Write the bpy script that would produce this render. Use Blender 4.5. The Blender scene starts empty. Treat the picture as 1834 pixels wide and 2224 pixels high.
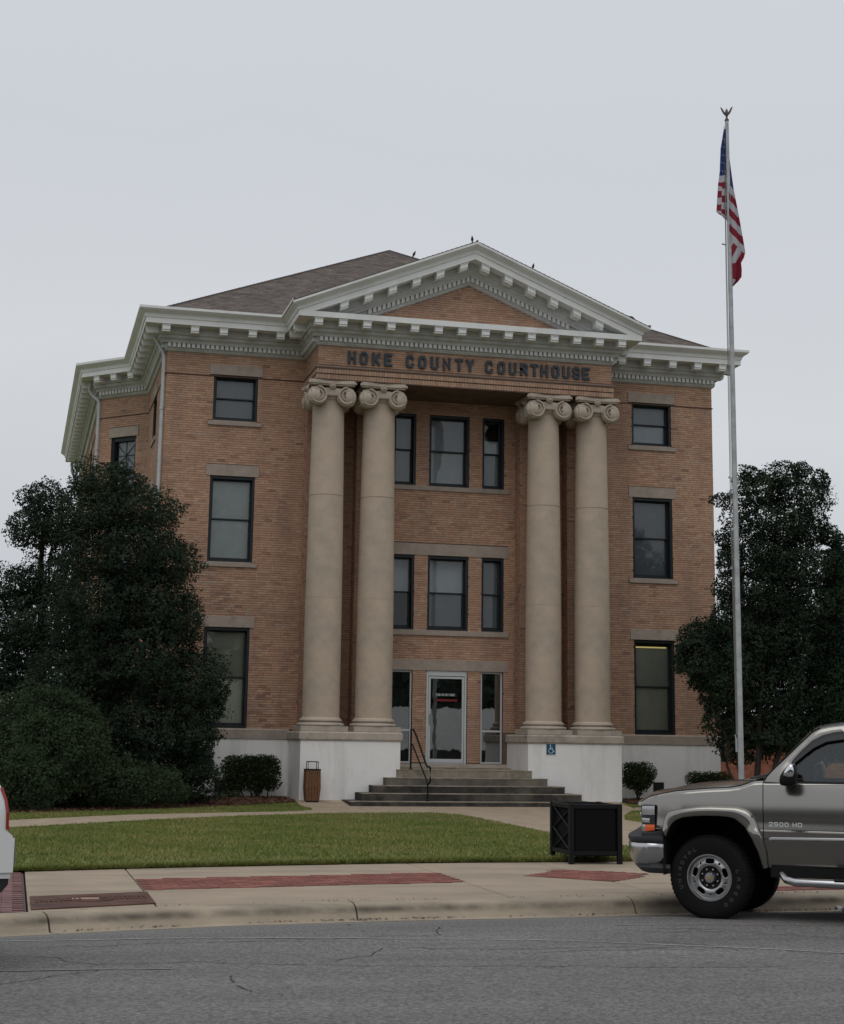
import bpy, bmesh, math, random
import numpy as np
from mathutils import Vector, Matrix

random.seed(7)
RNG = np.random.default_rng(7)
SC = bpy.context.scene
COL = SC.collection
rad = math.radians

# ------------------------------------------------------------------ camera, sky, sun
FX = 3534.86
cam_d = bpy.data.cameras.new('camera')
cam_d.sensor_fit = 'HORIZONTAL'
cam_d.sensor_width = 36.0
cam_d.lens = 36.0 * FX / 1834.0
cam_d.shift_x = 0.0006
cam_d.shift_y = -(1112.0 - 928.7) / 1834.0
cam_d.clip_start = 0.1
cam_d.clip_end = 2000
cam = bpy.data.objects.new('camera', cam_d)
COL.objects.link(cam)
_F = Vector((0.23303928, 0.95402520, 0.18849035))
_R = Vector((0.97068153, -0.23994106, 0.01433969))
_U = Vector((-0.05890700, -0.17962240, 0.98197035))
_m = Matrix((_R, _U, -_F)).transposed().to_4x4()
_m.translation = Vector((-11.5924, -44.0740, 1.6))
cam.matrix_world = _m
SC.camera = cam

SUN_EL, SUN_AZ = 58.0, 200.0          # high, behind the camera to its left
world = bpy.data.worlds.new('World')
SC.world = world
world.use_nodes = True
wt = world.node_tree
for n in list(wt.nodes):
    wt.nodes.remove(n)
_sky = wt.nodes.new('ShaderNodeTexSky')
_sky.sky_type = 'NISHITA'
_sky.sun_disc = False
_sky.sun_elevation = rad(SUN_EL)
_sky.sun_rotation = rad(SUN_AZ)
_bg1 = wt.nodes.new('ShaderNodeBackground'); _bg1.inputs['Strength'].default_value = 0.05
wt.links.new(_sky.outputs[0], _bg1.inputs['Color'])
_tc = wt.nodes.new('ShaderNodeTexCoord')
_sep = wt.nodes.new('ShaderNodeSeparateXYZ')
wt.links.new(_tc.outputs['Generated'], _sep.inputs[0])
_ramp = wt.nodes.new('ShaderNodeValToRGB')
_ns = wt.nodes.new('ShaderNodeTexNoise'); _ns.inputs['Scale'].default_value = 2.2; _ns.inputs['Detail'].default_value = 6
wt.links.new(_tc.outputs['Generated'], _ns.inputs['Vector'])
_ad = wt.nodes.new('ShaderNodeMath'); _ad.operation = 'MULTIPLY_ADD'
_ad.inputs[1].default_value = 0.30
wt.links.new(_ns.outputs['Fac'], _ad.inputs[0])
wt.links.new(_sep.outputs['Z'], _ad.inputs[2])
wt.links.new(_ad.outputs[0], _ramp.inputs[0])
cr = _ramp.color_ramp
cr.elements[0].position = 0.0; cr.elements[0].color = (0.47, 0.495, 0.54, 1)
cr.elements[1].position = 1.0; cr.elements[1].color = (0.72, 0.75, 0.79, 1)
e = cr.elements.new(0.12); e.color = (0.52, 0.545, 0.59, 1)
e = cr.elements.new(0.34); e.color = (0.665, 0.685, 0.715, 1)
e = cr.elements.new(0.50); e.color = (0.62, 0.65, 0.695, 1)
_bg2 = wt.nodes.new('ShaderNodeBackground'); _bg2.inputs['Strength'].default_value = 1.0
wt.links.new(_ramp.outputs[0], _bg2.inputs['Color'])
_mx = wt.nodes.new('ShaderNodeMixShader'); _mx.inputs[0].default_value = 0.96
wt.links.new(_bg1.outputs[0], _mx.inputs[1]); wt.links.new(_bg2.outputs[0], _mx.inputs[2])
_wo = wt.nodes.new('ShaderNodeOutputWorld')
wt.links.new(_mx.outputs[0], _wo.inputs['Surface'])

sun_d = bpy.data.lights.new('sun', 'SUN')
sun_d.energy = 0.75
sun_d.angle = rad(50)
sun_d.color = (1.0, 0.97, 0.93)
sun = bpy.data.objects.new('sun', sun_d)
COL.objects.link(sun)
_az, _el = rad(SUN_AZ), rad(SUN_EL)
_sd = Vector((math.sin(_az) * math.cos(_el), math.cos(_az) * math.cos(_el), math.sin(_el)))
sun.rotation_euler = _sd.to_track_quat('Z', 'Y').to_euler()

SC.view_settings.view_transform = 'Standard'
SC.view_settings.look = 'None'
SC.view_settings.exposure = 0.0
SC.view_settings.gamma = 1.0
SC.view_settings.use_curve_mapping = False
SC.render.engine = 'CYCLES'
SC.cycles.max_bounces = 6
SC.cycles.transparent_max_bounces = 12

# ------------------------------------------------------------------ materials
def mat(name, col, rough=0.8, metal=0.0, var=0.0, vscale=3.0, col2=None, bump=0.0, bscale=40.0,
        spec=0.3, coat=0.0, stain=None, stain_scale=0.6, stain_amt=0.5, streak=False, det=6.0):
    m = bpy.data.materials.new(name)
    m.use_nodes = True
    t = m.node_tree
    b = t.nodes['Principled BSDF']
    b.inputs['Roughness'].default_value = rough
    b.inputs['Metallic'].default_value = metal
    b.inputs['Specular IOR Level'].default_value = spec
    b.inputs['Coat Weight'].default_value = coat
    b.inputs['Coat Roughness'].default_value = 0.08
    base = (*col, 1)
    b.inputs['Base Color'].default_value = base
    tc = t.nodes.new('ShaderNodeTexCoord')
    src = None
    if var > 0 or col2:
        n = t.nodes.new('ShaderNodeTexNoise')
        n.inputs['Scale'].default_value = vscale; n.inputs['Detail'].default_value = det
        n.inputs['Roughness'].default_value = 0.62
        t.links.new(tc.outputs['Object'], n.inputs['Vector'])
        r = t.nodes.new('ShaderNodeValToRGB')
        c2 = col2 or tuple(min(1, c * (1 + var)) for c in col)
        c1 = col if col2 else tuple(c * (1 - var) for c in col)
        r.color_ramp.elements[0].position = 0.32; r.color_ramp.elements[0].color = (*c1, 1)
        r.color_ramp.elements[1].position = 0.68; r.color_ramp.elements[1].color = (*c2, 1)
        t.links.new(n.outputs['Fac'], r.inputs[0])
        src = r.outputs[0]
    if stain:
        n2 = t.nodes.new('ShaderNodeTexNoise')
        n2.inputs['Scale'].default_value = stain_scale; n2.inputs['Detail'].default_value = 8
        n2.inputs['Roughness'].default_value = 0.7
        if streak:
            mp = t.nodes.new('ShaderNodeMapping'); mp.inputs['Scale'].default_value = (1.0, 1.0, 0.13) if streak == 'v' else (0.25, 1.6, 1)
            t.links.new(tc.outputs['Object'], mp.inputs['Vector']); t.links.new(mp.outputs[0], n2.inputs['Vector'])
        else:
            t.links.new(tc.outputs['Object'], n2.inputs['Vector'])
        r2 = t.nodes.new('ShaderNodeValToRGB')
        r2.color_ramp.elements[0].position = 0.48; r2.color_ramp.elements[0].color = (0, 0, 0, 1)
        r2.color_ramp.elements[1].position = 0.72; r2.color_ramp.elements[1].color = (stain_amt,) * 3 + (1,)
        t.links.new(n2.outputs['Fac'], r2.inputs[0])
        mx = t.nodes.new('ShaderNodeMixRGB'); mx.inputs[2].default_value = (*stain, 1)
        t.links.new(r2.outputs[0], mx.inputs[0])
        if src: t.links.new(src, mx.inputs[1])
        else: mx.inputs[1].default_value = base
        src = mx.outputs[0]
    if src:
        t.links.new(src, b.inputs['Base Color'])
    if bump > 0:
        nb = t.nodes.new('ShaderNodeTexNoise'); nb.inputs['Scale'].default_value = bscale; nb.inputs['Detail'].default_value = 5
        t.links.new(tc.outputs['Object'], nb.inputs['Vector'])
        bp = t.nodes.new('ShaderNodeBump'); bp.inputs['Strength'].default_value = bump; bp.inputs['Distance'].default_value = 0.02
        t.links.new(nb.outputs['Fac'], bp.inputs['Height']); t.links.new(bp.outputs[0], b.inputs['Normal'])
    return m

def tint_mat(name, stops, rough=0.85, use_obj=False, stain=None, stain_amt=0.4, gain=1.0, noise=0.12, bump=0.3, trans=0.0, stain_scale=0.5, band=None):
    """colour of each piece picked from a palette by its own number"""
    m = bpy.data.materials.new(name); m.use_nodes = True
    t = m.node_tree; b = t.nodes['Principled BSDF']
    b.inputs['Roughness'].default_value = rough; b.inputs['Specular IOR Level'].default_value = 0.2
    if use_obj:
        a = t.nodes.new('ShaderNodeObjectInfo'); fac = a.outputs['Random']
    else:
        a = t.nodes.new('ShaderNodeAttribute'); a.attribute_name = 'tint'; fac = a.outputs['Fac']
    r = t.nodes.new('ShaderNodeValToRGB'); el = r.color_ramp.elements
    el[0].position = stops[0][0]; el[0].color = (*[c * gain for c in stops[0][1]], 1)
    el[1].position = stops[-1][0]; el[1].color = (*[c * gain for c in stops[-1][1]], 1)
    for p, c in stops[1:-1]:
        x = el.new(p); x.color = (*[q * gain for q in c], 1)
    t.links.new(fac, r.inputs[0])
    g = t.nodes.new('ShaderNodeNewGeometry')
    n = t.nodes.new('ShaderNodeTexNoise'); n.inputs['Scale'].default_value = 9; n.inputs['Detail'].default_value = 4
    t.links.new(g.outputs['Position'], n.inputs['Vector'])
    mr = t.nodes.new('ShaderNodeMapRange'); mr.inputs[3].default_value = 1 - noise; mr.inputs[4].default_value = 1 + noise
    mr.inputs[1].default_value = 0.3; mr.inputs[2].default_value = 0.7
    t.links.new(n.outputs['Fac'], mr.inputs[0])
    mu = t.nodes.new('ShaderNodeVectorMath'); mu.operation = 'SCALE'
    t.links.new(r.outputs[0], mu.inputs[0]); t.links.new(mr.outputs[0], mu.inputs['Scale'])
    src = mu.outputs[0]
    if stain:
        n2 = t.nodes.new('ShaderNodeTexNoise'); n2.inputs['Scale'].default_value = stain_scale; n2.inputs['Detail'].default_value = 7
        n2.inputs['Roughness'].default_value = 0.68
        t.links.new(g.outputs['Position'], n2.inputs['Vector'])
        r2 = t.nodes.new('ShaderNodeValToRGB')
        r2.color_ramp.elements[0].position = 0.45; r2.color_ramp.elements[0].color = (0, 0, 0, 1)
        r2.color_ramp.elements[1].position = 0.7; r2.color_ramp.elements[1].color = (stain_amt,) * 3 + (1,)
        t.links.new(n2.outputs['Fac'], r2.inputs[0])
        mx = t.nodes.new('ShaderNodeMixRGB'); mx.inputs[2].default_value = (*stain, 1)
        t.links.new(r2.outputs[0], mx.inputs[0]); t.links.new(src, mx.inputs[1]); src = mx.outputs[0]
    t.links.new(src, b.inputs['Base Color'])
    if bump:
        nb = t.nodes.new('ShaderNodeTexNoise'); nb.inputs['Scale'].default_value = 60
        t.links.new(g.outputs['Position'], nb.inputs['Vector'])
        bp = t.nodes.new('ShaderNodeBump'); bp.inputs['Strength'].default_value = bump; bp.inputs['Distance'].default_value = 0.01
        t.links.new(nb.outputs['Fac'], bp.inputs['Height']); t.links.new(bp.outputs[0], b.inputs['Normal'])
    if trans > 0:
        tr = t.nodes.new('ShaderNodeBsdfTranslucent'); t.links.new(src, tr.inputs[0])
        ms = t.nodes.new('ShaderNodeMixShader'); ms.inputs[0].default_value = trans
        out = t.nodes['Material Output']
        t.links.new(b.outputs[0], ms.inputs[1]); t.links.new(tr.outputs[0], ms.inputs[2]); t.links.new(ms.outputs[0], out.inputs[0])
    return m

def streaks(m, amt=.35, col=(0.15, 0.115, 0.10)):
    t = m.node_tree; b = t.nodes['Principled BSDF']; src = b.inputs['Base Color'].links[0].from_socket
    g = t.nodes.new('ShaderNodeNewGeometry'); mp = t.nodes.new('ShaderNodeMapping'); mp.inputs['Scale'].default_value = (1.6, 1.6, .16)
    n = t.nodes.new('ShaderNodeTexNoise'); n.inputs['Scale'].default_value = 1.0; n.inputs['Detail'].default_value = 5
    t.links.new(g.outputs['Position'], mp.inputs['Vector']); t.links.new(mp.outputs[0], n.inputs['Vector'])
    r = t.nodes.new('ShaderNodeMapRange'); r.inputs[1].default_value = .5; r.inputs[2].default_value = .75; r.inputs[4].default_value = amt; t.links.new(n.outputs['Fac'], r.inputs[0])
    mx = t.nodes.new('ShaderNodeMixRGB'); mx.inputs[2].default_value = (*col, 1); t.links.new(r.outputs[0], mx.inputs[0]); t.links.new(src, mx.inputs[1]); t.links.new(mx.outputs[0], b.inputs['Base Color'])

def glass_mat(name, tint=(0.8, 0.85, 0.85), ior=1.7, rough=0.01, wav=0.0):
    m = bpy.data.materials.new(name); m.use_nodes = True
    t = m.node_tree
    t.nodes.remove(t.nodes['Principled BSDF'])
    fr = t.nodes.new('ShaderNodeFresnel'); fr.inputs[0].default_value = ior
    tr = t.nodes.new('ShaderNodeBsdfTransparent'); tr.inputs[0].default_value = (*tint, 1)
    gl = t.nodes.new('ShaderNodeBsdfGlossy'); gl.inputs['Roughness'].default_value = rough
    gl.inputs['Color'].default_value = (0.92, 0.95, 0.97, 1)
    ms = t.nodes.new('ShaderNodeMixShader')
    t.links.new(fr.outputs[0], ms.inputs[0]); t.links.new(tr.outputs[0], ms.inputs[1]); t.links.new(gl.outputs[0], ms.inputs[2])
    t.links.new(ms.outputs[0], t.nodes['Material Output'].inputs[0])
    if wav:
        tc = t.nodes.new('ShaderNodeTexCoord'); nb = t.nodes.new('ShaderNodeTexNoise'); nb.inputs['Scale'].default_value = 2.2
        t.links.new(tc.outputs['Object'], nb.inputs['Vector'])
        bp = t.nodes.new('ShaderNodeBump'); bp.inputs['Strength'].default_value = wav; bp.inputs['Distance'].default_value = 0.03
        t.links.new(nb.outputs['Fac'], bp.inputs['Height']); t.links.new(bp.outputs[0], gl.inputs['Normal'])
    return m

def emit_mat(name, col, s):
    m = bpy.data.materials.new(name); m.use_nodes = True
    b = m.node_tree.nodes['Principled BSDF']
    b.inputs['Emission Color'].default_value = (*col, 1); b.inputs['Emission Strength'].default_value = s
    b.inputs['Base Color'].default_value = (*col, 1)
    return m

BRICK_STOPS = [(0.0, (0.25, 0.150, 0.112)), (0.12, (0.345, 0.205, 0.145)), (0.30, (0.405, 0.240, 0.163)), (0.48, (0.435, 0.266, 0.180)),
               (0.65, (0.455, 0.287, 0.193)), (0.80, (0.490, 0.322, 0.220)), (0.92, (0.39, 0.278, 0.215)), (1.0, (0.45, 0.33, 0.25))]
M = {}
M['brick'] = tint_mat('buff_brick', BRICK_STOPS, stain=(0.20, 0.135, 0.115), stain_amt=0.40)
M['brick_single'] = tint_mat('buff_brick_single', BRICK_STOPS, use_obj=True, stain=(0.20, 0.135, 0.115), stain_amt=0.40)
M['mortar'] = mat('mortar', (0.125, 0.088, 0.070), 0.95, var=0.25, vscale=4)
streaks(M['brick']); streaks(M['brick_single']); 
M['redbrick'] = tint_mat('red_brick', [(0, (0.26, 0.09, 0.06)), (0.5, (0.36, 0.13, 0.085)), (1, (0.42, 0.18, 0.12))])
M['redmortar'] = mat('red_mortar', (0.28, 0.17, 0.13), 0.95)
M['stone'] = mat('sandstone', (0.335, 0.28, 0.235), 0.9, var=0.10, vscale=5, bump=0.3, stain=(0.17, 0.145, 0.12), stain_scale=1.5, stain_amt=0.5)
M['column'] = mat('column_stone', (0.46, 0.372, 0.288), 0.85, var=0.07, vscale=2.5, bump=0.25, bscale=60, stain=(0.29, 0.265, 0.235), stain_scale=0.8, stain_amt=0.6)
M['capital'] = mat('capital_stone', (0.47, 0.40, 0.325), 0.88, var=0.08, vscale=4, bump=0.2, stain=(0.17, 0.15, 0.13), stain_scale=2.5, stain_amt=0.55)
M['capstone'] = mat('pedestal_cap_stone', (0.41, 0.355, 0.30), 0.9, var=0.12, vscale=3, bump=0.3, stain=(0.13, 0.12, 0.10), stain_scale=1.4, stain_amt=0.7)
M['white'] = mat('painted_stucco', (0.76, 0.745, 0.725), 0.8, var=0.025, vscale=2.0, bump=0.35, bscale=7, stain=(0.42, 0.41, 0.385), stain_scale=1.6, stain_amt=0.55, streak='v')
M['trim'] = mat('painted_trim', (0.72, 0.725, 0.715), 0.6, var=0.03, vscale=3, stain=(0.40, 0.40, 0.38), stain_scale=1.3, stain_amt=0.35)
M['dentil'] = mat('weathered_shaded_trim', (0.47, 0.47, 0.455), 0.75, var=0.08, vscale=3, stain=(0.25, 0.25, 0.24), stain_scale=1.6, stain_amt=0.6)  # grimy trim, also darkened to stand for shade between the dentils
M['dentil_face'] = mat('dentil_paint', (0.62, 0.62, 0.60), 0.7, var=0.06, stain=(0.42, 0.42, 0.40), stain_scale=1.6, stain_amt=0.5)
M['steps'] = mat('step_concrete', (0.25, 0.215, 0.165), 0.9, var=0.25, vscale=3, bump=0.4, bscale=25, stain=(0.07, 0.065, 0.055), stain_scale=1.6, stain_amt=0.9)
M['step_mid'] = mat('step_concrete_mid', (0.11, 0.10, 0.085), 0.9, var=0.35, vscale=3, bump=0.4, bscale=25, stain=(0.20, 0.17, 0.135), stain_scale=1.2, stain_amt=0.8)
M['step_dark'] = mat('step_concrete_dark', (0.034, 0.032, 0.029), 0.9, var=0.4, vscale=3, bump=0.4, bscale=25, stain=(0.15, 0.13, 0.105), stain_scale=1.1, stain_amt=0.7)  # lower steps in a near-black tone, darker than the top two
M['frame'] = mat('dark_window_paint', (0.013, 0.016, 0.020), 0.5, spec=0.35)
M['alu'] = mat('aluminium', (0.52, 0.53, 0.54), 0.45, metal=0.25, spec=0.5)
M['alud'] = mat('aluminium_dull', (0.26, 0.26, 0.27), 0.5, metal=0.2)
M['glass'] = glass_mat('window_glass', (0.82, 0.86, 0.86), 1.6, 0.02, wav=0.02)
M['glass_door'] = glass_mat('door_glass', (0.62, 0.65, 0.64), 3.3, 0.01, wav=0.03)
M['room'] = mat('dark_interior', (0.03, 0.03, 0.028), 0.9)
M['letters'] = mat('blue_grey_letters', (0.040, 0.055, 0.072), 0.6, var=0.15, vscale=8)
M['shingle'] = tint_mat('asphalt_shingle', [(0, (0.10, 0.085, 0.08)), (0.35, (0.135, 0.112, 0.102)), (0.7, (0.165, 0.137, 0.124)), (1, (0.21, 0.18, 0.16))], rough=0.95, bump=0.5)
M['roofdeck'] = mat('roof_underlay', (0.06, 0.05, 0.047), 0.95)
M['pipe'] = mat('painted_downspout', (0.47, 0.48, 0.48), 0.6, var=0.1, stain=(0.25, 0.24, 0.23), stain_amt=0.5)
M['asphalt'] = None
M['black'] = mat('black_paint', (0.007, 0.007, 0.008), 0.55, spec=0.22)
M['wood'] = mat('brown_slats', (0.135, 0.065, 0.030), 0.7, var=0.25, vscale=14)
M['bark'] = mat('bark', (0.035, 0.029, 0.026), 0.9, var=0.3, bump=0.6)
M['ironrust'] = mat('rusty_iron', (0.085, 0.038, 0.028), 0.75, var=0.35, vscale=5, metal=0.1, bump=0.3, stain=(0.16, 0.08, 0.055), stain_scale=2, stain_amt=0.7)
LEAF = {}
def leafmat(n, c1, c2, c3):
    LEAF[n] = tint_mat(n, [(0, c1), (0.55, c2), (0.9, c3), (1.0, tuple(min(1, q * 1.35) for q in c3))], rough=0.9, bump=0, noise=0.12, trans=0.18)
    LEAF[n].node_tree.nodes['Principled BSDF'].inputs['Specular IOR Level'].default_value = 0.06
leafmat('leaf_dark', (0.022, 0.033, 0.023), (0.034, 0.051, 0.032), (0.052, 0.070, 0.038))
leafmat('leaf_mid', (0.024, 0.037, 0.020), (0.038, 0.057, 0.028), (0.060, 0.080, 0.036))
leafmat('leaf_far', (0.018, 0.034, 0.024), (0.030, 0.052, 0.036), (0.048, 0.075, 0.048))
leafmat('leaf_hedge', (0.018, 0.028, 0.012), (0.035, 0.052, 0.020), (0.062, 0.080, 0.028))

# ------------------------------------------------------------------ mesh builder
class MB:
    def __init__(s):
        s.v = []; s.f = []; s.t = []
    def add(s, vs, fs, tint=0.0):
        o = len(s.v); s.v.extend([tuple(p) for p in vs]); s.t.extend([tint] * len(vs))
        s.f.extend([tuple(i + o for i in f) for f in fs])
        return s
    def box(s, x0, x1, y0, y1, z0, z1, tint=0.0, R=None, o=None):
        vs = [(x, y, z) for x in (x0, x1) for y in (y0, y1) for z in (z0, z1)]
        if R is not None: vs = [tuple(R @ Vector(p) + (o or Vector((0, 0, 0)))) for p in vs]
        return s.add(vs, [(0, 1, 3, 2), (4, 6, 7, 5), (0, 4, 5, 1), (2, 3, 7, 6), (0, 2, 6, 4), (1, 5, 7, 3)], tint)
    def quad(s, a, b, c, d, tint=0.0):
        return s.add([a, b, c, d], [(0, 1, 2, 3)], tint)
    def prism(s, poly, y0, y1, plane='xz', tint=0.0):
        """closed polygon extruded along the axis left over"""
        n = len(poly)
        if plane == 'xz': vs = [(p[0], y0, p[1]) for p in poly] + [(p[0], y1, p[1]) for p in poly]
        elif plane == 'xy': vs = [(p[0], p[1], y0) for p in poly] + [(p[0], p[1], y1) for p in poly]
        else: vs = [(y0, p[0], p[1]) for p in poly] + [(y1, p[0], p[1]) for p in poly]
        fs = [tuple(range(n))[::-1], tuple(range(n, 2 * n))] + [(i, (i + 1) % n, n + (i + 1) % n, n + i) for i in range(n)]
        return s.add(vs, fs, tint)
    def tube(s, pts, r, n=10, cap=True, tint=0.0):
        pts = [Vector(p) for p in pts]; rs = r if isinstance(r, (list, tuple)) else [r] * len(pts)
        vs = []; up = Vector((0.02, 0.03, 1)).normalized()
        for i, p in enumerate(pts):
            d = (pts[min(i + 1, len(pts) - 1)] - pts[max(i - 1, 0)]).normalized()
            a = d.cross(up)
            if a.length < 0.08: a = d.cross(Vector((1, 0, 0.1)))
            a.normalize(); b = d.cross(a)
            for k in range(n):
                w = 2 * math.pi * k / n
                vs.append(p + (a * math.cos(w) + b * math.sin(w)) * rs[i])
        fs = [(i * n + k, i * n + (k + 1) % n, (i + 1) * n + (k + 1) % n, (i + 1) * n + k) for i in range(len(pts) - 1) for k in range(n)]
        if cap: fs += [tuple(range(n))[::-1], tuple(range((len(pts) - 1) * n, len(pts) * n))]
        return s.add(vs, fs, tint)
    def lathe(s, prof, c=(0, 0, 0), n=32, axis='z', tint=0.0):
        """prof = [(radius, along axis)]"""
        vs = []
        for r, h in prof:
            for k in range(n):
                w = 2 * math.pi * k / n
                if axis == 'z': p = (c[0] + r * math.cos(w), c[1] + r * math.sin(w), c[2] + h)
                elif axis == 'y': p = (c[0] + r * math.cos(w), c[1] + h, c[2] + r * math.sin(w))
                else: p = (c[0] + h, c[1] + r * math.cos(w), c[2] + r * math.sin(w))
                vs.append(p)
        m = len(prof)
        fs = [(i * n + k, i * n + (k + 1) % n, (i + 1) * n + (k + 1) % n, (i + 1) * n + k) for i in range(m - 1) for k in range(n)]
        fs += [tuple(range(n))[::-1], tuple(range((m - 1) * n, m * n))]
        return s.add(vs, fs, tint)
    def grid(s, rows, tint=0.0, closed=False):
        n = len(rows[0]); vs = [p for r in rows for p in r]
        fs = []
        for i in range(len(rows) - 1):
            for k in range(n - 1 + (1 if closed else 0)):
                fs.append((i * n + k, i * n + (k + 1) % n, (i + 1) * n + (k + 1) % n, (i + 1) * n + k))
        return s.add(vs, fs, tint)
    def build(s, name, m, parent=None, smooth=False, bevel=0.0, tint=False, loc=None, solid=0.0, angle=35, fix=True):
        me = bpy.data.meshes.new(name)
        vs = s.v
        if loc is not None: vs = [(p[0] - loc[0], p[1] - loc[1], p[2] - loc[2]) for p in vs]
        me.from_pydata(vs, [], s.f)
        if fix:
            bm = bmesh.new(); bm.from_mesh(me); bmesh.ops.recalc_face_normals(bm, faces=bm.faces); bm.to_mesh(me); bm.free()
        if tint:
            a = me.attributes.new('tint', 'FLOAT', 'POINT'); a.data.foreach_set('value', s.t)
        if m: me.materials.append(m)
        if smooth:
            me.polygons.foreach_set('use_smooth', [True] * len(me.polygons))
            if angle: me.set_sharp_from_angle(angle=rad(angle))
        o = bpy.data.objects.new(name, me); COL.objects.link(o)
        if loc is not None: o.location = loc
        if parent: o.parent = parent
        if solid:
            md = o.modifiers.new('solid', 'SOLIDIFY'); md.thickness = solid; md.offset = -1
        if bevel:
            md = o.modifiers.new('bevel', 'BEVEL'); md.width = bevel; md.segments = 2; md.limit_method = 'ANGLE'; md.angle_limit = rad(40)
        return o

def empty(name, loc=(0, 0, 0), rz=0.0, parent=None):
    o = bpy.data.objects.new(name, None); COL.objects.link(o); o.location = loc; o.rotation_euler = (0, 0, rz)
    o.empty_display_size = 0.2
    if parent: o.parent = parent
    return o
def tag(o, label, cat, group=None):
    o['label'] = label; o['category'] = cat
    if group: o['group'] = group
    return o
def structure(o, kind='structure'):
    o['kind'] = kind
    return o

def np_mesh(name, V, Fc, m, parent=None, tint=None, kind=None, nv=4):
    """V (n,3), Fc (k,nv) numpy arrays"""
    me = bpy.data.meshes.new(name)
    me.vertices.add(len(V)); me.vertices.foreach_set('co', V.astype(np.float32).ravel())
    k = len(Fc); me.loops.add(k * nv); me.loops.foreach_set('vertex_index', Fc.astype(np.int32).ravel())
    me.polygons.add(k); me.polygons.foreach_set('loop_start', np.arange(0, k * nv, nv, dtype=np.int32))
    me.polygons.foreach_set('use_smooth', np.zeros(k, dtype=bool))
    me.update(calc_edges=True); me.validate()
    if tint is not None:
        a = me.attributes.new('tint', 'FLOAT', 'POINT'); a.data.foreach_set('value', tint.astype(np.float32))
    me.materials.append(m)
    o = bpy.data.objects.new(name, me); COL.objects.link(o)
    if parent: o.parent = parent
    if kind: o['kind'] = kind
    return o

BOXF = np.array([(0, 1, 3, 2), (4, 6, 7, 5), (0, 4, 5, 1), (2, 3, 7, 6), (0, 2, 6, 4), (1, 5, 7, 3)])
def bulk_boxes(name, boxes, m, parent=None, kind=None):
    """boxes: list of (8 corner tuples, tint)"""
    V = np.array([b[0] for b in boxes], dtype=float).reshape(-1, 3)
    n = len(boxes)
    Fc = (BOXF[None] + (np.arange(n) * 8)[:, None, None]).reshape(-1, 4)
    T = np.repeat(np.array([b[1] for b in boxes]), 8)
    return np_mesh(name, V, Fc, m, parent, T, kind)

# ------------------------------------------------------------------ ground, street, lawn
def gz(x, y):
    if y >= -2: return 0.0
    if y >= -3.2: return -0.1 * (-2 - y) / 1.2
    return -0.1 + 0.17 * min(1.0, (-3.2 - y) / 20.0)

def interp(poly, x):
    if x <= poly[0][0]: a, b = poly[0], poly[1]
    elif x >= poly[-1][0]: a, b = poly[-2], poly[-1]
    else:
        for a, b in zip(poly, poly[1:]):
            if a[0] <= x <= b[0]: break
    return a[1] + (b[1] - a[1]) * (x - a[0]) / (b[0] - a[0])
CURB = [(-60, -50), (-30, -36), (-20, -31.6), (-14, -29.55), (-11.6, -28.87), (-10.15, -28.38), (-8.6, -28.08), (-5.71, -27.84), (-3.3, -27.64), (0, -27.4), (60, -23)]
LAWNE = [(-60, -45), (-30, -31), (-20, -27), (-14, -25.15), (-11.64, -24.48), (-10.15, -24.0), (-7.76, -23.52), (-6.42, -23.3), (-4.66, -23.25), (-3.54, -23.14), (0, -22.9), (60, -19)]
def smooth_interp(poly, x):
    return sum(interp(poly, x + d) for d in (-0.8, -0.4, 0, 0.4, 0.8)) / 5
cy = lambda x: smooth_interp(CURB, x)
ly = lambda x: smooth_interp(LAWNE, x)
XS_FINE = [-60, -45, -35, -28, -23, -19, -16, -14.5] + [-13.5 + 0.5 * i for i in range(36)] + [6, 9, 14, 20, 28, 40, 60]

mb = MB(); mb.quad((-700, -700, -0.3), (700, -700, -0.3), (700, 900, -0.3), (-700, 900, -0.3))
structure(mb.build('ground', mat('far_ground', (0.05, 0.065, 0.03), 0.95, var=0.3, vscale=0.2)))

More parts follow.
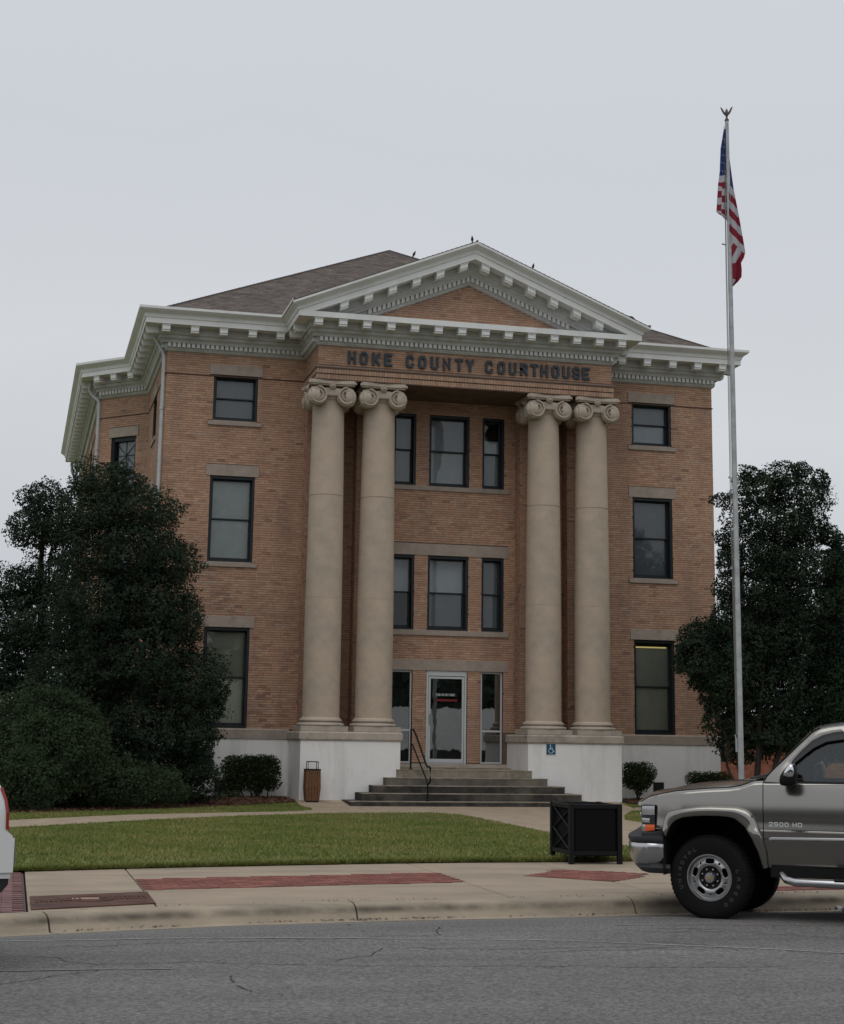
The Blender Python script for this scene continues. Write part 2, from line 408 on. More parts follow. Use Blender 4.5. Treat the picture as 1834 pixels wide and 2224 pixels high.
def asphalt_mat():
    m = bpy.data.materials.new('asphalt'); m.use_nodes = True
    t = m.node_tree; b = t.nodes['Principled BSDF']; b.inputs['Roughness'].default_value = 0.85; b.inputs['Specular IOR Level'].default_value = 0.35
    tc = t.nodes.new('ShaderNodeTexCoord')
    n1 = t.nodes.new('ShaderNodeTexNoise'); n1.inputs['Scale'].default_value = 34; n1.inputs['Detail'].default_value = 3; n1.inputs['Roughness'].default_value = 0.8
    r1 = t.nodes.new('ShaderNodeValToRGB')
    r1.color_ramp.elements[0].position = 0.38; r1.color_ramp.elements[0].color = (0.078, 0.074, 0.071, 1)
    r1.color_ramp.elements[1].position = 0.62; r1.color_ramp.elements[1].color = (0.212, 0.201, 0.191, 1)
    n2 = t.nodes.new('ShaderNodeTexNoise'); n2.inputs['Scale'].default_value = 0.7; n2.inputs['Detail'].default_value = 7; n2.inputs['Roughness'].default_value = 0.65
    mp = t.nodes.new('ShaderNodeMapping'); mp.inputs['Scale'].default_value = (0.35, 1.5, 1); mp.inputs['Rotation'].default_value = (0, 0, rad(4))
    mr = t.nodes.new('ShaderNodeMapRange'); mr.inputs[1].default_value = 0.3; mr.inputs[2].default_value = 0.7; mr.inputs[3].default_value = 0.76; mr.inputs[4].default_value = 1.18
    mu = t.nodes.new('ShaderNodeVectorMath'); mu.operation = 'SCALE'
    L = t.links.new
    L(tc.outputs['Object'], n1.inputs['Vector']); L(n1.outputs['Fac'], r1.inputs[0])
    L(tc.outputs['Object'], mp.inputs['Vector']); L(mp.outputs[0], n2.inputs['Vector']); L(n2.outputs['Fac'], mr.inputs[0])
    L(r1.outputs[0], mu.inputs[0]); L(mr.outputs[0], mu.inputs['Scale'])
    # pale and reddish aggregate
    vo = t.nodes.new('ShaderNodeTexVoronoi'); vo.inputs['Scale'].default_value = 34
    L(tc.outputs['Object'], vo.inputs['Vector'])
    r3 = t.nodes.new('ShaderNodeValToRGB'); r3.color_ramp.elements[0].position = 0.16; r3.color_ramp.elements[0].color = (0.6, 0.6, 0.6, 1)
    r3.color_ramp.elements[1].position = 0.24; r3.color_ramp.elements[1].color = (0, 0, 0, 1)
    L(vo.outputs['Distance'], r3.inputs[0])
    mx = t.nodes.new('ShaderNodeMixRGB'); L(r3.outputs[0], mx.inputs[0]); L(mu.outputs[0], mx.inputs[1])
    mc = t.nodes.new('ShaderNodeMixRGB'); mc.inputs[0].default_value = 0.85; mc.inputs[1].default_value = (0.17, 0.16, 0.155, 1)
    L(vo.outputs['Color'], mc.inputs[2])
    hs = t.nodes.new('ShaderNodeHueSaturation'); hs.inputs['Saturation'].default_value = 0.12; hs.inputs['Value'].default_value = 0.30
    L(mc.outputs[0], hs.inputs['Color']); L(hs.outputs[0], mx.inputs[2])
    L(mx.outputs[0], b.inputs['Base Color'])
    bp = t.nodes.new('ShaderNodeBump'); bp.inputs['Strength'].default_value = 0.55; bp.inputs['Distance'].default_value = 0.006
    L(n1.outputs['Fac'], bp.inputs['Height']); L(bp.outputs[0], b.inputs['Normal'])
    return m
M['asphalt'] = asphalt_mat()
M['concrete'] = mat('sidewalk_concrete', (0.335, 0.270, 0.200), 0.9, var=0.10, vscale=1.3, bump=0.35, bscale=50, stain=(0.205, 0.165, 0.130), stain_scale=1.1, stain_amt=0.8, streak='h')
M['curbc'] = mat('curb_concrete', (0.335, 0.28, 0.21), 0.9, var=0.12, vscale=1.8, bump=0.4, bscale=50, stain=(0.13, 0.12, 0.10), stain_scale=2.2, stain_amt=0.75, streak='h')
def grime_band(m, z0, z1, col, amt):
    """dirt collected along a height band of the curb face, broken up by noise"""
    t = m.node_tree; b = t.nodes['Principled BSDF']; src = b.inputs['Base Color'].links[0].from_socket
    g = t.nodes.new('ShaderNodeNewGeometry'); sp = t.nodes.new('ShaderNodeSeparateXYZ'); t.links.new(g.outputs['Position'], sp.inputs[0])
    r = t.nodes.new('ShaderNodeMapRange'); r.interpolation_type = 'SMOOTHSTEP'
    r.inputs[1].default_value = z0; r.inputs[2].default_value = (z0 + z1) / 2; t.links.new(sp.outputs['Z'], r.inputs[0])
    r2 = t.nodes.new('ShaderNodeMapRange'); r2.interpolation_type = 'SMOOTHSTEP'
    r2.inputs[1].default_value = (z0 + z1) / 2; r2.inputs[2].default_value = z1; r2.inputs[3].default_value = 1; r2.inputs[4].default_value = 0; t.links.new(sp.outputs['Z'], r2.inputs[0])
    n = t.nodes.new('ShaderNodeTexNoise'); n.inputs['Scale'].default_value = 2.5; n.inputs['Detail'].default_value = 6; t.links.new(g.outputs['Position'], n.inputs['Vector'])
    nr = t.nodes.new('ShaderNodeMapRange'); nr.inputs[1].default_value = .3; nr.inputs[2].default_value = .65; t.links.new(n.outputs['Fac'], nr.inputs[0])
    m1 = t.nodes.new('ShaderNodeMath'); m1.operation = 'MULTIPLY'; t.links.new(r.outputs[0], m1.inputs[0]); t.links.new(r2.outputs[0], m1.inputs[1])
    m2 = t.nodes.new('ShaderNodeMath'); m2.operation = 'MULTIPLY'; t.links.new(m1.outputs[0], m2.inputs[0]); t.links.new(nr.outputs[0], m2.inputs[1])
    m3 = t.nodes.new('ShaderNodeMath'); m3.operation = 'MULTIPLY'; m3.inputs[1].default_value = amt; t.links.new(m2.outputs[0], m3.inputs[0])
    mx = t.nodes.new('ShaderNodeMixRGB'); mx.inputs[2].default_value = (*col, 1); t.links.new(m3.outputs[0], mx.inputs[0]); t.links.new(src, mx.inputs[1]); t.links.new(mx.outputs[0], b.inputs['Base Color'])
grime_band(M['curbc'], -0.055, 0.056, (0.075, 0.065, 0.052), 0.9)
M['gutter'] = mat('gutter_concrete', (0.34, 0.30, 0.235), 0.9, var=0.10, vscale=3, stain=(0.16, 0.12, 0.09), stain_scale=3, stain_amt=0.6)
M['crack'] = mat('crack_filler', (0.045, 0.042, 0.040), 0.95)
M['joint'] = mat('joint_dark', (0.05, 0.045, 0.04), 0.95)
M['path'] = mat('path_concrete', (0.31, 0.245, 0.175), 0.95, var=0.22, vscale=2.5, bump=0.4, stain=(0.42, 0.35, 0.25), stain_scale=3, stain_amt=0.6, streak='h')
M['mulch'] = mat('pine_straw', (0.075, 0.036, 0.022), 0.95, var=0.45, vscale=22, bump=1.0, bscale=60, stain=(0.13, 0.07, 0.042), stain_scale=5, stain_amt=0.6)

# road, with the painted line and its cracks
rows = []
for x in XS_FINE:
    y0 = cy(x) - 0.50
    rows.append([(x, y0, -0.086), (x, y0 - 0.35, -0.05), (x, y0 - 0.9, 0.0), (x, y0 - 1.5, 0.006), (x, y0 - 6, 0.02), (x, y0 - 14, 0.0), (x, -95, 0.0)])
mb = MB(); mb.grid(rows)
road = structure(mb.build('road', M['asphalt'], smooth=True))
def road_z(x, y):
    d = (cy(x) - 0.50) - y
    return float(np.interp(d, [0, .35, .9, 1.5, 6, 14], [-.086, -.05, 0, .006, .02, 0]))
def ribbon(pts, w, dz, zf, jitter=0.0, seg=0.12):
    P = []
    for a, b in zip(pts, pts[1:]):
        n = max(1, int(math.dist(a, b) / seg))
        for i in range(n):
            P.append((a[0] + (b[0] - a[0]) * i / n, a[1] + (b[1] - a[1]) * i / n))
    P.append(pts[-1])
    rowsr = []
    for i, p in enumerate(P):
        q0 = P[max(0, i - 1)]; q1 = P[min(len(P) - 1, i + 1)]
        d = Vector((q1[0] - q0[0], q1[1] - q0[1])).normalized(); nn = Vector((-d.y, d.x))
        j = random.uniform(-jitter, jitter); ww = w * (random.uniform(0.3, 1.0) if jitter else 1)
        a = (p[0] + nn.x * (ww / 2 + j), p[1] + nn.y * (ww / 2 + j)); b = (p[0] - nn.x * (ww / 2 - j), p[1] - nn.y * (ww / 2 - j))
        rowsr.append([(a[0], a[1], zf(*a) + dz), (b[0], b[1], zf(*b) + dz)])
    return rowsr
PAINT = [(-16, -31.6), (-13, -30.62), (-11.59, -30.42), (-10.34, -30.40), (-9.05, -30.52), (-7.1, -30.97), (-5.6, -31.75), (-5.2, -32.02), (-3, -33.6), (4, -38.5)]
mb = MB(); mb.grid(ribbon(PAINT, 0.035, 0.005, road_z, 0.004))
structure(mb.build('painted_line', mat('worn_white_paint', (0.36, 0.355, 0.345), 0.9, stain=(0.12, 0.12, 0.12), stain_scale=4, stain_amt=0.9, var=0.2, vscale=20), parent=road))
mb = MB(); mb.grid(ribbon([(-12.4, -32.2), (-11.2, -32.15), (-10.4, -32.2)], 0.05, 0.005, road_z, 0.012))
mb.grid(ribbon([(-6.3, -29.9), (-5.4, -29.95), (-4.6, -30.1), (-3.4, -30.25)], 0.03, 0.005, road_z, 0.01))
structure(mb.build('painted_line', mat('faded_white_paint', (0.20, 0.20, 0.198), 0.9, stain=(0.11, 0.11, 0.11), stain_scale=3, stain_amt=0.95), parent=road))
CRACKS = [[(-11.65, -31.35), (-11.2, -31.5), (-11.05, -31.8), (-10.85, -31.95)],
          [(-11.8, -33.0), (-11.2, -32.45), (-10.9, -32.15)],
          [(-10.9, -31.9), (-10.2, -31.85), (-9.4, -32.15), (-8.3, -32.35), (-7.2, -32.55), (-6.0, -32.7)],
          [(-9.6, -30.5), (-9.0, -30.62), (-8.5, -30.5), (-8.05, -30.45), (-7.98, -30.05), (-7.90, -29.85)],
          [(-9.2, -31.9), (-8.9, -31.7), (-8.7, -31.25), (-8.2, -31.35), (-7.7, -31.45), (-6.9, -31.4), (-6.2, -31.7)],
          [(-11.3, -30.9), (-10.4, -30.75), (-9.6, -30.68), (-9.0, -30.8)],
          [(-7.8, -31.75), (-6.9, -31.6), (-6.35, -31.5)],
          [(-6.45, -31.1), (-6.1, -31.35), (-5.95, -31.75)], [(-5.6, -31.8), (-5.35, -32.05), (-5.0, -32.2), (-4.9, -32.4)],
          [(-6.0, -30.2), (-5.5, -30.35), (-5.2, -30.75), (-4.9, -30.95), (-4.6, -31.4), (-4.3, -31.75)],
          [(-10.06, -32.6), (-10.08, -32.9)], [(-10.07, -33.1), (-10.03, -33.35)],
          [(-5.3, -32.9), (-4.9, -33.0), (-4.6, -33.3)], [(-8.75, -29.4), (-8.62, -29.62)],
          [(-6.3, -30.35), (-5.9, -30.5), (-5.5, -30.47)]]
mb = MB()
for c in CRACKS:
    cc = []
    for a, b in zip(c, c[1:]):
        for i in range(4): cc.append((a[0] + (b[0] - a[0]) * i / 4 + random.uniform(-.02, .02), a[1] + (b[1] - a[1]) * i / 4 + random.uniform(-.05, .05)))
    cc.append(c[-1])
    mb.grid(ribbon(cc, 0.015, 0.004, road_z, 0.010, 0.05))
structure(mb.build('crack', M['crack'], parent=road), 'stuff')

# curb: separate cast lengths with joints
sidewalk = structure(empty('sidewalk', (-8, -27, 0.0)))
curb = structure(empty('curb', (-8, -29, 0.0)))
CURB_PROF = [(-0.50, -0.16), (-0.50, -0.080), (-0.27, -0.094), (-0.245, -0.080), (-0.215, -0.025), (-0.18, 0.020), (-0.13, 0.046), (-0.06, 0.058), (-0.01, 0.060), (0.0, 0.057), (0.0, -0.16)]
joints = [-60, -30, -19.7, -16.9, -14.1, -11.25, -8.33, -5.40, -2.5, 0.3, 3.1, 5.9, 60]
for a, b in zip(joints, joints[1:]):
    xs = [a + 0.009] + [x for x in [(-60 + 0.25 * i) for i in range(481)] if a + 0.1 < x < b - 0.1][::(1 if b - a < 4 else 6)] + [b - 0.009]
    rr = []
    for x in xs:
        y = cy(x); sl = (cy(x + .1) - cy(x - .1)) / .2; nrm = Vector((-sl, 1)).normalized()
        rr.append([(x + nrm.x * o, y + nrm.y * o, z) for o, z in CURB_PROF])
    mb = MB(); mb.grid(rr, closed=True)
    n = len(CURB_PROF); mb.f += [tuple(range(n)), tuple(range((len(xs) - 1) * n, len(xs) * n))]
    ob = mb.build('curb_segment', M['curbc'], smooth=True, angle=50); ob.parent = curb; ob.matrix_parent_inverse = curb.matrix_world.inverted(); ob.location = (0, 0, 0)
    ob.matrix_parent_inverse = Matrix.Translation((8, 29, 0))
def adopt(o, p):
    """parent while keeping world-space mesh coordinates"""
    o.parent = p
    o.matrix_parent_inverse = p.matrix_world.inverted() if p.matrix_world != Matrix.Identity(4) else Matrix.Translation(-Vector(p.location))
    return o
# gutter strip and dark bed beneath joints
rr = [[(x, cy(x) - 0.49, -.095), (x, cy(x) - 0.24, -.11), (x, cy(x) - 0.15, -.01), (x, cy(x) + 0.05, .02)] for x in XS_FINE]
mb = MB(); mb.grid(rr); adopt(structure(mb.build('curb_bed', M['joint'])), curb)

# sidewalk slabs
def slab(x0, x1, m, z=0.06, name='slab', inset=0.008, yt=None, yb=None):
    top = []; bot = []
    n = max(2, int((x1 - x0) / 0.5))
    for i in range(n + 1):
        x = x0 + inset + (x1 - x0 - 2 * inset) * i / n
        top.append((x, (ly(x) if yt is None else yt))); bot.append((x, (cy(x) + 0.004 if yb is None else yb)))
    mb = MB(); mb.prism(bot + top[::-1], -0.12, z, 'xy')
    return adopt(mb.build(name, m, bevel=0.004), sidewalk)
sx = [-60, -28, -22, -19, -16.0, -13.0, -11.41]
slab(-60, -13.6, M['concrete'])
slab(-13.6, -11.37, mat('paver_bed', (0.10, 0.07, 0.065), 0.95), z=0.045)
for a, b in [(-11.37, -10.21), (-10.21, -6.64), (-6.64, -4.93), (-4.93, -2.8), (-2.8, 0.8), (0.8, 60)]:
    slab(a, b, M['concrete'])
M['paver'] = tint_mat('clay_paver', [(0, (0.155, 0.055, 0.045)), (0.5, (0.215, 0.078, 0.060)), (1, (0.27, 0.11, 0.085))], stain=(0.10, 0.045, 0.04), stain_amt=0.45, stain_scale=1.5)
M['paver2'] = tint_mat('purple_paver', [(0, (0.155, 0.085, 0.085)), (0.5, (0.20, 0.11, 0.105)), (1, (0.25, 0.14, 0.13))], stain=(0.14, 0.09, 0.09), stain_amt=0.5)
def pavers(name, inside, x0, x1, y0, y1, m, z0=0.06, z1=0.066, L=0.2, W=0.1, z1j=0.0012):
    bx = []; j = 0; y = y0
    while y < y1:
        x = x0 - (L / 2 if j % 2 else 0)
        while x < x1:
            cx, cyy = x + L / 2, y + W / 2
            if inside(cx, cyy):
                zz = z1 + random.uniform(-z1j, z1j); g = 0.004
                bx.append(([(X, Y, Z) for X in (x + g, x + L - g) for Y in (y + g, y + W - g) for Z in (z0 - .01, zz)], random.random()))
            x += L
        y += W; j += 1
    o = bulk_boxes(name, bx, m, None, 'stuff'); adopt(o, sidewalk); return o
def sheet(pts, z, m, name):
    mb = MB(); mb.add([(p[0], p[1], z) for p in pts], [tuple(range(len(pts)))]); return adopt(structure(mb.build(name, m)), sidewalk)
MB_ = mat('paver_joint_sand', (0.13, 0.075, 0.06), 0.95)
ST1 = lambda x: -25.51 + 0.19 * (x + 10.17)
sheet([(-10.2, -26.80), (-6.66, -26.12), (-6.66, -24.85), (-10.2, -25.52)], 0.0615, MB_, 'paver_sand')
pavers('brick_paver_band', lambda x, y: ST1(x) - 1.27 < y < ST1(x) and -10.2 < x < -6.64, -10.2, -6.6, -27.0, -24.6, M['paver'])
DI = [(-5.72, -25.33), (-4.92, -24.45), (-4.1, -25.2), (-4.92, -26.2)]
sheet(DI, 0.0615, MB_, 'paver_sand')
def in_di(x, y):
    c = 0
    for (a, b), (p, q) in zip(DI, DI[1:] + DI[:1]):
        c += 1 if (p - a) * (y - b) - (q - b) * (x - a) < 0 else -1
    return abs(c) == 4
pavers('brick_paver_band', in_di, -5.9, -4.0, -26.4, -24.3, M['paver'])
sheet([(-4.5, -27.45), (1.2, -27.1), (1.2, -26.55), (-4.5, -26.95)], 0.0615, MB_, 'paver_sand')
pavers('brick_paver_band', lambda x, y: -27.42 + 0.06 * (x + 4.5) < y < -26.97 + .07 * (x + 4.5) and -4.5 < x < 1.2, -4.6, 1.3, -27.5, -26.4, M['paver'])
pavers('brick_paver_band', lambda x, y: cy(x) + 0.03 < y < ly(x) - 0.02 and -13.58 < x < -11.46, -13.7, -11.3, -30.5, -24, M['paver2'], z0=0.045, z1=0.060)

# cast iron drain cover in the sidewalk
cov = tag(empty('drain_cover', (-10.8, -27.8, 0.065)), 'rusty red brown iron drain cover set in the sidewalk above the curb', 'drain cover')
CZ_ = 0.0595
CV = [(-11.34, -27.45), (-10.19, -27.05), (-10.2, -28.20), (-11.34, -28.66)]
mb = MB(); mb.prism(CV, CZ_, CZ_ + .012, 'xy'); adopt(mb.build('plate', M['ironrust'], bevel=0.003), cov)
mb = MB()
for i in range(24):                                   # raised rib pattern in two arcs
    t_ = i / 23
    x = -11.28 + 1.02 * t_
    if 0.40 < t_ < 0.58: continue
    yc = -28.02 + 0.33 * t_ + 0.08 * math.sin(t_ * math.pi)
    for k in range(2):
        mb.box(x - 0.012, x + 0.012, yc - 0.09 + 0.16 * k, yc + 0.03 + 0.16 * k, CZ_ + .012, CZ_ + .020)
adopt(mb.build('rib', M['ironrust']), cov)['kind'] = 'stuff'
mb = MB(); mb.lathe([(0.24, 0.0), (0.24, 0.006), (0.20, 0.006), (0.20, 0.0015)], (-10.80, -27.80, CZ_ + .012), 32)
adopt(mb.build('lid', M['ironrust']), cov)
mb = MB(); mb.box(-10.95, -10.70, -27.80, -27.70, CZ_ + .0135, CZ_ + .018, 0); adopt(mb.build('slot', mat('worn_metal_slot', (0.42, 0.27, 0.2), 0.6)), cov)
for (x, y) in ((-10.25, -27.15), (-10.26, -28.1)):
    mb = MB(); mb.lathe([(0.02, 0), (0.015, 0.006)], (x - .03, y - .03, CZ_ + .012), 10); adopt(mb.build('bolt', M['ironrust']), cov)

# lawn terrain, walks and planting beds
YSROW = [0, 0.05, 0.12, 0.4, 1, 2]
YABS = [-18, -15, -12, -9, -7, -5, -4, -3.2, -2.6, -2, -1, 2, 10, 25, 45]
rows = []
XL = [-60, -40, -30, -24] + [-20 + i for i in range(41)] + [24, 30, 40, 60]
for x in XL:
    r_ = [(x, ly(x) + d, gz(x, ly(x) + d) + (0.0 if i == 0 else 0.03 if i > 1 else .02)) for i, d in enumerate(YSROW)]
    for k_, y in enumerate(YABS):
        y2 = max(y, ly(x) + 2 + .5 * (k_ + 1)); r_.append((x, y2, gz(x, y2) + .03))
    rows.append(r_)
mb = MB(); mb.grid(rows)
M['lawn'] = mat('lawn_soil_and_grass', (0.12, 0.145, 0.042), 0.95, col2=(0.16, 0.17, 0.06), vscale=1.0, bump=0.6, bscale=60, stain=(0.105, 0.095, 0.035), stain_scale=0.9, stain_amt=0.6)
structure(mb.build('lawn', M['lawn'], smooth=True))
LOW = [(-24, -28.6), (-17, -22), (-13.5, -17.5), (-11.58, -15.01), (-10.22, -13.3), (-8.35, -11.0), (-6.59, -9.3), (-4.91, -8.07), (-3.3, -7.55), (-2.2, -7.45), (-1.88, -8.54), (-2.19, -13.11), (-2.5, -16.91), (-2.6, -20.64), (-2.62, -23.1)]
UPP = [(-24, -25.9), (-17, -18.8), (-13.5, -14.4), (-11.59, -12.0), (-10.4, -10.5), (-9.11, -9.0), (-7.91, -8.2), (-5.24, -6.69), (-4.72, -5.8), (-4.58, -4.89), (-4.49, -2.2)]
RUP = [(4.2, -2.4), (4.2, -3.3), (3.4, -5.3), (2.7, -6.8), (1.8, -8.9), (1.05, -10.9), (0.75, -13.5), (0.6, -17.5), (0.5, -22.8)]
def path_z(x, y): return gz(x, y) + 0.04 if y < -23 else gz(x, y) + 0.042
def poly_sheet(name, poly, m, dz, step=0.6, kind='structure'):
    bm = bmesh.new()
    vs = [bm.verts.new((p[0], p[1], 0)) for p in poly]
    bm.faces.new(vs)
    bmesh.ops.triangulate(bm, faces=bm.faces)
    ymin = min(p[1] for p in poly); ymax = max(p[1] for p in poly)
    y = ymin + step
    while y < ymax:
        g = list(bm.verts) + list(bm.edges) + list(bm.faces)
        bmesh.ops.bisect_plane(bm, geom=g, plane_co=(0, y, 0), plane_no=(0, 1, 0)); y += step
    for yy in (-2, -3.2):
        if ymin < yy < ymax:
            bmesh.ops.bisect_plane(bm, geom=list(bm.verts) + list(bm.edges) + list(bm.faces), plane_co=(0, yy, 0), plane_no=(0, 1, 0))
    for v in bm.verts: v.co.z = gz(v.co.x, v.co.y) + dz
    bmesh.ops.recalc_face_normals(bm, faces=bm.faces)
    if sum(f.normal.z for f in bm.faces) < 0: bmesh.ops.reverse_faces(bm, faces=bm.faces)
    me = bpy.data.meshes.new(name); bm.to_mesh(me); bm.free(); me.materials.append(m)
    o = bpy.data.objects.new(name, me); COL.objects.link(o); o['kind'] = kind
    return o
PLAZA = LOW[:10] + LOW[10:] + RUP[::-1] + [(4.2, -1.9), (-4.5, -1.9)] + UPP[::-1][1:]
poly_sheet('path', PLAZA, M['path'], 0.045)
side_walk = [(3.4, -5.2), (4.1, -3.4), (9, -5.5), (16, -7.5), (16, -9.0), (8.6, -7.2)]
poly_sheet('path', [(3.9, -4.1), (4.25, -3.2), (9, -4.6), (20, -6.0), (20, -7.6), (8.8, -6.0), (3.3, -5.5)], M['path'], 0.052)
BEDL = [(-13, -8.8), (-11.59, -8.5), (-9.3, -6.8), (-7.6, -5.0), (-6.1, -3.1), (-4.53, -2.35), (-4.42, 0.2), (-8.2, 0.2), (-13, 3)]
BEDR = [(4.42, -2.35), (6, -2.6), (9, -2.9), (13, -2.4), (14, 1), (8.2, 0.3), (4.42, 0.2)]
def mulch(name, poly):
    o = poly_sheet(name, poly, M['mulch'], 0.06); return o
mulch('mulch_bed', BEDL); mulch('mulch_bed', BEDR)
def in_poly(x, y, P):
    c = np.zeros(len(x), bool); n = len(P)
    for i in range(n):
        x0, y0 = P[i]; x1, y1 = P[(i + 1) % n]
        if y0 == y1: continue
        k = ((y0 > y) != (y1 > y)) & (x < (x1 - x0) * (y - y0) / (y1 - y0) + x0)
        c ^= k
    return c
gz_v = np.vectorize(gz); ly_v = np.vectorize(ly)
def blades(name, x, y, h, w, m, z_off=0.03, lean=0.5):
    n = len(x); a = RNG.uniform(0, 2 * np.pi, n)
    z = gz_v(x, y) + z_off
    dx, dy = np.cos(a) * w / 2, np.sin(a) * w / 2
    tx = x + RNG.normal(0, lean, n) * h; ty = y + RNG.normal(0, lean, n) * h
    V = np.stack([np.stack([x - dx, y - dy, z], 1), np.stack([x + dx, y + dy, z], 1), np.stack([tx, ty, z + h], 1)], 1).reshape(-1, 3)
    Fc = np.arange(3 * n).reshape(-1, 3)
    patch = 0.5 + 0.22 * np.sin(x * 1.7 + 0.6 * y) * np.sin(y * 0.9 - 0.3 * x) + 0.15 * np.sin(x * 4.1) * np.sin(y * 3.3)
    T = np.repeat(np.clip(patch + RNG.normal(0, 0.2, n), 0, 1), 3)
    return np_mesh(name, V, Fc, m, None, T, 'stuff', 3)
M['grass'] = tint_mat('grass_blades', [(0, (0.115, 0.155, 0.040)), (0.4, (0.165, 0.200, 0.052)), (0.72, (0.225, 0.225, 0.070)), (1, (0.30, 0.25, 0.11))], rough=0.8, bump=0, trans=0.2)
N = 330000
gx = RNG.uniform(-14, 9, N); gy = ly_v(gx) + RNG.random(N) ** 0.85 * 23
keep = ~in_poly(gx, gy, PLAZA) & ~in_poly(gx, gy, BEDL) & ~in_poly(gx, gy, BEDR) & (gy < -2.5)
keep &= ~in_poly(gx, gy, [(3.9, -4.1), (4.25, -3.2), (9, -4.6), (20, -6.0), (20, -7.6), (8.8, -6.0), (3.3, -5.5)])
gx, gy = gx[keep], gy[keep]
blades('grass', gx, gy, RNG.uniform(0.025, 0.055, len(gx)), np.full(len(gx), 0.024), M['grass'])
fx = RNG.uniform(-14, 6, 26000); fy = ly_v(fx) + np.abs(RNG.normal(0, 0.05, len(fx))) - 0.02
k = ~((fx > -2.6) & (fx < 0.5)); fx, fy = fx[k], fy[k]
blades('grass_edge', fx, fy, RNG.uniform(0.03, 0.085, len(fx)), np.full(len(fx), 0.016), M['grass'], 0.0, 0.7)
# loose straw on the beds
M['straw'] = tint_mat('straw', [(0, (0.06, 0.028, 0.018)), (0.6, (0.12, 0.06, 0.038)), (1, (0.20, 0.12, 0.075))], bump=0)
sxx = RNG.uniform(-12, 10, 30000); syy = RNG.uniform(-9.5, 0.1, 30000)
k = in_poly(sxx, syy, BEDL) | in_poly(sxx, syy, BEDR); sxx, syy = sxx[k], syy[k]
blades('pine_straw', sxx, syy, RNG.uniform(0.02, 0.05, len(sxx)), np.full(len(sxx), 0.05), M['straw'], 0.06, 1.6)

# leaf litter in the gutter, along the curb and lawn edge
def litter(name, n, xr, yf, zf, size, m):
    x = RNG.uniform(*xr, n); k = vnoise_1(x) > .1; x = x[k]
    y = np.array([yf(q) for q in x]); z = np.array([zf(a, b) for a, b in zip(x, y)])
    n = len(x); a = RNG.uniform(0, 6.28, n); s_ = size * RNG.uniform(.5, 1.4, n)
    V = np.stack([np.stack([x + np.cos(a + q) * s_ * (1 if i % 2 else .6), y + np.sin(a + q) * s_ * (1 if i % 2 else .6), z + RNG.uniform(.002, .012, n)], 1) for i, q in enumerate((0, 1.57, 3.14, 4.71))], 1).reshape(-1, 3)
    return np_mesh(name, V, np.arange(4 * n).reshape(-1, 4), m, None, np.repeat(RNG.random(n), 4), 'stuff')
def vnoise_1(x): return np.sin(x * 2.1) * np.sin(x * .7 + 1) + .5 * np.sin(x * 7.3) + RNG.normal(0, .4, len(x))
M['litter'] = tint_mat('dry_leaf_litter', [(0, (0.05, 0.03, 0.02)), (0.5, (0.12, 0.065, 0.04)), (1, (0.20, 0.13, 0.08))], bump=0)
litter('leaf_litter', 1500, (-14, -2), lambda x: cy(x) - .30 + RNG.normal(0, .035), lambda x, y: -.086, .014, M['litter'])
litter('leaf_litter', 500, (-14, -2), lambda x: cy(x) + .02 + RNG.normal(0, .03), lambda x, y: .061, .012, M['litter'])
litter('leaf_litter', 220, (-14, -2), lambda x: cy(x) - RNG.uniform(.5, 3), lambda x, y: road_z(x, y) + .002, .010, M['litter'])
litter('leaf_litter', 500, (-12, 4), lambda x: RNG.uniform(-8, -3.6), lambda x, y: gz(x, y) + .052, .014, M['litter'])

# ------------------------------------------------------------------ courthouse
CH = tag(empty('courthouse', (0, 0, 0)), 'three storey buff brick courthouse with white pediment and four stone columns', 'courthouse')
W = 8.06
D1 = 5.885; DG = 1.405; W2 = W + DG
BT = 12.05                               # top of brick
WIN_X = 6.14; WIN_H = 0.614
R3 = (10.17, 11.455); R2 = (6.27, 8.63); R1 = (1.84, 4.51)
class Wall:
    """a vertical wall panel: o = start point, d = unit direction along it, n = outward normal"""
    def __init__(s, o, d, L):
        s.o = Vector((o[0], o[1], 0)); s.d = Vector((d[0], d[1], 0)); s.n = Vector((d[1], -d[0], 0)); s.L = L
    def p(s, a, out, z): q = s.o + s.d * a + s.n * out; return (q.x, q.y, z)
wall_part = MB()
brick_boxes = []
def spans(a0, a1, cuts):
    out = [(a0, a1)]
    for c0, c1 in cuts:
        nx = []
        for u, v in out:
            if c1 <= u or c0 >= v: nx.append((u, v)); continue
            if u < c0: nx.append((u, c0))
            if c1 < v: nx.append((c1, v))
        out = nx
    return out
BH, BL, JT = 0.0642, 0.212, 0.010
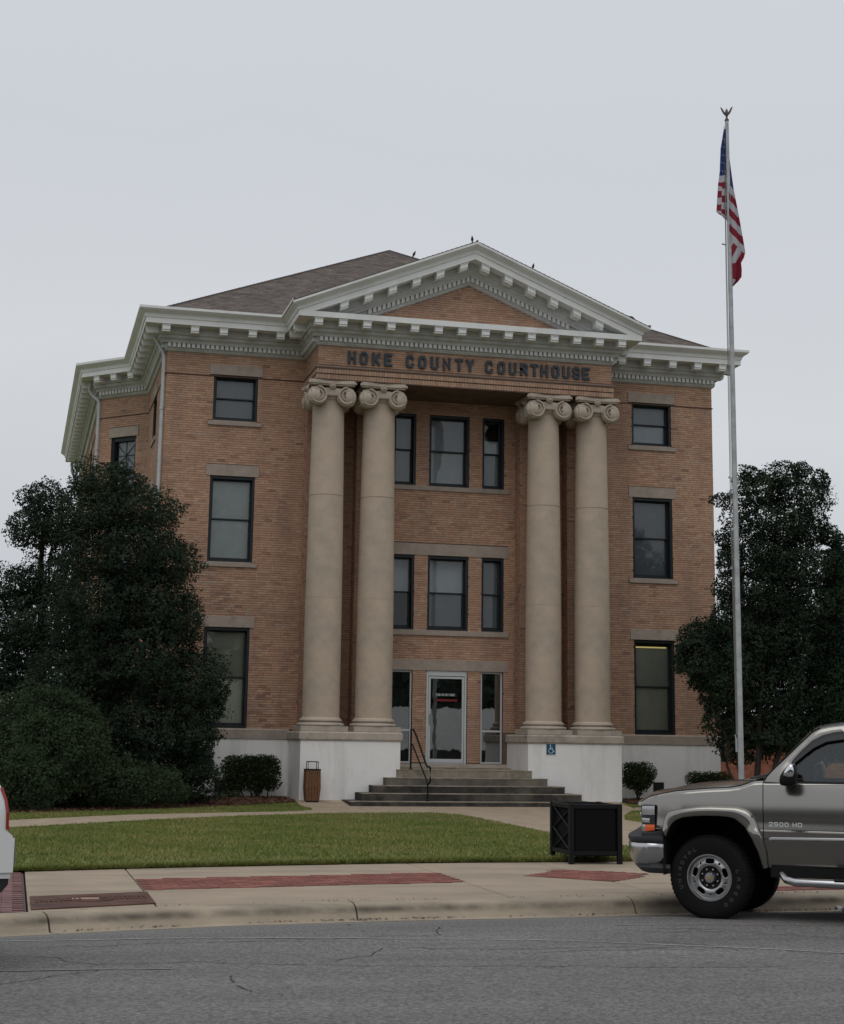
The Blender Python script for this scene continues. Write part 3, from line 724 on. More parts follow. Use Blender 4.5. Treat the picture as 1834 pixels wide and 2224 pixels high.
def brick_face(w, a0, a1, z0, z1, holes, soldier=False, proud=0.007, inside=None, base=0.0, store=None, dark=0.0):
    st = brick_boxes if store is None else store
    if soldier:
        a = a0; k = 0
        while a < a1 - 0.02:
            b = min(a + 0.075, a1)
            st.append(([w.p(A, o, Z) for A in (a + .004, b - .004) for o in (base, base + proud) for Z in (z0 + .004, z1 - .004)], random.random() * .75 + .25, None))
            a += 0.075
        return
    n = int(round((z1 - z0) / BH)); h = (z1 - z0) / max(1, n)
    for j in range(n):
        zb, zt = z0 + j * h, z0 + (j + 1) * h; zc = (zb + zt) / 2
        cuts = [(c[0], c[1]) for c in holes if c[2] < zc < c[3]]
        lo, hi = a0, a1
        if inside:
            r = inside(zt)
            if r is None: continue
            lo, hi = max(lo, r[0]), min(hi, r[1])
            if hi - lo < 0.05: continue
        ro = random.uniform(0, .075)
        for u, v in spans(lo, hi, cuts):
            a = math.floor((u - a0) / BL) * BL + a0 - (BL / 2 if j % 2 else 0) - ro; a -= BL if a > u else 0
            while a < v - 0.015:
                s0, s1 = max(a, u), min(a + BL, v)
                if s1 - s0 > 0.03:
                    tn = min(1, max(0, random.betavariate(4.5, 4.5) + random.choice((0, 0, 0, 0, 0, -.3, .3)) * .6 - dark))
                    pr = proud + random.uniform(-.002, .002)
                    st.append(([w.p(A, o, Z) for A in (s0 + .0022, s1 - .0022) for o in (base - .001, base + pr) for Z in (zb + JT / 2, zt - JT / 2)], tn, (w, (s0 + s1) / 2, zc, s1 - s0)))
                a += BL
def wall_panel(w, a0, a1, z0, z1, holes, reveal=0.37, mbx=None, out=0.0):
    mbx = mbx or wall_part
    xs = sorted(set([a0, a1] + [h[0] for h in holes] + [h[1] for h in holes])); zs = sorted(set([z0, z1] + [h[2] for h in holes] + [h[3] for h in holes]))
    for i in range(len(xs) - 1):
        for j in range(len(zs) - 1):
            cx_, cz_ = (xs[i] + xs[i + 1]) / 2, (zs[j] + zs[j + 1]) / 2
            if any(h[0] < cx_ < h[1] and h[2] < cz_ < h[3] for h in holes): continue
            mbx.quad(w.p(xs[i], out, zs[j]), w.p(xs[i + 1], out, zs[j]), w.p(xs[i + 1], out, zs[j + 1]), w.p(xs[i], out, zs[j + 1]))
    for h in holes:
        c = [(h[0], h[2]), (h[1], h[2]), (h[1], h[3]), (h[0], h[3])]
        for k in range(4):
            a, b = c[k], c[(k + 1) % 4]
            mbx.quad(w.p(a[0], out, a[1]), w.p(b[0], out, b[1]), w.p(b[0], -reveal, b[1]), w.p(a[0], -reveal, a[1]))

stone_lintels = []
def boxw(mbx, w, a0, a1, o0, o1, z0, z1, tint=0):
    mbx.add([w.p(A, o, Z) for A in (a0, a1) for o in (o0, o1) for Z in (z0, z1)], [tuple(f) for f in BOXF], tint)
BLINDS = {'slate': mat('slate_blind', (0.30, 0.315, 0.33), 0.9, var=0.06), 'pale': mat('pale_blind', (0.74, 0.76, 0.74), 0.9, var=0.1),
          'olive': mat('olive_shade', (0.50, 0.47, 0.38), 0.9, var=0.15, vscale=1), 'none': M['room'], 'grey': mat('grey_shade', (0.78, 0.76, 0.64), 0.9, var=0.12, vscale=1),
          'white': mat('white_shade', (0.50, 0.52, 0.53), 0.9, var=0.1)}
def window(w, a0, a1, z0, z1, blind=('slate', 'slate'), lintel=0.29, sill=True, name='window', lamp=False, drop=None, parent=CH):
    """double-hung window set deep in its opening"""
    r = empty(name, w.p((a0 + a1) / 2, 0, z0), 0, parent)
    r.matrix_parent_inverse = Matrix.Identity(4)
    L0 = Vector(w.p((a0 + a1) / 2, 0, z0))
    def part(mbx, nm, m, bevel=0.0, smooth=False):
        ob = mbx.build(nm, m, loc=tuple(L0), bevel=bevel); ob.location = (0, 0, 0); ob.parent = r; return ob
    fw = 0.062
    f = MB()
    boxw(f, w, a0 + .004, a0 + fw, -.36, -.02, z0, z1 - .002); boxw(f, w, a1 - fw, a1 - .004, -.36, -.02, z0, z1 - .002)
    boxw(f, w, a0 + fw, a1 - fw, -.36, -.022, z1 - .08, z1 - .004); boxw(f, w, a0 + fw, a1 - fw, -.36, -.05, z0 + .002, z0 + .05)
    part(f, 'frame', M['frame'])
    mid = (z0 + z1) / 2
    for (zb, zt, o) in ((mid - .005, z1 - .08, -.19), (z0 + .05, mid + .03, -.24)):
        s = MB(); b = .045; br = .05 if zb > z0 + .1 else .085
        boxw(s, w, a0 + fw, a0 + fw + b, o - .04, o, zb, zt); boxw(s, w, a1 - fw - b, a1 - fw, o - .04, o, zb, zt)
        boxw(s, w, a0 + fw + b, a1 - fw - b, o - .04, o - .001, zt - .045, zt); boxw(s, w, a0 + fw + b, a1 - fw - b, o - .04, o - .001, zb, zb + (.035 if br < .06 else br))
        part(s, 'sash', M['frame'])
        g = MB(); g.quad(w.p(a0 + fw + b - .01, o - .02, zb + .02), w.p(a1 - fw - b + .01, o - .02, zb + .02), w.p(a1 - fw - b + .01, o - .02, zt - .03), w.p(a0 + fw + b - .01, o - .02, zt - .03))
        part(g, 'pane', M['glass'])
    for k, (zb, zt) in enumerate(((mid, z1), (z0, mid))):
        if blind[k] == 'none': continue
        zt2 = zt
        if k == 0 and drop: zt2 = zt - drop
        bl = MB()
        if blind[k] == 'pale':           # slatted blind, cords and ladders too fine to see
            nz = max(4, int((zt2 - zb) / .05))
            for q in range(nz):
                za = zb + (zt2 - zb) * q / nz; zc2 = zb + (zt2 - zb) * (q + 1) / nz
                bl.quad(w.p(a0 + .08, -.325, za), w.p(a1 - .08, -.325, za), w.p(a1 - .08, -.305, zc2), w.p(a0 + .08, -.305, zc2))
        else:
            nn = 10
            rws = [[w.p(a0 + .05 + (a1 - a0 - .1) * q / nn, -.305 - .006 * math.sin(q * 1.3), z) for q in range(nn + 1)] for z in (zb, zt2)]
            bl.grid(rws)
        part(bl, 'blind', BLINDS[blind[k]])
    bk = MB(); bk.quad(w.p(a0, -.9, z0 - .3), w.p(a1, -.9, z0 - .3), w.p(a1, -.9, z1 + .3), w.p(a0, -.9, z1 + .3))
    for (A, B) in ((a0, a0), (a1, a1)):
        bk.quad(w.p(A, -.37, z0), w.p(A, -.9, z0 - .3), w.p(A, -.9, z1 + .3), w.p(A, -.37, z1))
    bk.quad(w.p(a0, -.37, z0), w.p(a1, -.37, z0), w.p(a1, -.9, z0 - .3), w.p(a0, -.9, z0 - .3)); bk.quad(w.p(a0, -.37, z1), w.p(a1, -.37, z1), w.p(a1, -.9, z1 + .3), w.p(a0, -.9, z1 + .3))
    part(bk, 'room', M['room'])
    if lamp:
        lm = MB(); boxw(lm, w, a0 + .1, a1 - .1, -.38, -.34, z1 - .21, z1 - .17); part(lm, 'ceiling_lamp', emit_mat('lit_tube', (1.0, 0.78, 0.30), 0.42))
    if lintel:
        lt = MB(); boxw(lt, w, a0 - .115, a1 + .115, -.05, .028, z1, z1 + lintel); part(lt, 'lintel', M['stone'], bevel=.006)
    if sill:
        sl = MB(); boxw(sl, w, a0 - .13, a1 + .13, -.05, .055, z0 - .135, z0 - .02); boxw(sl, w, a0 + .01, a1 - .01, -.1, .03, z0 - .02, z0 + .004); part(sl, 'sill', M['stone'], bevel=.006)
    return r

front = Wall((-W, 0), (1, 0), 2 * W)
def fx_(x): return x + W
PY = -0.45                               # pilaster projection
holes = []; bh = []
wins = []
for s in (-1, 1):
    for nm, (z0, z1), l in (('w3', R3, .29), ('w2', R2, .31), ('w1', R1, .30)):
        a0, a1 = fx_(s * WIN_X - WIN_H), fx_(s * WIN_X + WIN_H)
        holes.append((a0, a1, z0, z1)); bh.append((a0, a1, z0 - .01, z1)); bh.append((a0 - .115, a1 + .115, z1, z1 + l))
        if nm != 'w1': bh.append((a0 - .13, a1 + .13, z0 - .135, z0))
        wins.append((s, nm, a0, a1, z0, z1, l))
C2 = (4.60, 6.682); C3 = (8.642, 10.70); CD = (0.963, 3.487)
cx_sets = [(-1.625, -0.978), (-0.587, 0.587), (0.978, 1.625)]
for (z0, z1) in (C2, C3, CD):
    for x0, x1 in cx_sets:
        holes.append((fx_(x0), fx_(x1), z0, z1)); bh.append((fx_(x0), fx_(x1), z0, z1))
bh += [(fx_(-1.76), fx_(1.76), 6.682, 7.003), (fx_(-1.76), fx_(1.76), 4.45, 4.60), (fx_(-1.76), fx_(1.76), 8.51, 8.642), (fx_(-1.76), fx_(1.76), 3.487, 3.782), (0, 0.0, 0, 0)]
wall_panel(front, 0, 2 * W, 0.0, BT, holes)
PILS = [(-3.77, .40), (-2.36, .40), (2.36, .40), (3.77, .40)]
bh2 = bh + [(fx_(c - h), fx_(c + h), 1.7, 11.3) for c, h in PILS] + [(fx_(-4.18), fx_(4.18), 11.35, 12.6)]
zs_ = 1.83
STR = 11.40
brick_face(front, 0, 2 * W, zs_, STR, bh2)
brick_face(front, 0, fx_(-4.18), STR + .03, BT, bh2); brick_face(front, fx_(4.18), 2 * W, STR + .03, BT, bh2)
brick_face(front, fx_(-1.62), fx_(1.62), 1.0, zs_, bh2)
def sidewall(mir):
    s = mir
    A = Wall((-W, D1), (0, -1), D1) if s < 0 else Wall((W, 0), (0, 1), D1)
    c = math.sqrt(.5)
    B = Wall((-W2, D1 + DG), (c, -c), DG / c) if s < 0 else Wall((W, D1), (c, c), DG / c)
    Cw = Wall((-W2, 23.7), (0, -1), 23.7 - D1 - DG) if s < 0 else Wall((W2, D1 + DG), (0, 1), 23.7 - D1 - DG)
    return A, B, Cw
side_walls = []
for s in (-1, 1):
    A, B, Cw = sidewall(s)
    side_walls.append((s, A, B, Cw))
    hA = []
    for (z0, z1) in (R3, R2, R1):
        c = A.L * (.40 if s < 0 else .6)
        hA.append((c - .62, c + .62, z0, z1))
    hB = [(B.L / 2 - .50, B.L / 2 + .50, 9.15, 10.75), (B.L / 2 - .5, B.L / 2 + .5, 5.2, 7.6)]
    hC = []
    for k in range(4):
        c = 2.2 + k * 3.9
        for (z0, z1) in (R3, R2, R1): hC.append((c - .7, c + .7, z0, z1))
    for wl, hh in ((A, hA), (B, hB), (Cw, hC)):
        wall_panel(wl, 0, wl.L, 0.0, BT, hh)
        cut = hh + [(q[0] - .115, q[1] + .115, q[3], q[3] + .3) for q in hh] + [(q[0] - .13, q[1] + .13, q[2] - .135, q[2]) for q in hh]
        if s < 0 or wl is A:
            brick_face(wl, 0, wl.L, zs_, STR, cut); brick_face(wl, 0, wl.L, STR + .03, BT, cut)
        for q in hh:
            if wl is B and s < 0 and q[2] > 8:
                continue
            if s > 0 and wl is not A: 
                continue
            if wl is Cw and q[0] > 9: pass
            window(wl, q[0], q[1], q[2], q[3])
    # string course on these walls
for s, A, B, Cw in side_walls: pass
# window in the canted wall with radiating glazing bars
Bw = side_walls[0][2]; q0, q1 = Bw.L / 2 - .5, Bw.L / 2 + .5
rw = empty('window', Bw.p(Bw.L / 2, 0, 9.15), 0, CH); LW = Vector(Bw.p(Bw.L / 2, 0, 9.15))
def wpart(mbx, nm, m):
    ob = mbx.build(nm, m, loc=tuple(LW)); ob.location = (0, 0, 0); ob.parent = rw; return ob
f = MB(); boxw(f, Bw, q0 + .01, q0 + .08, -.3, -.05, 9.15, 10.74); boxw(f, Bw, q1 - .08, q1 - .01, -.3, -.05, 9.15, 10.74); boxw(f, Bw, q0 + .08, q1 - .08, -.3, -.05, 10.62, 10.74); boxw(f, Bw, q0 + .08, q1 - .08, -.3, -.05, 9.15, 9.24); boxw(f, Bw, q0 + .08, q1 - .08, -.3, -.12, 9.62, 9.72); wpart(f, 'frame', M['frame'])
f = MB(); cc = Bw.L / 2; cz = 10.17
for k in range(4):
    an = k * math.pi / 4
    for sg in (1, -1):
        r_ = min(.42 / max(abs(math.cos(an)), 1e-3), .45 / max(abs(math.sin(an)), 1e-3))
        a = Vector(Bw.p(cc, -.15 - .003 * k, cz)); b = Vector(Bw.p(cc + sg * r_ * math.cos(an), -.15 - .003 * k, cz + sg * r_ * math.sin(an)))
        f.tube([a, b], .014, 6)
wpart(f, 'glazing_bar', M['frame'])
g = MB(); g.quad(Bw.p(q0 + .08, -.17, 9.24), Bw.p(q1 - .08, -.17, 9.24), Bw.p(q1 - .08, -.17, 10.62), Bw.p(q0 + .08, -.17, 10.62)); wpart(g, 'pane', M['glass'])
g = MB(); g.quad(Bw.p(q0 + .05, -.28, 9.2), Bw.p(q1 - .05, -.28, 9.2), Bw.p(q1 - .05, -.28, 10.7), Bw.p(q0 + .05, -.28, 10.7)); wpart(g, 'blind', BLINDS['white'])
g = MB(); boxw(g, Bw, q0 - .1, q1 + .1, -.05, .03, 10.75, 11.05); wpart(g, 'lintel', M['stone'])
g = MB(); boxw(g, Bw, q0 - .1, q1 + .1, -.05, .055, 9.0, 9.145); wpart(g, 'sill', M['stone'])

wall_obj = None
spec = {(-1, 'w3'): ('slate', 'slate'), (-1, 'w2'): ('pale', 'pale'), (-1, 'w1'): ('olive', 'grey'), (1, 'w3'): ('slate', 'white'), (1, 'w2'): ('slate', 'slate'), (1, 'w1'): ('grey', 'grey')}
for s, nm, a0, a1, z0, z1, l in wins:
    window(front, a0, a1, z0, z1, blind=spec[(s, nm)], lintel=l, sill=(nm != 'w1'), lamp=(s == 1 and nm == 'w1'), drop=(.22 if (s == 1 and nm == 'w1') else None))
cw = [('olive', 'none'), ('slate', 'slate'), ('grey', 'slate')]
for k, (x0, x1) in enumerate(cx_sets):
    window(front, fx_(x0), fx_(x1), *C2, blind=[('slate', 'none'), ('slate', 'slate'), ('slate', 'slate')][k], lintel=0, sill=False)
    window(front, fx_(x0), fx_(x1), *C3, blind=[('slate', 'slate'), ('slate', 'slate'), ('white', 'slate')][k], lintel=0, sill=False, drop=(.62 if k == 2 else None))
lt = MB(); boxw(lt, front, fx_(-1.76), fx_(1.76), -.05, .025, 6.682, 7.003); lt.build('lintel', M['stone'], CH, bevel=.006)
lt = MB(); boxw(lt, front, fx_(-1.76), fx_(1.76), -.05, .025, 3.487, 3.782); lt.build('lintel', M['stone'], CH, bevel=.006)
lt = MB(); boxw(lt, front, fx_(-1.76), fx_(1.76), -.05, .05, 4.45, 4.598); lt.build('sill', M['stone'], CH, bevel=.006)
lt = MB(); boxw(lt, front, fx_(-1.76), fx_(1.76), -.05, .05, 8.51, 8.64); lt.build('sill', M['stone'], CH, bevel=.006)

# pilasters behind the columns
for c, h in PILS:
    for wl, L_ in ((Wall((c - h, PY), (1, 0), 2 * h), 2 * h), (Wall((c - h, 0), (0, -1), -PY), -PY), (Wall((c + h, PY), (0, 1), -PY), -PY)):
        wall_panel(wl, 0, L_, 1.7, 11.25, [])
        brick_face(wl, 0, L_, 1.83, 11.2, [], dark=.1)

# frieze block above the columns, tympanum
FXW, FY = 4.182, -1.926
frz = Wall((-FXW, FY), (1, 0), 2 * FXW); frl = Wall((-FXW, 0), (0, -1), -FY); frr = Wall((FXW, FY), (0, 1), -FY)
for wl, L_ in ((frz, 2 * FXW), (frl, -FY), (frr, -FY)):
    wall_panel(wl, 0, L_, 11.08, 12.7, [])
    brick_face(wl, 0, L_, 11.50, 12.06, [])
wall_part.quad((-FXW, 0, 11.08), (FXW, 0, 11.08), (FXW, FY, 11.08), (-FXW, FY, 11.08))
RK = 0.4083
def Tz(x): return 15.04 - RK * abs(x)
ty = Wall((-FXW, FY + .03), (1, 0), 2 * FXW)
mbt = MB(); mbt.add([(-3.4, FY + .03, 12.65), (3.4, FY + .03, 12.65), (0, FY + .03, 14.12)], [(0, 1, 2)]); wall_part.v and None
wall_part.add(mbt.v, mbt.f)
def tin(z):
    hx = (14.06 - z) / RK
    if hx < .1: return None
    return (FXW - hx, FXW + hx)
brick_face(ty, 0, 2 * FXW, 12.70, 14.05, [], inside=tin)
# recessed plain backing of the attic behind
wall_obj = wall_part.build('wall', M['mortar'], CH, fix=False)

# choose the bricks seen largest as parts of their own, the rest stay one part
camp = cam.matrix_world.translation
cand = []
for i, b in enumerate(brick_boxes):
    info = b[2]
    if info and info[3] > .2 and info[0] is front:
        p = Vector(info[0].p(info[1], 0, info[2]))
        x = p.x
        if x < -6.7 and p.z < 5.5: continue
        if -4.3 < x < -1.8: continue
        cand.append(((p - camp).length, i))
cand.sort(); single = set(i for _, i in cand[:298])
rest = [(b[0], b[1]) for i, b in enumerate(brick_boxes) if i not in single]
bw_ = bulk_boxes('brickwork', rest, M['brick'], wall_obj, 'stuff')
_bm = MB(); _bm.box(-BL / 2 + .0022, BL / 2 - .0022, -.0105, .001, -BH / 2 + JT / 2, BH / 2 - JT / 2)
_b0 = _bm.build('brick', M['brick_single'], wall_obj); first = True
for i in sorted(single):
    w_, a_, z_, _l = brick_boxes[i][2]
    o = _b0 if first else _b0.copy()
    if not first: COL.objects.link(o)
    first = False
    o.location = w_.p(a_, random.uniform(-.001, .002), z_); o.parent = wall_obj

# soldier courses and brick string courses
sol = []
for wl, L_ in ((frz, 2 * FXW), (frl, -FY), (frr, -FY)):
    e0 = -.05 if wl is frz else 0.0
    brick_face(wl, e0, L_ - e0 if wl is frz else L_, 11.255, 11.375, [], soldier=True, proud=.012, base=.040, store=sol)
    brick_face(wl, e0, L_ - e0 if wl is frz else L_, 11.105, 11.235, [], soldier=True, proud=.012, base=.020, store=sol)
bulk_boxes('soldier_course', [(b[0], b[1]) for b in sol], M['brick'], wall_obj, 'stuff')
def sweep(path, prof, s0=None, closed=False):
    """profile [(out, z)] carried along a plan polyline whose outside is on its right-hand side"""
    P = [Vector(p) for p in path]; rows = []
    for i, p in enumerate(P):
        d0 = (p - P[i - 1]).normalized() if i else (P[1] - p).normalized()
        d1 = (P[i + 1] - p).normalized() if i < len(P) - 1 else d0
        n0 = Vector((d0.y, -d0.x)); n1 = Vector((d1.y, -d1.x))
        m_ = (n0 + n1); m_ = m_ / max(1e-6, m_.dot(n0))
        rows.append([(p.x + m_.x * o, p.y + m_.y * o, z) for o, z in prof])
    return rows
PL_L = [(-W2, 23.7), (-W2, D1 + DG), (-W, D1), (-W, 0), (-FXW, 0)]
PL_R = [(FXW, 0), (W, 0), (W, D1), (W2, D1 + DG), (W2, 23.7)]
PL_ALL = [(-W2, 23.7), (-W2, D1 + DG), (-W, D1), (-W, 0), (-FXW, 0), (-FXW, FY), (FXW, FY), (FXW, 0), (W, 0), (W, D1), (W2, D1 + DG), (W2, 23.7)]
PORT = [(-FXW, 0), (-FXW, FY), (FXW, FY), (FXW, 0)]
mb = MB()
for pth in (PL_L, PL_R):
    mb.grid(sweep(pth, [(0, STR - .004), (.03, STR), (.03, STR + .026), (0, STR + .03)]))
mb.build('string_course', mat('string_course_brick', (0.10, 0.06, 0.045), 0.9), wall_obj)
mb = MB()
mb.grid(sweep(PORT, [(0, 11.40), (.045, 11.39), (.075, 11.42), (.060, 11.465), (.02, 11.48), (0, 11.485)]))
mb.build('architrave_moulding', mat('brown_moulding', (0.20, 0.14, 0.11), 0.85, var=.1), CH, smooth=True, angle=30)
mb = MB(); mb.grid(sweep(PORT, [(0, 11.376), (.052, 11.376), (.052, 11.395)])); mb.grid(sweep(PORT, [(0, 11.236), (.034, 11.236), (.045, 11.252), (0, 11.254)])); mb.grid(sweep(PORT, [(.03, 11.082), (.03, 11.10), (0, 11.10)]))
mb.quad((-FXW - .03, FY - .03, 11.082), (FXW + .03, FY - .03, 11.082), (FXW + .03, 0, 11.082), (-FXW - .03, 0, 11.082)); mb.build('mortar_band', M['mortar'], wall_obj)
# porch ceiling
mb = MB(); mb.box(-FXW + .3, FXW - .3, FY + .45, 0.0, 11.22, 11.30); mb.build('porch_ceiling', mat('porch_ceiling_paint', (0.20, 0.18, 0.16), .8), CH)

# cornice
cor = MB()
DZ = 12.235                                # top of dentils
BED = [(0, 12.02), (.05, 12.035), (.085, 12.085), (.09, 12.12), (.09, DZ), (.175, DZ + .005), (.185, DZ + .05), (.215, DZ + .09), (.26, DZ + .115), (.27, DZ + .16), (.27, 12.43), (.305, 12.44), (.305, 12.64)]
FAS = [(.305, 12.64), (.667, 12.64), (.667, 12.79)]
CYM = [(.667, 12.79), (.69, 12.795), (.695, 12.83), (.715, 12.88), (.77, 12.93), (.82, 12.955), (.85, 12.99), (.865, 12.995), (.865, 13.065), (.80, 13.07), (.40, 13.06)]
bedm = MB(); bedm.grid(sweep(PL_ALL, BED)); cor.grid(sweep(PL_ALL, FAS))
for pth in (PL_L + [(-FXW, FY)], [(FXW, FY)] + PL_R):
    pr = sweep(pth, CYM)
    if pth[-1] == (-FXW, FY): pr[-1] = [(-FXW - o, FY - o, z) for o, z in CYM]
    else: pr[0] = [(FXW + o, FY - o, z) for o, z in CYM]
    cor.grid(pr)
cor.grid([[(-FXW - .667, FY - .667, 12.79), (FXW + .667, FY - .667, 12.79)], [(-FXW - .2, FY + .03, 12.80), (FXW + .2, FY + .03, 12.80)]])
cornice = cor.build('cornice', M['trim'], CH, smooth=True, angle=25, fix=False)
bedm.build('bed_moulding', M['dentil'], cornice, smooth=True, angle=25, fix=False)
# raking cornice
rk = MB(); rkb = MB()
RBED = [(-.02, -1.02), (.05, -1.0), (.085, -.95), (.09, -.90), (.09, -.80), (.175, -.795), (.185, -.75), (.215, -.71), (.26, -.685), (.27, -.64), (.27, -.62), (.305, -.61), (.305, -.435)]
RFAS = [(.305, -.435), (.663, -.435), (.663, -.265)]
RCYM = [(.663, -.265), (.69, -.26), (.695, -.225), (.715, -.175), (.77, -.125), (.82, -.10), (.85, -.065), (.865, -.06), (.865, 0.0), (.80, .004), (-.4, .004)]
for sg in (-1, 1):
    for pr in (RFAS, RCYM, RBED):
        rws = []
        for i in range(61):
            t_ = i / 60; row = []
            for o, h in pr:
                x = (FXW + o) * t_ if o > 0 else FXW * t_; z = Tz(x) + h
                row.append((sg * x, FY - o, max(z, 12.72 if pr is not RCYM else 12.80)))
            rws.append(row)
        (rkb if pr is RBED else rk).grid(rws)
raking = rk.build('raking_cornice', M['trim'], CH, smooth=True, angle=25, fix=False)
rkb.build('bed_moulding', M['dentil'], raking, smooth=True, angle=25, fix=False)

def copies(base, places, parent, first_used=False):
    out = []
    for i, (loc, rz, ry) in enumerate(places):
        o = base if i == 0 and not first_used else base.copy()
        if not (i == 0 and not first_used): COL.objects.link(o)
        o.location = loc; o.rotation_euler = (0, ry, rz); o.parent = parent; out.append(o)
    return out
# dentils: local x along the wall, y outward = -y
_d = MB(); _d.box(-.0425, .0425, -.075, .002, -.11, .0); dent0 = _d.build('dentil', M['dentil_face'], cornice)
pl = []
PIT = 0.1315
segs = [((-FXW, FY), (1, 0), 2 * FXW, (.06, .06)), ((-W, 0), (1, 0), W - FXW, (.06, .12)), ((FXW, 0), (1, 0), W - FXW, (.12, .06)),
        ((-FXW, 0), (0, -1), -FY, (.12, .06)), ((-W, D1), (0, -1), D1, (.1, .06)), ((-W2, D1 + DG), (.7071, -.7071), DG / .7071, (.1, .1)), ((FXW, FY), (0, 1), -FY, (.06, .12)), ]
for o_, d_, L_, (e0, e1) in segs:
    n = int((L_ + .1) / PIT)
    nn = Vector((d_[1], -d_[0]))
    st_ = (L_ - (n - 1) * PIT) / 2
    for i in range(n):
        a = st_ + i * PIT
        p = Vector(o_) + Vector(d_) * a + nn * .092
        pl.append(((p.x, p.y, DZ), math.atan2(d_[1], d_[0]), 0))
dent_rake = []
xx = PIT / 2
while xx < 2.95:
    for sg in (-1, 1): dent_rake.append((sg * xx, Tz(xx) - .795))
    xx += PIT
print('dentils', len(pl), len(dent_rake))
copies(dent0, pl[:300 - 0], cornice)
# raking dentils: upright blocks cut to the slope
for sg in (-1, 1):
    _r = MB(); k_ = -sg * RK
    vs = [(x, y, (z + k_ * x)) for x in (-.0425, .0425) for y in (-.075, .002) for z in (-.125, .0)]
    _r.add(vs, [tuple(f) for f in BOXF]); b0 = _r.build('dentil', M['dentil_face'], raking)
    sel = [((x, FY - .092, z), 0, 0) for x, z in dent_rake if x * sg > 0]
    copies(b0, sel, raking)
# modillions
def modillion_mesh(shear=0.0):
    m_ = MB()
    prof = [(.30, .0), (.625, .0), (.625, -.145), (.60, -.16), (.60, -.195), (.575, -.205), (.45, -.20), (.38, -.185), (.30, -.20)]
    vs = []; n = len(prof)
    for x in (-.108, .108): vs += [(x, -o, z + shear * x) for o, z in prof]
    m_.add(vs, [tuple(range(n)), tuple(range(n, 2 * n))[::-1]] + [(i, (i + 1) % n, n + (i + 1) % n, n + i) for i in range(n)])
    vs = []
    for x in (-.125, .125): vs += [(x, -o, z + shear * x) for o, z in ((.30, -.001), (.64, -.001), (.64, -.035), (.30, -.035))]
    m_.add(vs, [(0, 1, 2, 3), (7, 6, 5, 4), (0, 4, 5, 1), (1, 5, 6, 2), (2, 6, 7, 3), (3, 7, 4, 0)])
    return m_
mod0 = modillion_mesh().build('modillion', M['trim'], cornice)
mp = []
for i in range(14):
    x = -4.30 + i * (8.585 / 13); mp.append(((x, FY, 12.638), 0, 0))
for x in (-8.17, -7.39, -6.60, -5.80, -5.02): mp.append(((x, 0, 12.638), 0, 0)); mp.append(((-x, 0, 12.638), 0, 0))
for i in range(8): mp.append(((-W, -.20 + i * .76, 12.638), -math.pi / 2, 0))
for y in (-1.55, -.85): mp.append(((-FXW, y, 12.638), -math.pi / 2, 0)); mp.append(((FXW, y, 12.638), math.pi / 2, 0))
for i in range(8): mp.append(((W, -.20 + i * .76, 12.638), math.pi / 2, 0))
for i in range(3):
    a = (.30 + i * .69); p = Vector((-W2, D1 + DG)) + Vector((.7071, -.7071)) * a
    mp.append(((p.x, p.y, 12.638), -math.pi / 4, 0))
for i in range(20): mp.append(((-W2, D1 + DG + .5 + i * .76, 12.638), -math.pi / 2, 0))
copies(mod0, mp, cornice)
for sg in (-1, 1):
    b0 = modillion_mesh(-sg * RK).build('modillion', M['trim'], raking)
    xs_ = [.31 + i * .662 for i in range(6)]
    copies(b0, [((sg * x, FY, Tz(x) - .437), 0, 0) for x in xs_], raking)

# roof with courses of shingles
roof = MB()
AP = Vector((0, 8.42, 18.07)); AP2 = Vector((0, 9.6, 18.07))
def roofz(y): return 13.2 + .5784 * y
cL = Vector((-8.55, -.25, 13.055)); cR = Vector((8.55, -.25, 13.055))
roof.add([cL, cR, AP], [(0, 1, 2)])
for s in (-1, 1):
    roof.add([(s * 8.55, -.25, 13.055), (s * 8.55, 5.2, 13.0), (s * 8.6, 8.5, 12.9), (s * 8.6, 22, 12.9), AP2, AP], [(0, 1, 5), (1, 2, 5), (2, 3, 4, 5)])
roof.add([(-8.6, 22, 12.9), (8.6, 22, 12.9), AP2], [(0, 1, 2)])
roof.add([(-10.0, 24.3, 12.88), (10.0, 24.3, 12.88), (10.0, 7.2, 12.88), (8.4, 5.6, 12.88), (-8.4, 5.6, 12.88), (-10.0, 7.2, 12.88)], [(0, 1, 2, 3, 4, 5)])
for s in (-1, 1):      # portico roof
    roof.add([(0, FY - .86, 15.04), (s * 5.04, FY - .86, Tz(5.04)), (s * 5.04, 3.6, Tz(5.04)), (0, 3.6, 15.04)], [(0, 1, 2, 3)])
roofo = roof.build('roof', M['roofdeck'], CH, fix=False)
sh = []
nrm = Vector((0, -.5784, 1)).normalized(); up = Vector((0, 1, .5784)).normalized()
L = math.hypot(8.67, 8.67 * .5784); EXPO = .145; nr = int(L / EXPO)
for j in range(nr):
    s0 = j * EXPO; f = 1 - s0 / L
    hw = 8.55 * f
    x = -hw - random.random() * .3
    while x < hw:
        wdt = random.choice((.17, .2, .28, .33)); x1 = min(x + wdt, hw); x0 = max(x, -hw)
        if x1 - x0 > .04:
            base = Vector((0, -.25, 13.055)) + up * s0
            pts = []
            for X in (x0, x1):
                for t_ in (0, EXPO * 1.25):
                    for h in (0.0, 1.0):
                        q = base + up * t_ + nrm * ((.002 + .016 * h) if t_ == 0 else (.001 + .003 * h)) + Vector((0, 0, .004 * h)) + Vector((X, 0, 0)); pts.append(tuple(q))
            # skip where portico roof covers
            sh.append((pts, min(1, max(0, random.betavariate(2, 2)))))
        x += wdt
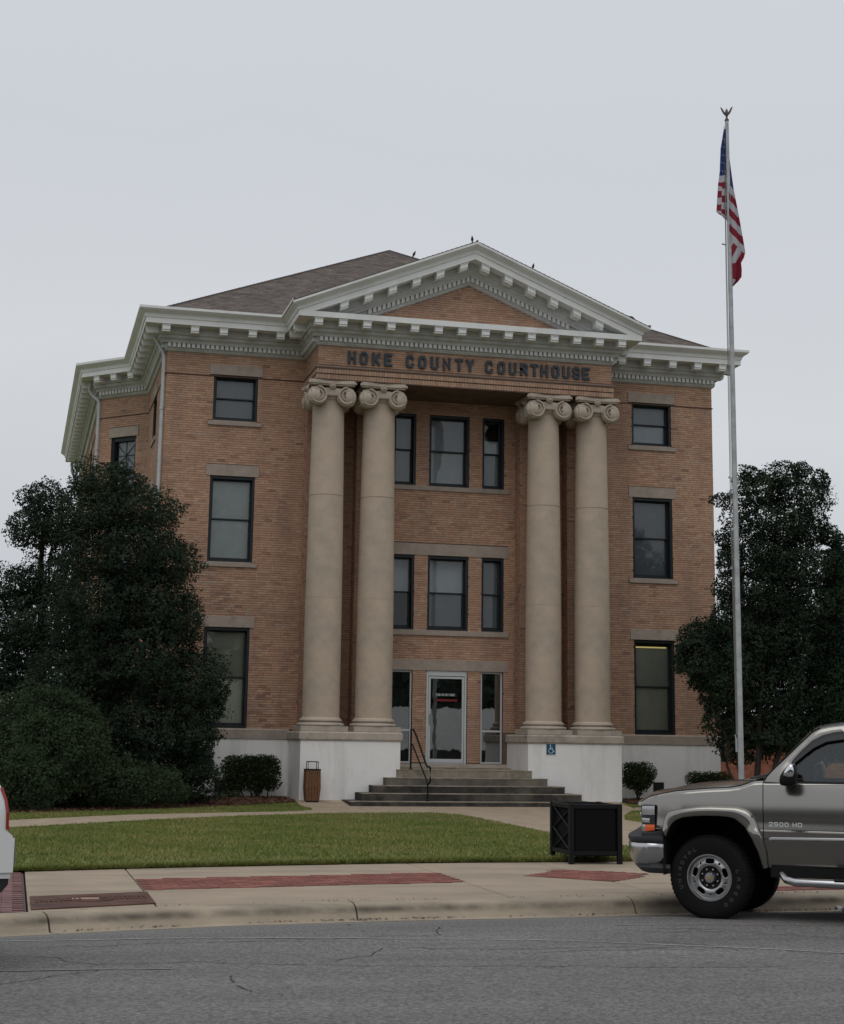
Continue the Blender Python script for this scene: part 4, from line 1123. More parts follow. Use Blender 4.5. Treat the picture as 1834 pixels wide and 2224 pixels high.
for s in (-1, 1):
    sl = Vector((s, 0, -RK)).normalized(); nn = Vector((s * RK, 0, 1)).normalized()
    LL = math.hypot(5.04, 5.04 * RK)
    for j in range(int(LL / EXPO)):
        b0 = Vector((s * 5.04, 0, Tz(5.04))) - sl * (j * EXPO)
        y = FY - .87
        while y < 3.4:
            y1 = y + random.choice((.2, .28, .33)); pts = []
            for Y in (y, min(y1, 3.5)):
                for t_ in (0, EXPO * 1.25):
                    for h in (0., 1.):
                        q = b0 - sl * t_ + nn * ((.002 + .02 * h) if t_ == 0 else (.001 + .006 * h)) + Vector((0, 0, .006)); pts.append((q.x, Y, q.z))
            sh.append((pts, random.betavariate(2, 2))); y = y1
bulk_boxes('shingle', sh, M['shingle'], roofo, 'stuff')
mb = MB(); mb.tube([cL, AP], .05, 6); mb.tube([cR, AP], .05, 6); mb.tube([AP, AP2], .05, 6); mb.tube([(0, FY - .86, 15.06), (0, 3.4, 15.06)], .035, 6)
mb.build('ridge_cap', mat('ridge_shingle', (0.075, 0.062, 0.058), .95), roofo, smooth=True)

# water table and painted base
mb = MB()
for pth in (PL_L[:-1] + [(-4.39, 0)], [(4.39, 0)] + PL_R[1:]):
    mb.grid(sweep(pth, [(0, 1.55), (.07, 1.56), (.075, 1.565), (.075, 1.80), (.05, 1.83), (0, 1.835)]))
mb.build('water_table', M['stone'], CH, smooth=True, angle=30, fix=False)
mb = MB()
for pth in (PL_L[:-1] + [(-4.39, 0)], [(4.39, 0)] + PL_R[1:]):
    mb.grid(sweep(pth, [(.05, -.2), (.05, 1.56), (0, 1.56)]))
mb.build('painted_base', M['white'], CH, fix=False)

# pedestals
PXO, PXI, PF = 4.389, 1.742, -1.956
for s in (-1, 1):
    ped = MB(); x0, x1 = sorted((s * PXO, s * PXI)); ped.box(x0, x1, PF, -.052 if False else 0.0, -.2, 1.556)
    po = ped.build('pedestal', M['white'], CH, bevel=.012)
    c = MB(); e0 = .035
    pth = [(x0, 0), (x0, PF), (x1, PF), (x1, 0)]
    c.grid(sweep(pth, [(-.3, 1.556), (.03, 1.556), (.03, 1.575), (.045, 1.585), (.045, 1.745), (.02, 1.775), (-.05, 1.785)]))
    c.box(x0 + .0, x1 - .0, PF + .0, 0, 1.70, 1.783)
    co = c.build('cap', M['capstone'], None, smooth=True, angle=25); co.parent = po

# columns
CYY = -1.36
COLX = (-3.77, -2.36, 2.36, 3.77)
def shaft_mesh():
    m_ = MB(); prof = []
    z0, z1 = 2.13, 10.60
    prof += [(.545, 2.075), (.545, 2.10), (.515, 2.125)]
    for i in range(25):
        t_ = i / 24; z = z0 + .01 + (z1 - z0) * t_
        r = .492 if t_ < .25 else .492 - .066 * ((t_ - .25) / .75) ** 1.5
        prof.append((r, z))
    prof += [(.445, 10.61), (.445, 10.64), (.43, 10.66), (.46, 10.72)]
    m_.lathe(prof, (0, 0, 0), 48); return m_
def spiral_strip(m_, cx, cz, y0, y1, sgn, R=.235, turns=1.9, rot=0.0):
    """raised volute rib winding to its eye; sgn=+1 winds clockwise seen from the front"""
    n = 64; rows = []
    for i in range(n + 1):
        t_ = i / n; ang = math.pi / 2 - sgn * (-turns * 2 * math.pi * t_)
        r = .062 + (R * .93 - .062) * (1 - t_) ** .95
        wd = .034 * (1 - .55 * t_) + .006
        c_, s_ = math.cos(ang), math.sin(ang)
        P = lambda rr, yy: (cx + rr * c_, yy, cz + rr * s_)
        rows.append([P(r - wd * .5, y0), P(r - wd * .42, y1), P(r + wd * .42, y1), P(r + wd * .5, y0)])
    m_.grid(rows)
def volute(m_, cx, cz, yf, th, sgn, R=.25):
    m_.lathe([(R * .98, 0), (R, -.02), (R, -th + .03), (R * .93, -th + .005)], (cx, yf + th, cz), 28, 'y')
    spiral_strip(m_, cx, cz, yf + .012, yf - .050, sgn, R)
    m_.lathe([(.060, 0), (.060, -.050), (.040, -.072), (.01, -.078)], (cx, yf + .012, cz), 14, 'y')
def capital_mesh():
    m_ = MB()
    zc = 10.672
    for k in range(4):
        q = MB()
        for sg in (-1, 1):
            volute(q, sg * .378, zc, -.545, .20, sg)
        # channel between, rosette, egg row
        q.box(-.36, .36, -.50, -.40, zc + .06, zc + .20)
        q.box(-.22, .22, -.525, -.42, zc + .045, zc + .075)
        for i in range(7):
            q.lathe([(.012, 0), (.028, -.02), (.028, -.03), (.01, -.045)], (-.18 + .06 * i, -.50, zc + .02), 8, 'y')
        q.lathe([(.09, 0), (.09, -.06), (.07, -.075), (.05, -.06), (.045, -.09), (.02, -.10)], (0, -.50, zc + .275), 16, 'y')
        R_ = Matrix.Rotation(k * math.pi / 2, 3, 'Z')
        m_.add([tuple(R_ @ Vector(p)) for p in q.v], q.f)
    m_.lathe([(.43, zc - .07), (.47, zc + .02), (.50, zc + .1), (.50, zc + .22)], (0, 0, 0), 32)
    # abacus with hollowed sides
    def aba(hw, hol, z0, z1):
        pts = []
        cn = .06
        for k in range(4):
            R_ = Matrix.Rotation(k * math.pi / 2, 2)
            for i in range(9):
                t_ = -1 + 2 * i / 8; x = t_ * (hw - cn); y = -hw + hol * (1 - t_ * t_)
                v = R_ @ Vector((x, y)); pts.append((v.x, v.y))
        m_.prism(pts, z0, z1, 'xy')
    aba(.585, .07, 10.945, 10.985); aba(.625, .075, 10.985, 11.045); aba(.60, .06, 11.045, 11.079)
    return m_
for i, cx_ in enumerate(COLX):
    if i == 0:
        sh0 = shaft_mesh().build('column', M['column'], CH, smooth=True, angle=40)
        bs = MB(); bs.box(-.63, .63, -.595, .595, 1.785, 1.915); pli0 = bs.build('plinth', M['capstone'], sh0, bevel=.008)
        bs = MB(); bs.lathe([(.60, 1.915), (.625, 1.935), (.63, 1.96), (.615, 1.985), (.58, 2.0), (.545, 2.005), (.53, 2.02), (.535, 2.035), (.565, 2.045), (.572, 2.065), (.56, 2.085), (.52, 2.09)], (0, 0, 0), 48); ba0 = bs.build('base', M['capstone'], sh0, smooth=True, angle=50)
        cm_ = capital_mesh(); cm_.v = [(p[0] * 1.05, p[1] * 1.05, 11.079 + (p[2] - 11.079) * 1.04) for p in cm_.v]; ca0 = cm_.build('capital', M['capital'], sh0, smooth=True, angle=40)
        rg = MB(); rg.lathe([(.485, 5.26), (.4928, 5.262), (.4928, 5.268), (.485, 5.27)], (0, 0, 0), 48); rg.lathe([(.46, 8.0), (.4735, 8.002), (.4735, 8.008), (.46, 8.01)], (0, 0, 0), 48)
        jt0 = rg.build('joint', M['capital'], sh0)
        sh0.location = (cx_, CYY, 0)
    else:
        c_ = sh0.copy(); COL.objects.link(c_); c_.location = (cx_, CYY, 0)
        for ch in (pli0, ba0, ca0, jt0):
            d_ = ch.copy(); COL.objects.link(d_); d_.parent = c_

# entrance: door, sidelights
def framed(nm, x0, x1, z0, z1, bars, w_=.05, m=None, yf=-.02, yb=.06, parent=CH, glass=True):
    r = empty(nm, ((x0 + x1) / 2, 0, z0), 0, parent); L0 = Vector(((x0 + x1) / 2, 0, z0))
    f = MB(); f.box(x0, x0 + w_, yf + .08, yb + .08, z0, z1); f.box(x1 - w_, x1, yf + .08, yb + .08, z0, z1)
    f.box(x0 + w_, x1 - w_, yf + .081, yb + .08, z1 - w_, z1); f.box(x0 + w_, x1 - w_, yf + .081, yb + .08, z0, z0 + w_)
    for b in bars: f.box(x0 + w_, x1 - w_, yf + .082, yb + .08, b - .025, b + .025)
    o = f.build('frame', m or M['alu'], loc=tuple(L0), bevel=.003); o.location = (0, 0, 0); o.parent = r
    if glass:
        zz = [z0] + list(bars) + [z1]
        for a, b in zip(zz, zz[1:]):
            g = MB(); g.quad((x0 + .03, .10, a), (x1 - .03, .10, a), (x1 - .03, .10, b), (x0 + .03, .10, b))
            o = g.build('pane', M['glass_door'], loc=tuple(L0)); o.location = (0, 0, 0); o.parent = r
    return r
for x0, x1 in (cx_sets[0], cx_sets[2]):
    framed('sidelight', x0 + .01, x1 - .01, CD[0] + .01, CD[1] - .005, [1.86], .045, M['alu'])
dr = empty('door', (0, 0, CD[0]), 0, CH)
f = MB(); x0, x1, z0, z1 = -.575, .575, CD[0], CD[1] - .005
f.box(x0, x0 + .06, .02, .14, z0, z1); f.box(x1 - .06, x1, .02, .14, z0, z1); f.box(x0 + .06, x1 - .06, .015, .14, z1 - .135, z1); f.box(x0 + .06, x1 - .06, .021, .14, z0, z0 + .02)
o = f.build('frame', M['alu'], loc=(0, 0, CD[0]), bevel=.003); o.location = (0, 0, 0); o.parent = dr
f = MB(); a0, a1, b0, b1 = -.505, .505, z0 + .03, z1 - .150
f.box(a0, a0 + .055, .03, .09, b0, b1); f.box(a1 - .055, a1, .03, .09, b0, b1); f.box(a0 + .055, a1 - .055, .031, .09, b1 - .06, b1); f.box(a0 + .055, a1 - .055, .031, .09, b0, b0 + .10)
o = f.build('leaf', M['alu'], loc=(0, 0, CD[0]), bevel=.003); o.location = (0, 0, 0); o.parent = dr
f = MB(); f.quad((a0 + .04, .06, b0 + .08), (a1 - .04, .06, b0 + .08), (a1 - .04, .06, b1 - .04), (a0 + .04, .06, b1 - .04))
o = f.build('pane', M['glass_door'], loc=(0, 0, CD[0])); o.location = (0, 0, 0); o.parent = dr
f = MB(); f.box(-.30, .31, .034, .052, 2.655, 2.715); o = f.build('notice_bar', mat('red_notice', (0.17, 0.018, 0.02), .7), loc=(0, 0, CD[0])); o.location = (0, 0, 0); o.parent = dr
f = MB(); f.tube([(-.47, .0, 2.0), (-.47, .0, 2.3)], .012, 8); f.tube([(-.47, .0, 2.02), (-.47, .04, 2.02)], .008, 6); f.tube([(-.47, .0, 2.28), (-.47, .04, 2.28)], .008, 6)
o = f.build('handle', M['alud'], loc=(0, 0, CD[0])); o.location = (0, 0, 0); o.parent = dr
# entrance lobby behind the glass
f = MB(); f.box(-1.7, 1.7, .30, 3.2, .90, 3.7); lob = f.build('lobby', mat('lobby_walls', (0.35, 0.34, 0.30), .9, var=.3, vscale=.8), CH, fix=True)
f = MB(); f.box(-1.75, 1.75, -.02, .14, .70, CD[0]); f.build('threshold', M['capstone'], CH)

# stroke lettering -----------------------------------------------------------
GL = {
 'A': [[(0, 0), (0, 4.6), (1, 6), (3, 6), (4, 4.6), (4, 0)], [(0, 2.6), (4, 2.6)]],
 'C': [[(4, 4.6), (3.2, 6), (.8, 6), (0, 5), (0, 1), (.8, 0), (3.2, 0), (4, 1.4)]],
 'D': [[(0, 0), (0, 6), (3, 6), (4, 5), (4, 1), (3, 0), (0, 0)]],
 'E': [[(4, 6), (0, 6), (0, 0), (4, 0)], [(0, 3.1), (3.2, 3.1)]],
 'H': [[(0, 0), (0, 6)], [(4, 0), (4, 6)], [(0, 3), (4, 3)]],
 'I': [[(2, 0), (2, 6)]],
 'K': [[(0, 0), (0, 6)], [(0, 2.6), (4, 6)], [(1.3, 3.4), (4, 0)]],
 'L': [[(0, 6), (0, 0), (4, 0)]],
 'N': [[(0, 0), (0, 6), (4, 0), (4, 6)]],
 'O': [[(.8, 0), (0, 1), (0, 5), (.8, 6), (3.2, 6), (4, 5), (4, 1), (3.2, 0), (.8, 0)]],
 'P': [[(0, 0), (0, 6), (3.2, 6), (4, 5.2), (4, 3.6), (3.2, 2.8), (0, 2.8)]],
 'R': [[(0, 0), (0, 6), (3.2, 6), (4, 5.2), (4, 3.8), (3.2, 3), (0, 3)], [(2.3, 3), (4, 0)]],
 'S': [[(4, 4.8), (3.2, 6), (.8, 6), (0, 5.2), (0, 3.8), (.8, 3.1), (3.2, 2.9), (4, 2.2), (4, .8), (3.2, 0), (.8, 0), (0, 1.2)]],
 'T': [[(0, 6), (4, 6)], [(2, 6), (2, 0)]],
 'U': [[(0, 6), (0, 1), (.8, 0), (3.2, 0), (4, 1), (4, 6)]],
 'Y': [[(0, 6), (2, 3), (4, 6)], [(2, 3), (2, 0)]],
 '0': [[(.8, 0), (0, 1), (0, 5), (.8, 6), (3.2, 6), (4, 5), (4, 1), (3.2, 0), (.8, 0)]],
 '2': [[(0, 5), (.8, 6), (3.2, 6), (4, 5.2), (4, 4), (0, .8), (0, 0), (4, 0)]],
 '5': [[(4, 6), (0, 6), (0, 3.4), (3.2, 3.6), (4, 2.8), (4, .8), (3.2, 0), (0, 0)]],
}
def glyph(ch, w, h, th, depth):
    """letter in the xz plane, front at y=-depth"""
    m_ = MB(); k = 0
    for st in GL[ch]:
        pts = [Vector((p[0] / 4 * (w - th) - (w - th) / 2, p[1] / 6 * (h - th) - (h - th) / 2)) for p in st]
        rows = []; closed = (pts[0] - pts[-1]).length < 1e-6
        n = len(pts)
        for i, p in enumerate(pts):
            a = pts[i - 1] if i else (pts[-2] if closed else None); b = pts[i + 1] if i < n - 1 else (pts[1] if closed else None)
            d0 = (p - a).normalized() if a is not None else (b - p).normalized(); d1 = (b - p).normalized() if b is not None else d0
            n0 = Vector((-d0.y, d0.x)); n1 = Vector((-d1.y, d1.x)); mm = n0 + n1
            mm = mm / max(.35, mm.dot(n0)); 
            q = Vector(p)
            if not closed and i == 0: q = p - d1 * th / 2
            if not closed and i == n - 1: q = p + d0 * th / 2
            rows.append((q + mm * th / 2, q - mm * th / 2))
        dd = depth - k * .0008; k += 1
        rr = [[(a.x, 0, a.y), (a.x, -dd, a.y), (b.x, -dd, b.y), (b.x, 0, b.y)] for a, b in rows]
        o0 = len(m_.v); m_.grid(rr)
        nn = len(rr); m_.f += [tuple(o0 + q for q in (0, 1, 2, 3)), tuple(o0 + (nn - 1) * 4 + q for q in (3, 2, 1, 0))]
    return m_
sg = tag(empty('building_sign', (0, FY - .012, 11.73)), 'raised blue grey letters reading HOKE COUNTY COURTHOUSE on the brick frieze', 'sign')
LX = [(c, x) for c, x in zip('HOKE', (-3.27, -2.945, -2.60, -2.265))] + [(c, x) for c, x in zip('COUNTY', (-1.655, -1.31, -.965, -.62, -.27, .04))] + [(c, x) for c, x in zip('COURTHOUSE', (.59, .94, 1.27, 1.60, 1.90, 2.19, 2.515, 2.83, 3.125, 3.41))]
for c, x in LX:
    o = glyph(c, .225, .345, .068, .055).build('letter', M['letters'], sg); o.location = (x, 0, .005)
# notice lettering on the door glass
wl = mat('white_vinyl', (0.70, 0.72, 0.72), .6)
txt = 'PLEASE USE SIDE ENTRANCE'; tw = .0265; x = -.5 * (len(txt) - 1) * tw * .88
big = MB()
for ch in txt:
    if ch != ' ':
        g = glyph(ch, .019, .062, .0055, .002); big.add([(p[0] + x - .01, p[1] + .052, p[2] + 2.835) for p in g.v], g.f)
    x += tw * (.88 if ch != ' ' else .7)
o = big.build('door_lettering', wl, loc=(0, 0, CD[0])); o.location = (0, 0, 0); o.parent = dr

# steps
TOPS = [(.833, -1.978, 1.845), (.636, -2.25, 2.19), (.446, -2.55, 2.57), (.262, -2.85, 2.93), (.075, -3.16, 3.28)]
stp = empty('steps', (0, -2.5, 0), 0, CH)
zb = -.3
for i, (z, y, hx) in enumerate(TOPS):
    lo = TOPS[i + 1][0] - .03 if i < 4 else -.35
    f = MB(); yb_ = -.02 if i == 0 else PF + .10
    f.box(-hx, hx, y, yb_, lo, z - .002 * i)
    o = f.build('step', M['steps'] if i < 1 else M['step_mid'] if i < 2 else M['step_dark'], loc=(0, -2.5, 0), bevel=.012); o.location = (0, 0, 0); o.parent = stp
    f = MB(); f.box(-hx - .006, hx + .006, y - .008, y + .32 if i else y + .5, z - .022 - .002 * i, z + .003 - .002 * i)
    t_o = f.build('tread', M['steps'], loc=(0, -2.5, 0), bevel=.006); t_o.location = (0, 0, 0); t_o.parent = o
f = MB(); f.box(-1.735, 1.735, -.4, -.01, .83, .868); f.box(-1.735, 1.735, PF + .001, -.3, .5, .835); o = f.build('landing', M['steps'], loc=(0, -2.5, 0)); o.location = (0, 0, 0); o.parent = stp

# handrail
hr = tag(empty('handrail', (-1.4, -1.7, .83)), 'bent black iron handrail standing on the entrance steps left of the door', 'handrail')
f = MB(); f.tube([(-1.40, -1.7, .83), (-1.40, -1.7, 1.87), (-1.36, -1.75, 1.875), (-1.33, -2.0, 1.70), (-1.27, -2.85, .98), (-1.26, -2.93, .93), (-1.245, -3.12, .925), (-1.24, -3.17, .90), (-1.24, -3.17, .58), (-1.245, -3.12, .53), (-1.26, -3.0, .50)], .025, 10)
adopt(f.build('rail', M['black'], smooth=True), hr)
f = MB(); f.tube([(-1.40, -1.7, 1.49), (-1.37, -1.76, 1.47), (-1.27, -2.9, .60), (-1.26, -3.0, .50)], .019, 10); adopt(f.build('mid_rail', M['black'], smooth=True), hr)
f = MB(); f.tube([(-1.26, -3.0, .52), (-1.26, -3.0, .06)], .021, 10); f.tube([(-1.26, -3.0, .09), (-1.26, -3.0, .072)], .05, 12); adopt(f.build('post', M['black'], smooth=True), hr)
f = MB(); f.tube([(-1.40, -1.7, .85), (-1.40, -1.7, .828)], .07, 12); adopt(f.build('foot_plate', M['black']), hr)

# accessible entrance sign
sn = tag(empty('accessibility_sign', (2.375, PF - .01, 1.41)), 'small blue sign with white wheelchair symbol on the right pedestal', 'sign')
f = MB(); f.box(-.125, .125, -.012, 0, -.135, .135); f.build('plate', mat('sign_blue', (0.012, 0.075, 0.13), .5), sn, bevel=.004)
f = MB(); f.box(-.135, .135, -.006, .003, -.145, .145); f.build('border', mat('sign_edge', (0.5, 0.55, 0.56), .5), sn)
f = MB()
f.lathe([(.017, -.016), (.017, -.012)], (-.02, 0, .098), 12, 'y')
def flat_line(m_, pts, w_, y=-.015):
    for a, b in zip(pts, pts[1:]):
        a, b = Vector(a), Vector(b); d = (b - a).normalized(); n_ = Vector((-d.y, d.x)) * w_ / 2; a2 = a - d * w_ * .4; b2 = b + d * w_ * .4
        m_.prism([tuple(a2 + n_), tuple(b2 + n_), tuple(b2 - n_), tuple(a2 - n_)], -.012, y, 'xz'); y -= .0006
flat_line(f, [(-.02, .07), (-.015, .0), (.045, .0), (.07, -.075), (.09, -.07)], .018)
flat_line(f, [(-.018, .035), (.035, .035)], .014, -.0145)
arc = [(-.005 + .062 * math.cos(rad(a)), -.045 + .062 * math.sin(rad(a))) for a in range(115, 345, 12)]
flat_line(f, arc, .013, -.0142)
f.build('symbol', mat('sign_white', (0.55, 0.62, 0.65), .5), sn)

# foundation vents
for (x, z0_, z1_, wd) in ((-6.12, .18, .49, .42), (6.2, .24, .52, .32)):
    v = empty('foundation_vent', (x, -.05, z0_), 0, CH)
    f = MB(); f.box(-wd / 2, wd / 2, -.02, 0, 0, .03); f.box(-wd / 2, wd / 2, -.02, 0, z1_ - z0_ - .03, z1_ - z0_); f.box(-wd / 2, -wd / 2 + .03, -.02, 0, .03, z1_ - z0_ - .03); f.box(wd / 2 - .03, wd / 2, -.02, 0, .03, z1_ - z0_ - .03); f.build('frame', M['room'], v)
    f = MB()
    for i in range(7):
        zz = .035 + i * (z1_ - z0_ - .07) / 7; f.box(-wd / 2 + .03, wd / 2 - .03, -.015, -.002, zz, zz + .012)
    f.quad((-wd / 2, -.001, 0), (wd / 2, -.001, 0), (wd / 2, -.001, z1_ - z0_), (-wd / 2, -.001, z1_ - z0_))
    f.build('louvre', mat('vent_dark', (0.035, 0.035, 0.035), .8), v)

# downspouts
def downspout(pts, r=.055):
    f = MB(); f.tube(pts, r, 10)
    o = f.build('downspout', M['pipe'], CH, smooth=True)
    b = MB()
    for z in (10.4, 7.2, 4.0): b.tube([(pts[-1][0], pts[-1][1], z), (pts[-1][0], pts[-1][1], z + .06)], r * 1.25, 10)
    bb = b.build('bracket', M['pipe'], o, smooth=True)
downspout([(-W - .35, .35, 12.60), (-W - .33, .34, 12.45), (-W - .12, .14, 12.05), (-W - .08, .12, 11.9), (-W - .08, .12, .4)])
downspout([(-W2 - .38, D1 + DG + .25, 12.60), (-W2 - .38, D1 + DG + .25, 12.35), (-W2 - .32, D1 + DG + .2, 12.22), (-W2 - .12, D1 + DG + .05, 12.02), (-W2 - .08, D1 + DG + .02, 11.9), (-W2 - .08, D1 + DG + .02, .4)])
downspout([(-W2 - .40, 23.2, 12.64), (-W2 - .40, 23.2, 12.2), (-W2 - .34, 23.2, 12.05), (-W2 - .1, 23.2, 11.75), (-W2 - .08, 23.2, 11.6), (-W2 - .08, 23.2, .4)])

# ------------------------------------------------------------------ foliage
def vnoise(P, s=1.0, ph=0.0):
    x, y, z = P[:, 0] * s + ph, P[:, 1] * s + ph * 1.7, P[:, 2] * s + ph * .6
    return (np.sin(x * 1.9 + 1.3 * np.sin(y * 1.1 + z)) + np.sin(y * 2.3 + 1.1 * np.sin(z * 1.4 + x)) + np.sin(z * 2.1 + 1.2 * np.sin(x * 1.2 + y)) +
            .6 * np.sin(x * 4.7 + y * 3.1) + .6 * np.sin(z * 5.1 - x * 2.7)) / 4.2
def leaves(name, blobs, dens, size, m, parent, ph=0.0, depth=1.0, hole=-.55, up=.5, inner=.35, rough=.25, base_t=None, elong=1.9):
    PP = []; NN = []; TT = []
    for (x, y, z, rx, rz) in blobs:
        ry = (rx + rz) / 2 * depth
        n = int(dens * 4 * (rx * rz + rx * ry + ry * rz) / 3 * 3.14)
        d = RNG.normal(size=(n, 3)); d /= np.linalg.norm(d, axis=1)[:, None]
        c = np.array([x, y, z])
        Q0 = c + d * np.array([rx, ry, rz])
        rn = 1 + rough * vnoise(Q0, 2.2, ph) + .75 * rough * vnoise(Q0, 6.5, ph + 3)
        shell = np.where(RNG.random(n) < inner, RNG.uniform(.35, .9, n), RNG.normal(.97, .06, n))
        Q = c + d * np.array([rx, ry, rz]) * (rn * shell)[:, None]
        keep = vnoise(Q0, 3.4, ph + 7) + RNG.normal(0, .18, n) > hole
        Q, d2 = Q[keep], d[keep]
        PP.append(Q); NN.append(d2); TT.append(np.full(len(Q), RNG.uniform(-.12, .12)))
    P = np.concatenate(PP); Nn = np.concatenate(NN); T0 = np.concatenate(TT)
    k = P[:, 2] > .03; P, Nn, T0 = P[k], Nn[k], T0[k]
    n = len(P)
    nr_ = Nn * .8 + RNG.normal(0, .75, (n, 3)); nr_[:, 2] += up; nr_ /= np.linalg.norm(nr_, axis=1)[:, None]
    a = RNG.normal(size=(n, 3)); a -= (a * nr_).sum(1)[:, None] * nr_; a /= np.linalg.norm(a, axis=1)[:, None]
    b = np.cross(nr_, a)
    s = size * RNG.uniform(.6, 1.35, n)[:, None]
    V = np.stack([P - a * s * elong / 2, P - b * s / 2 + a * s * .1, P + a * s * elong / 2, P + b * s / 2 + a * s * .1], 1).reshape(-1, 3)
    Fc = np.arange(4 * n).reshape(-1, 4)
    T = np.clip(.44 + T0 + .26 * vnoise(P, 1.3, ph + 11) + RNG.normal(0, .10, n), 0, 1)
    o = np_mesh(name, V, Fc, m, parent, np.repeat(T, 4))
    return o
def limb(f, a, b, r0, r1, n=6, wob=.12):
    a, b = Vector(a), Vector(b); pts = []; rs = []
    for i in range(n + 1):
        t_ = i / n; p = a.lerp(b, t_) + Vector((random.uniform(-1, 1), random.uniform(-1, 1), 0)) * wob * math.sin(t_ * math.pi)
        pts.append(p); rs.append(r0 + (r1 - r0) * t_)
    f.tube(pts, rs, 8)
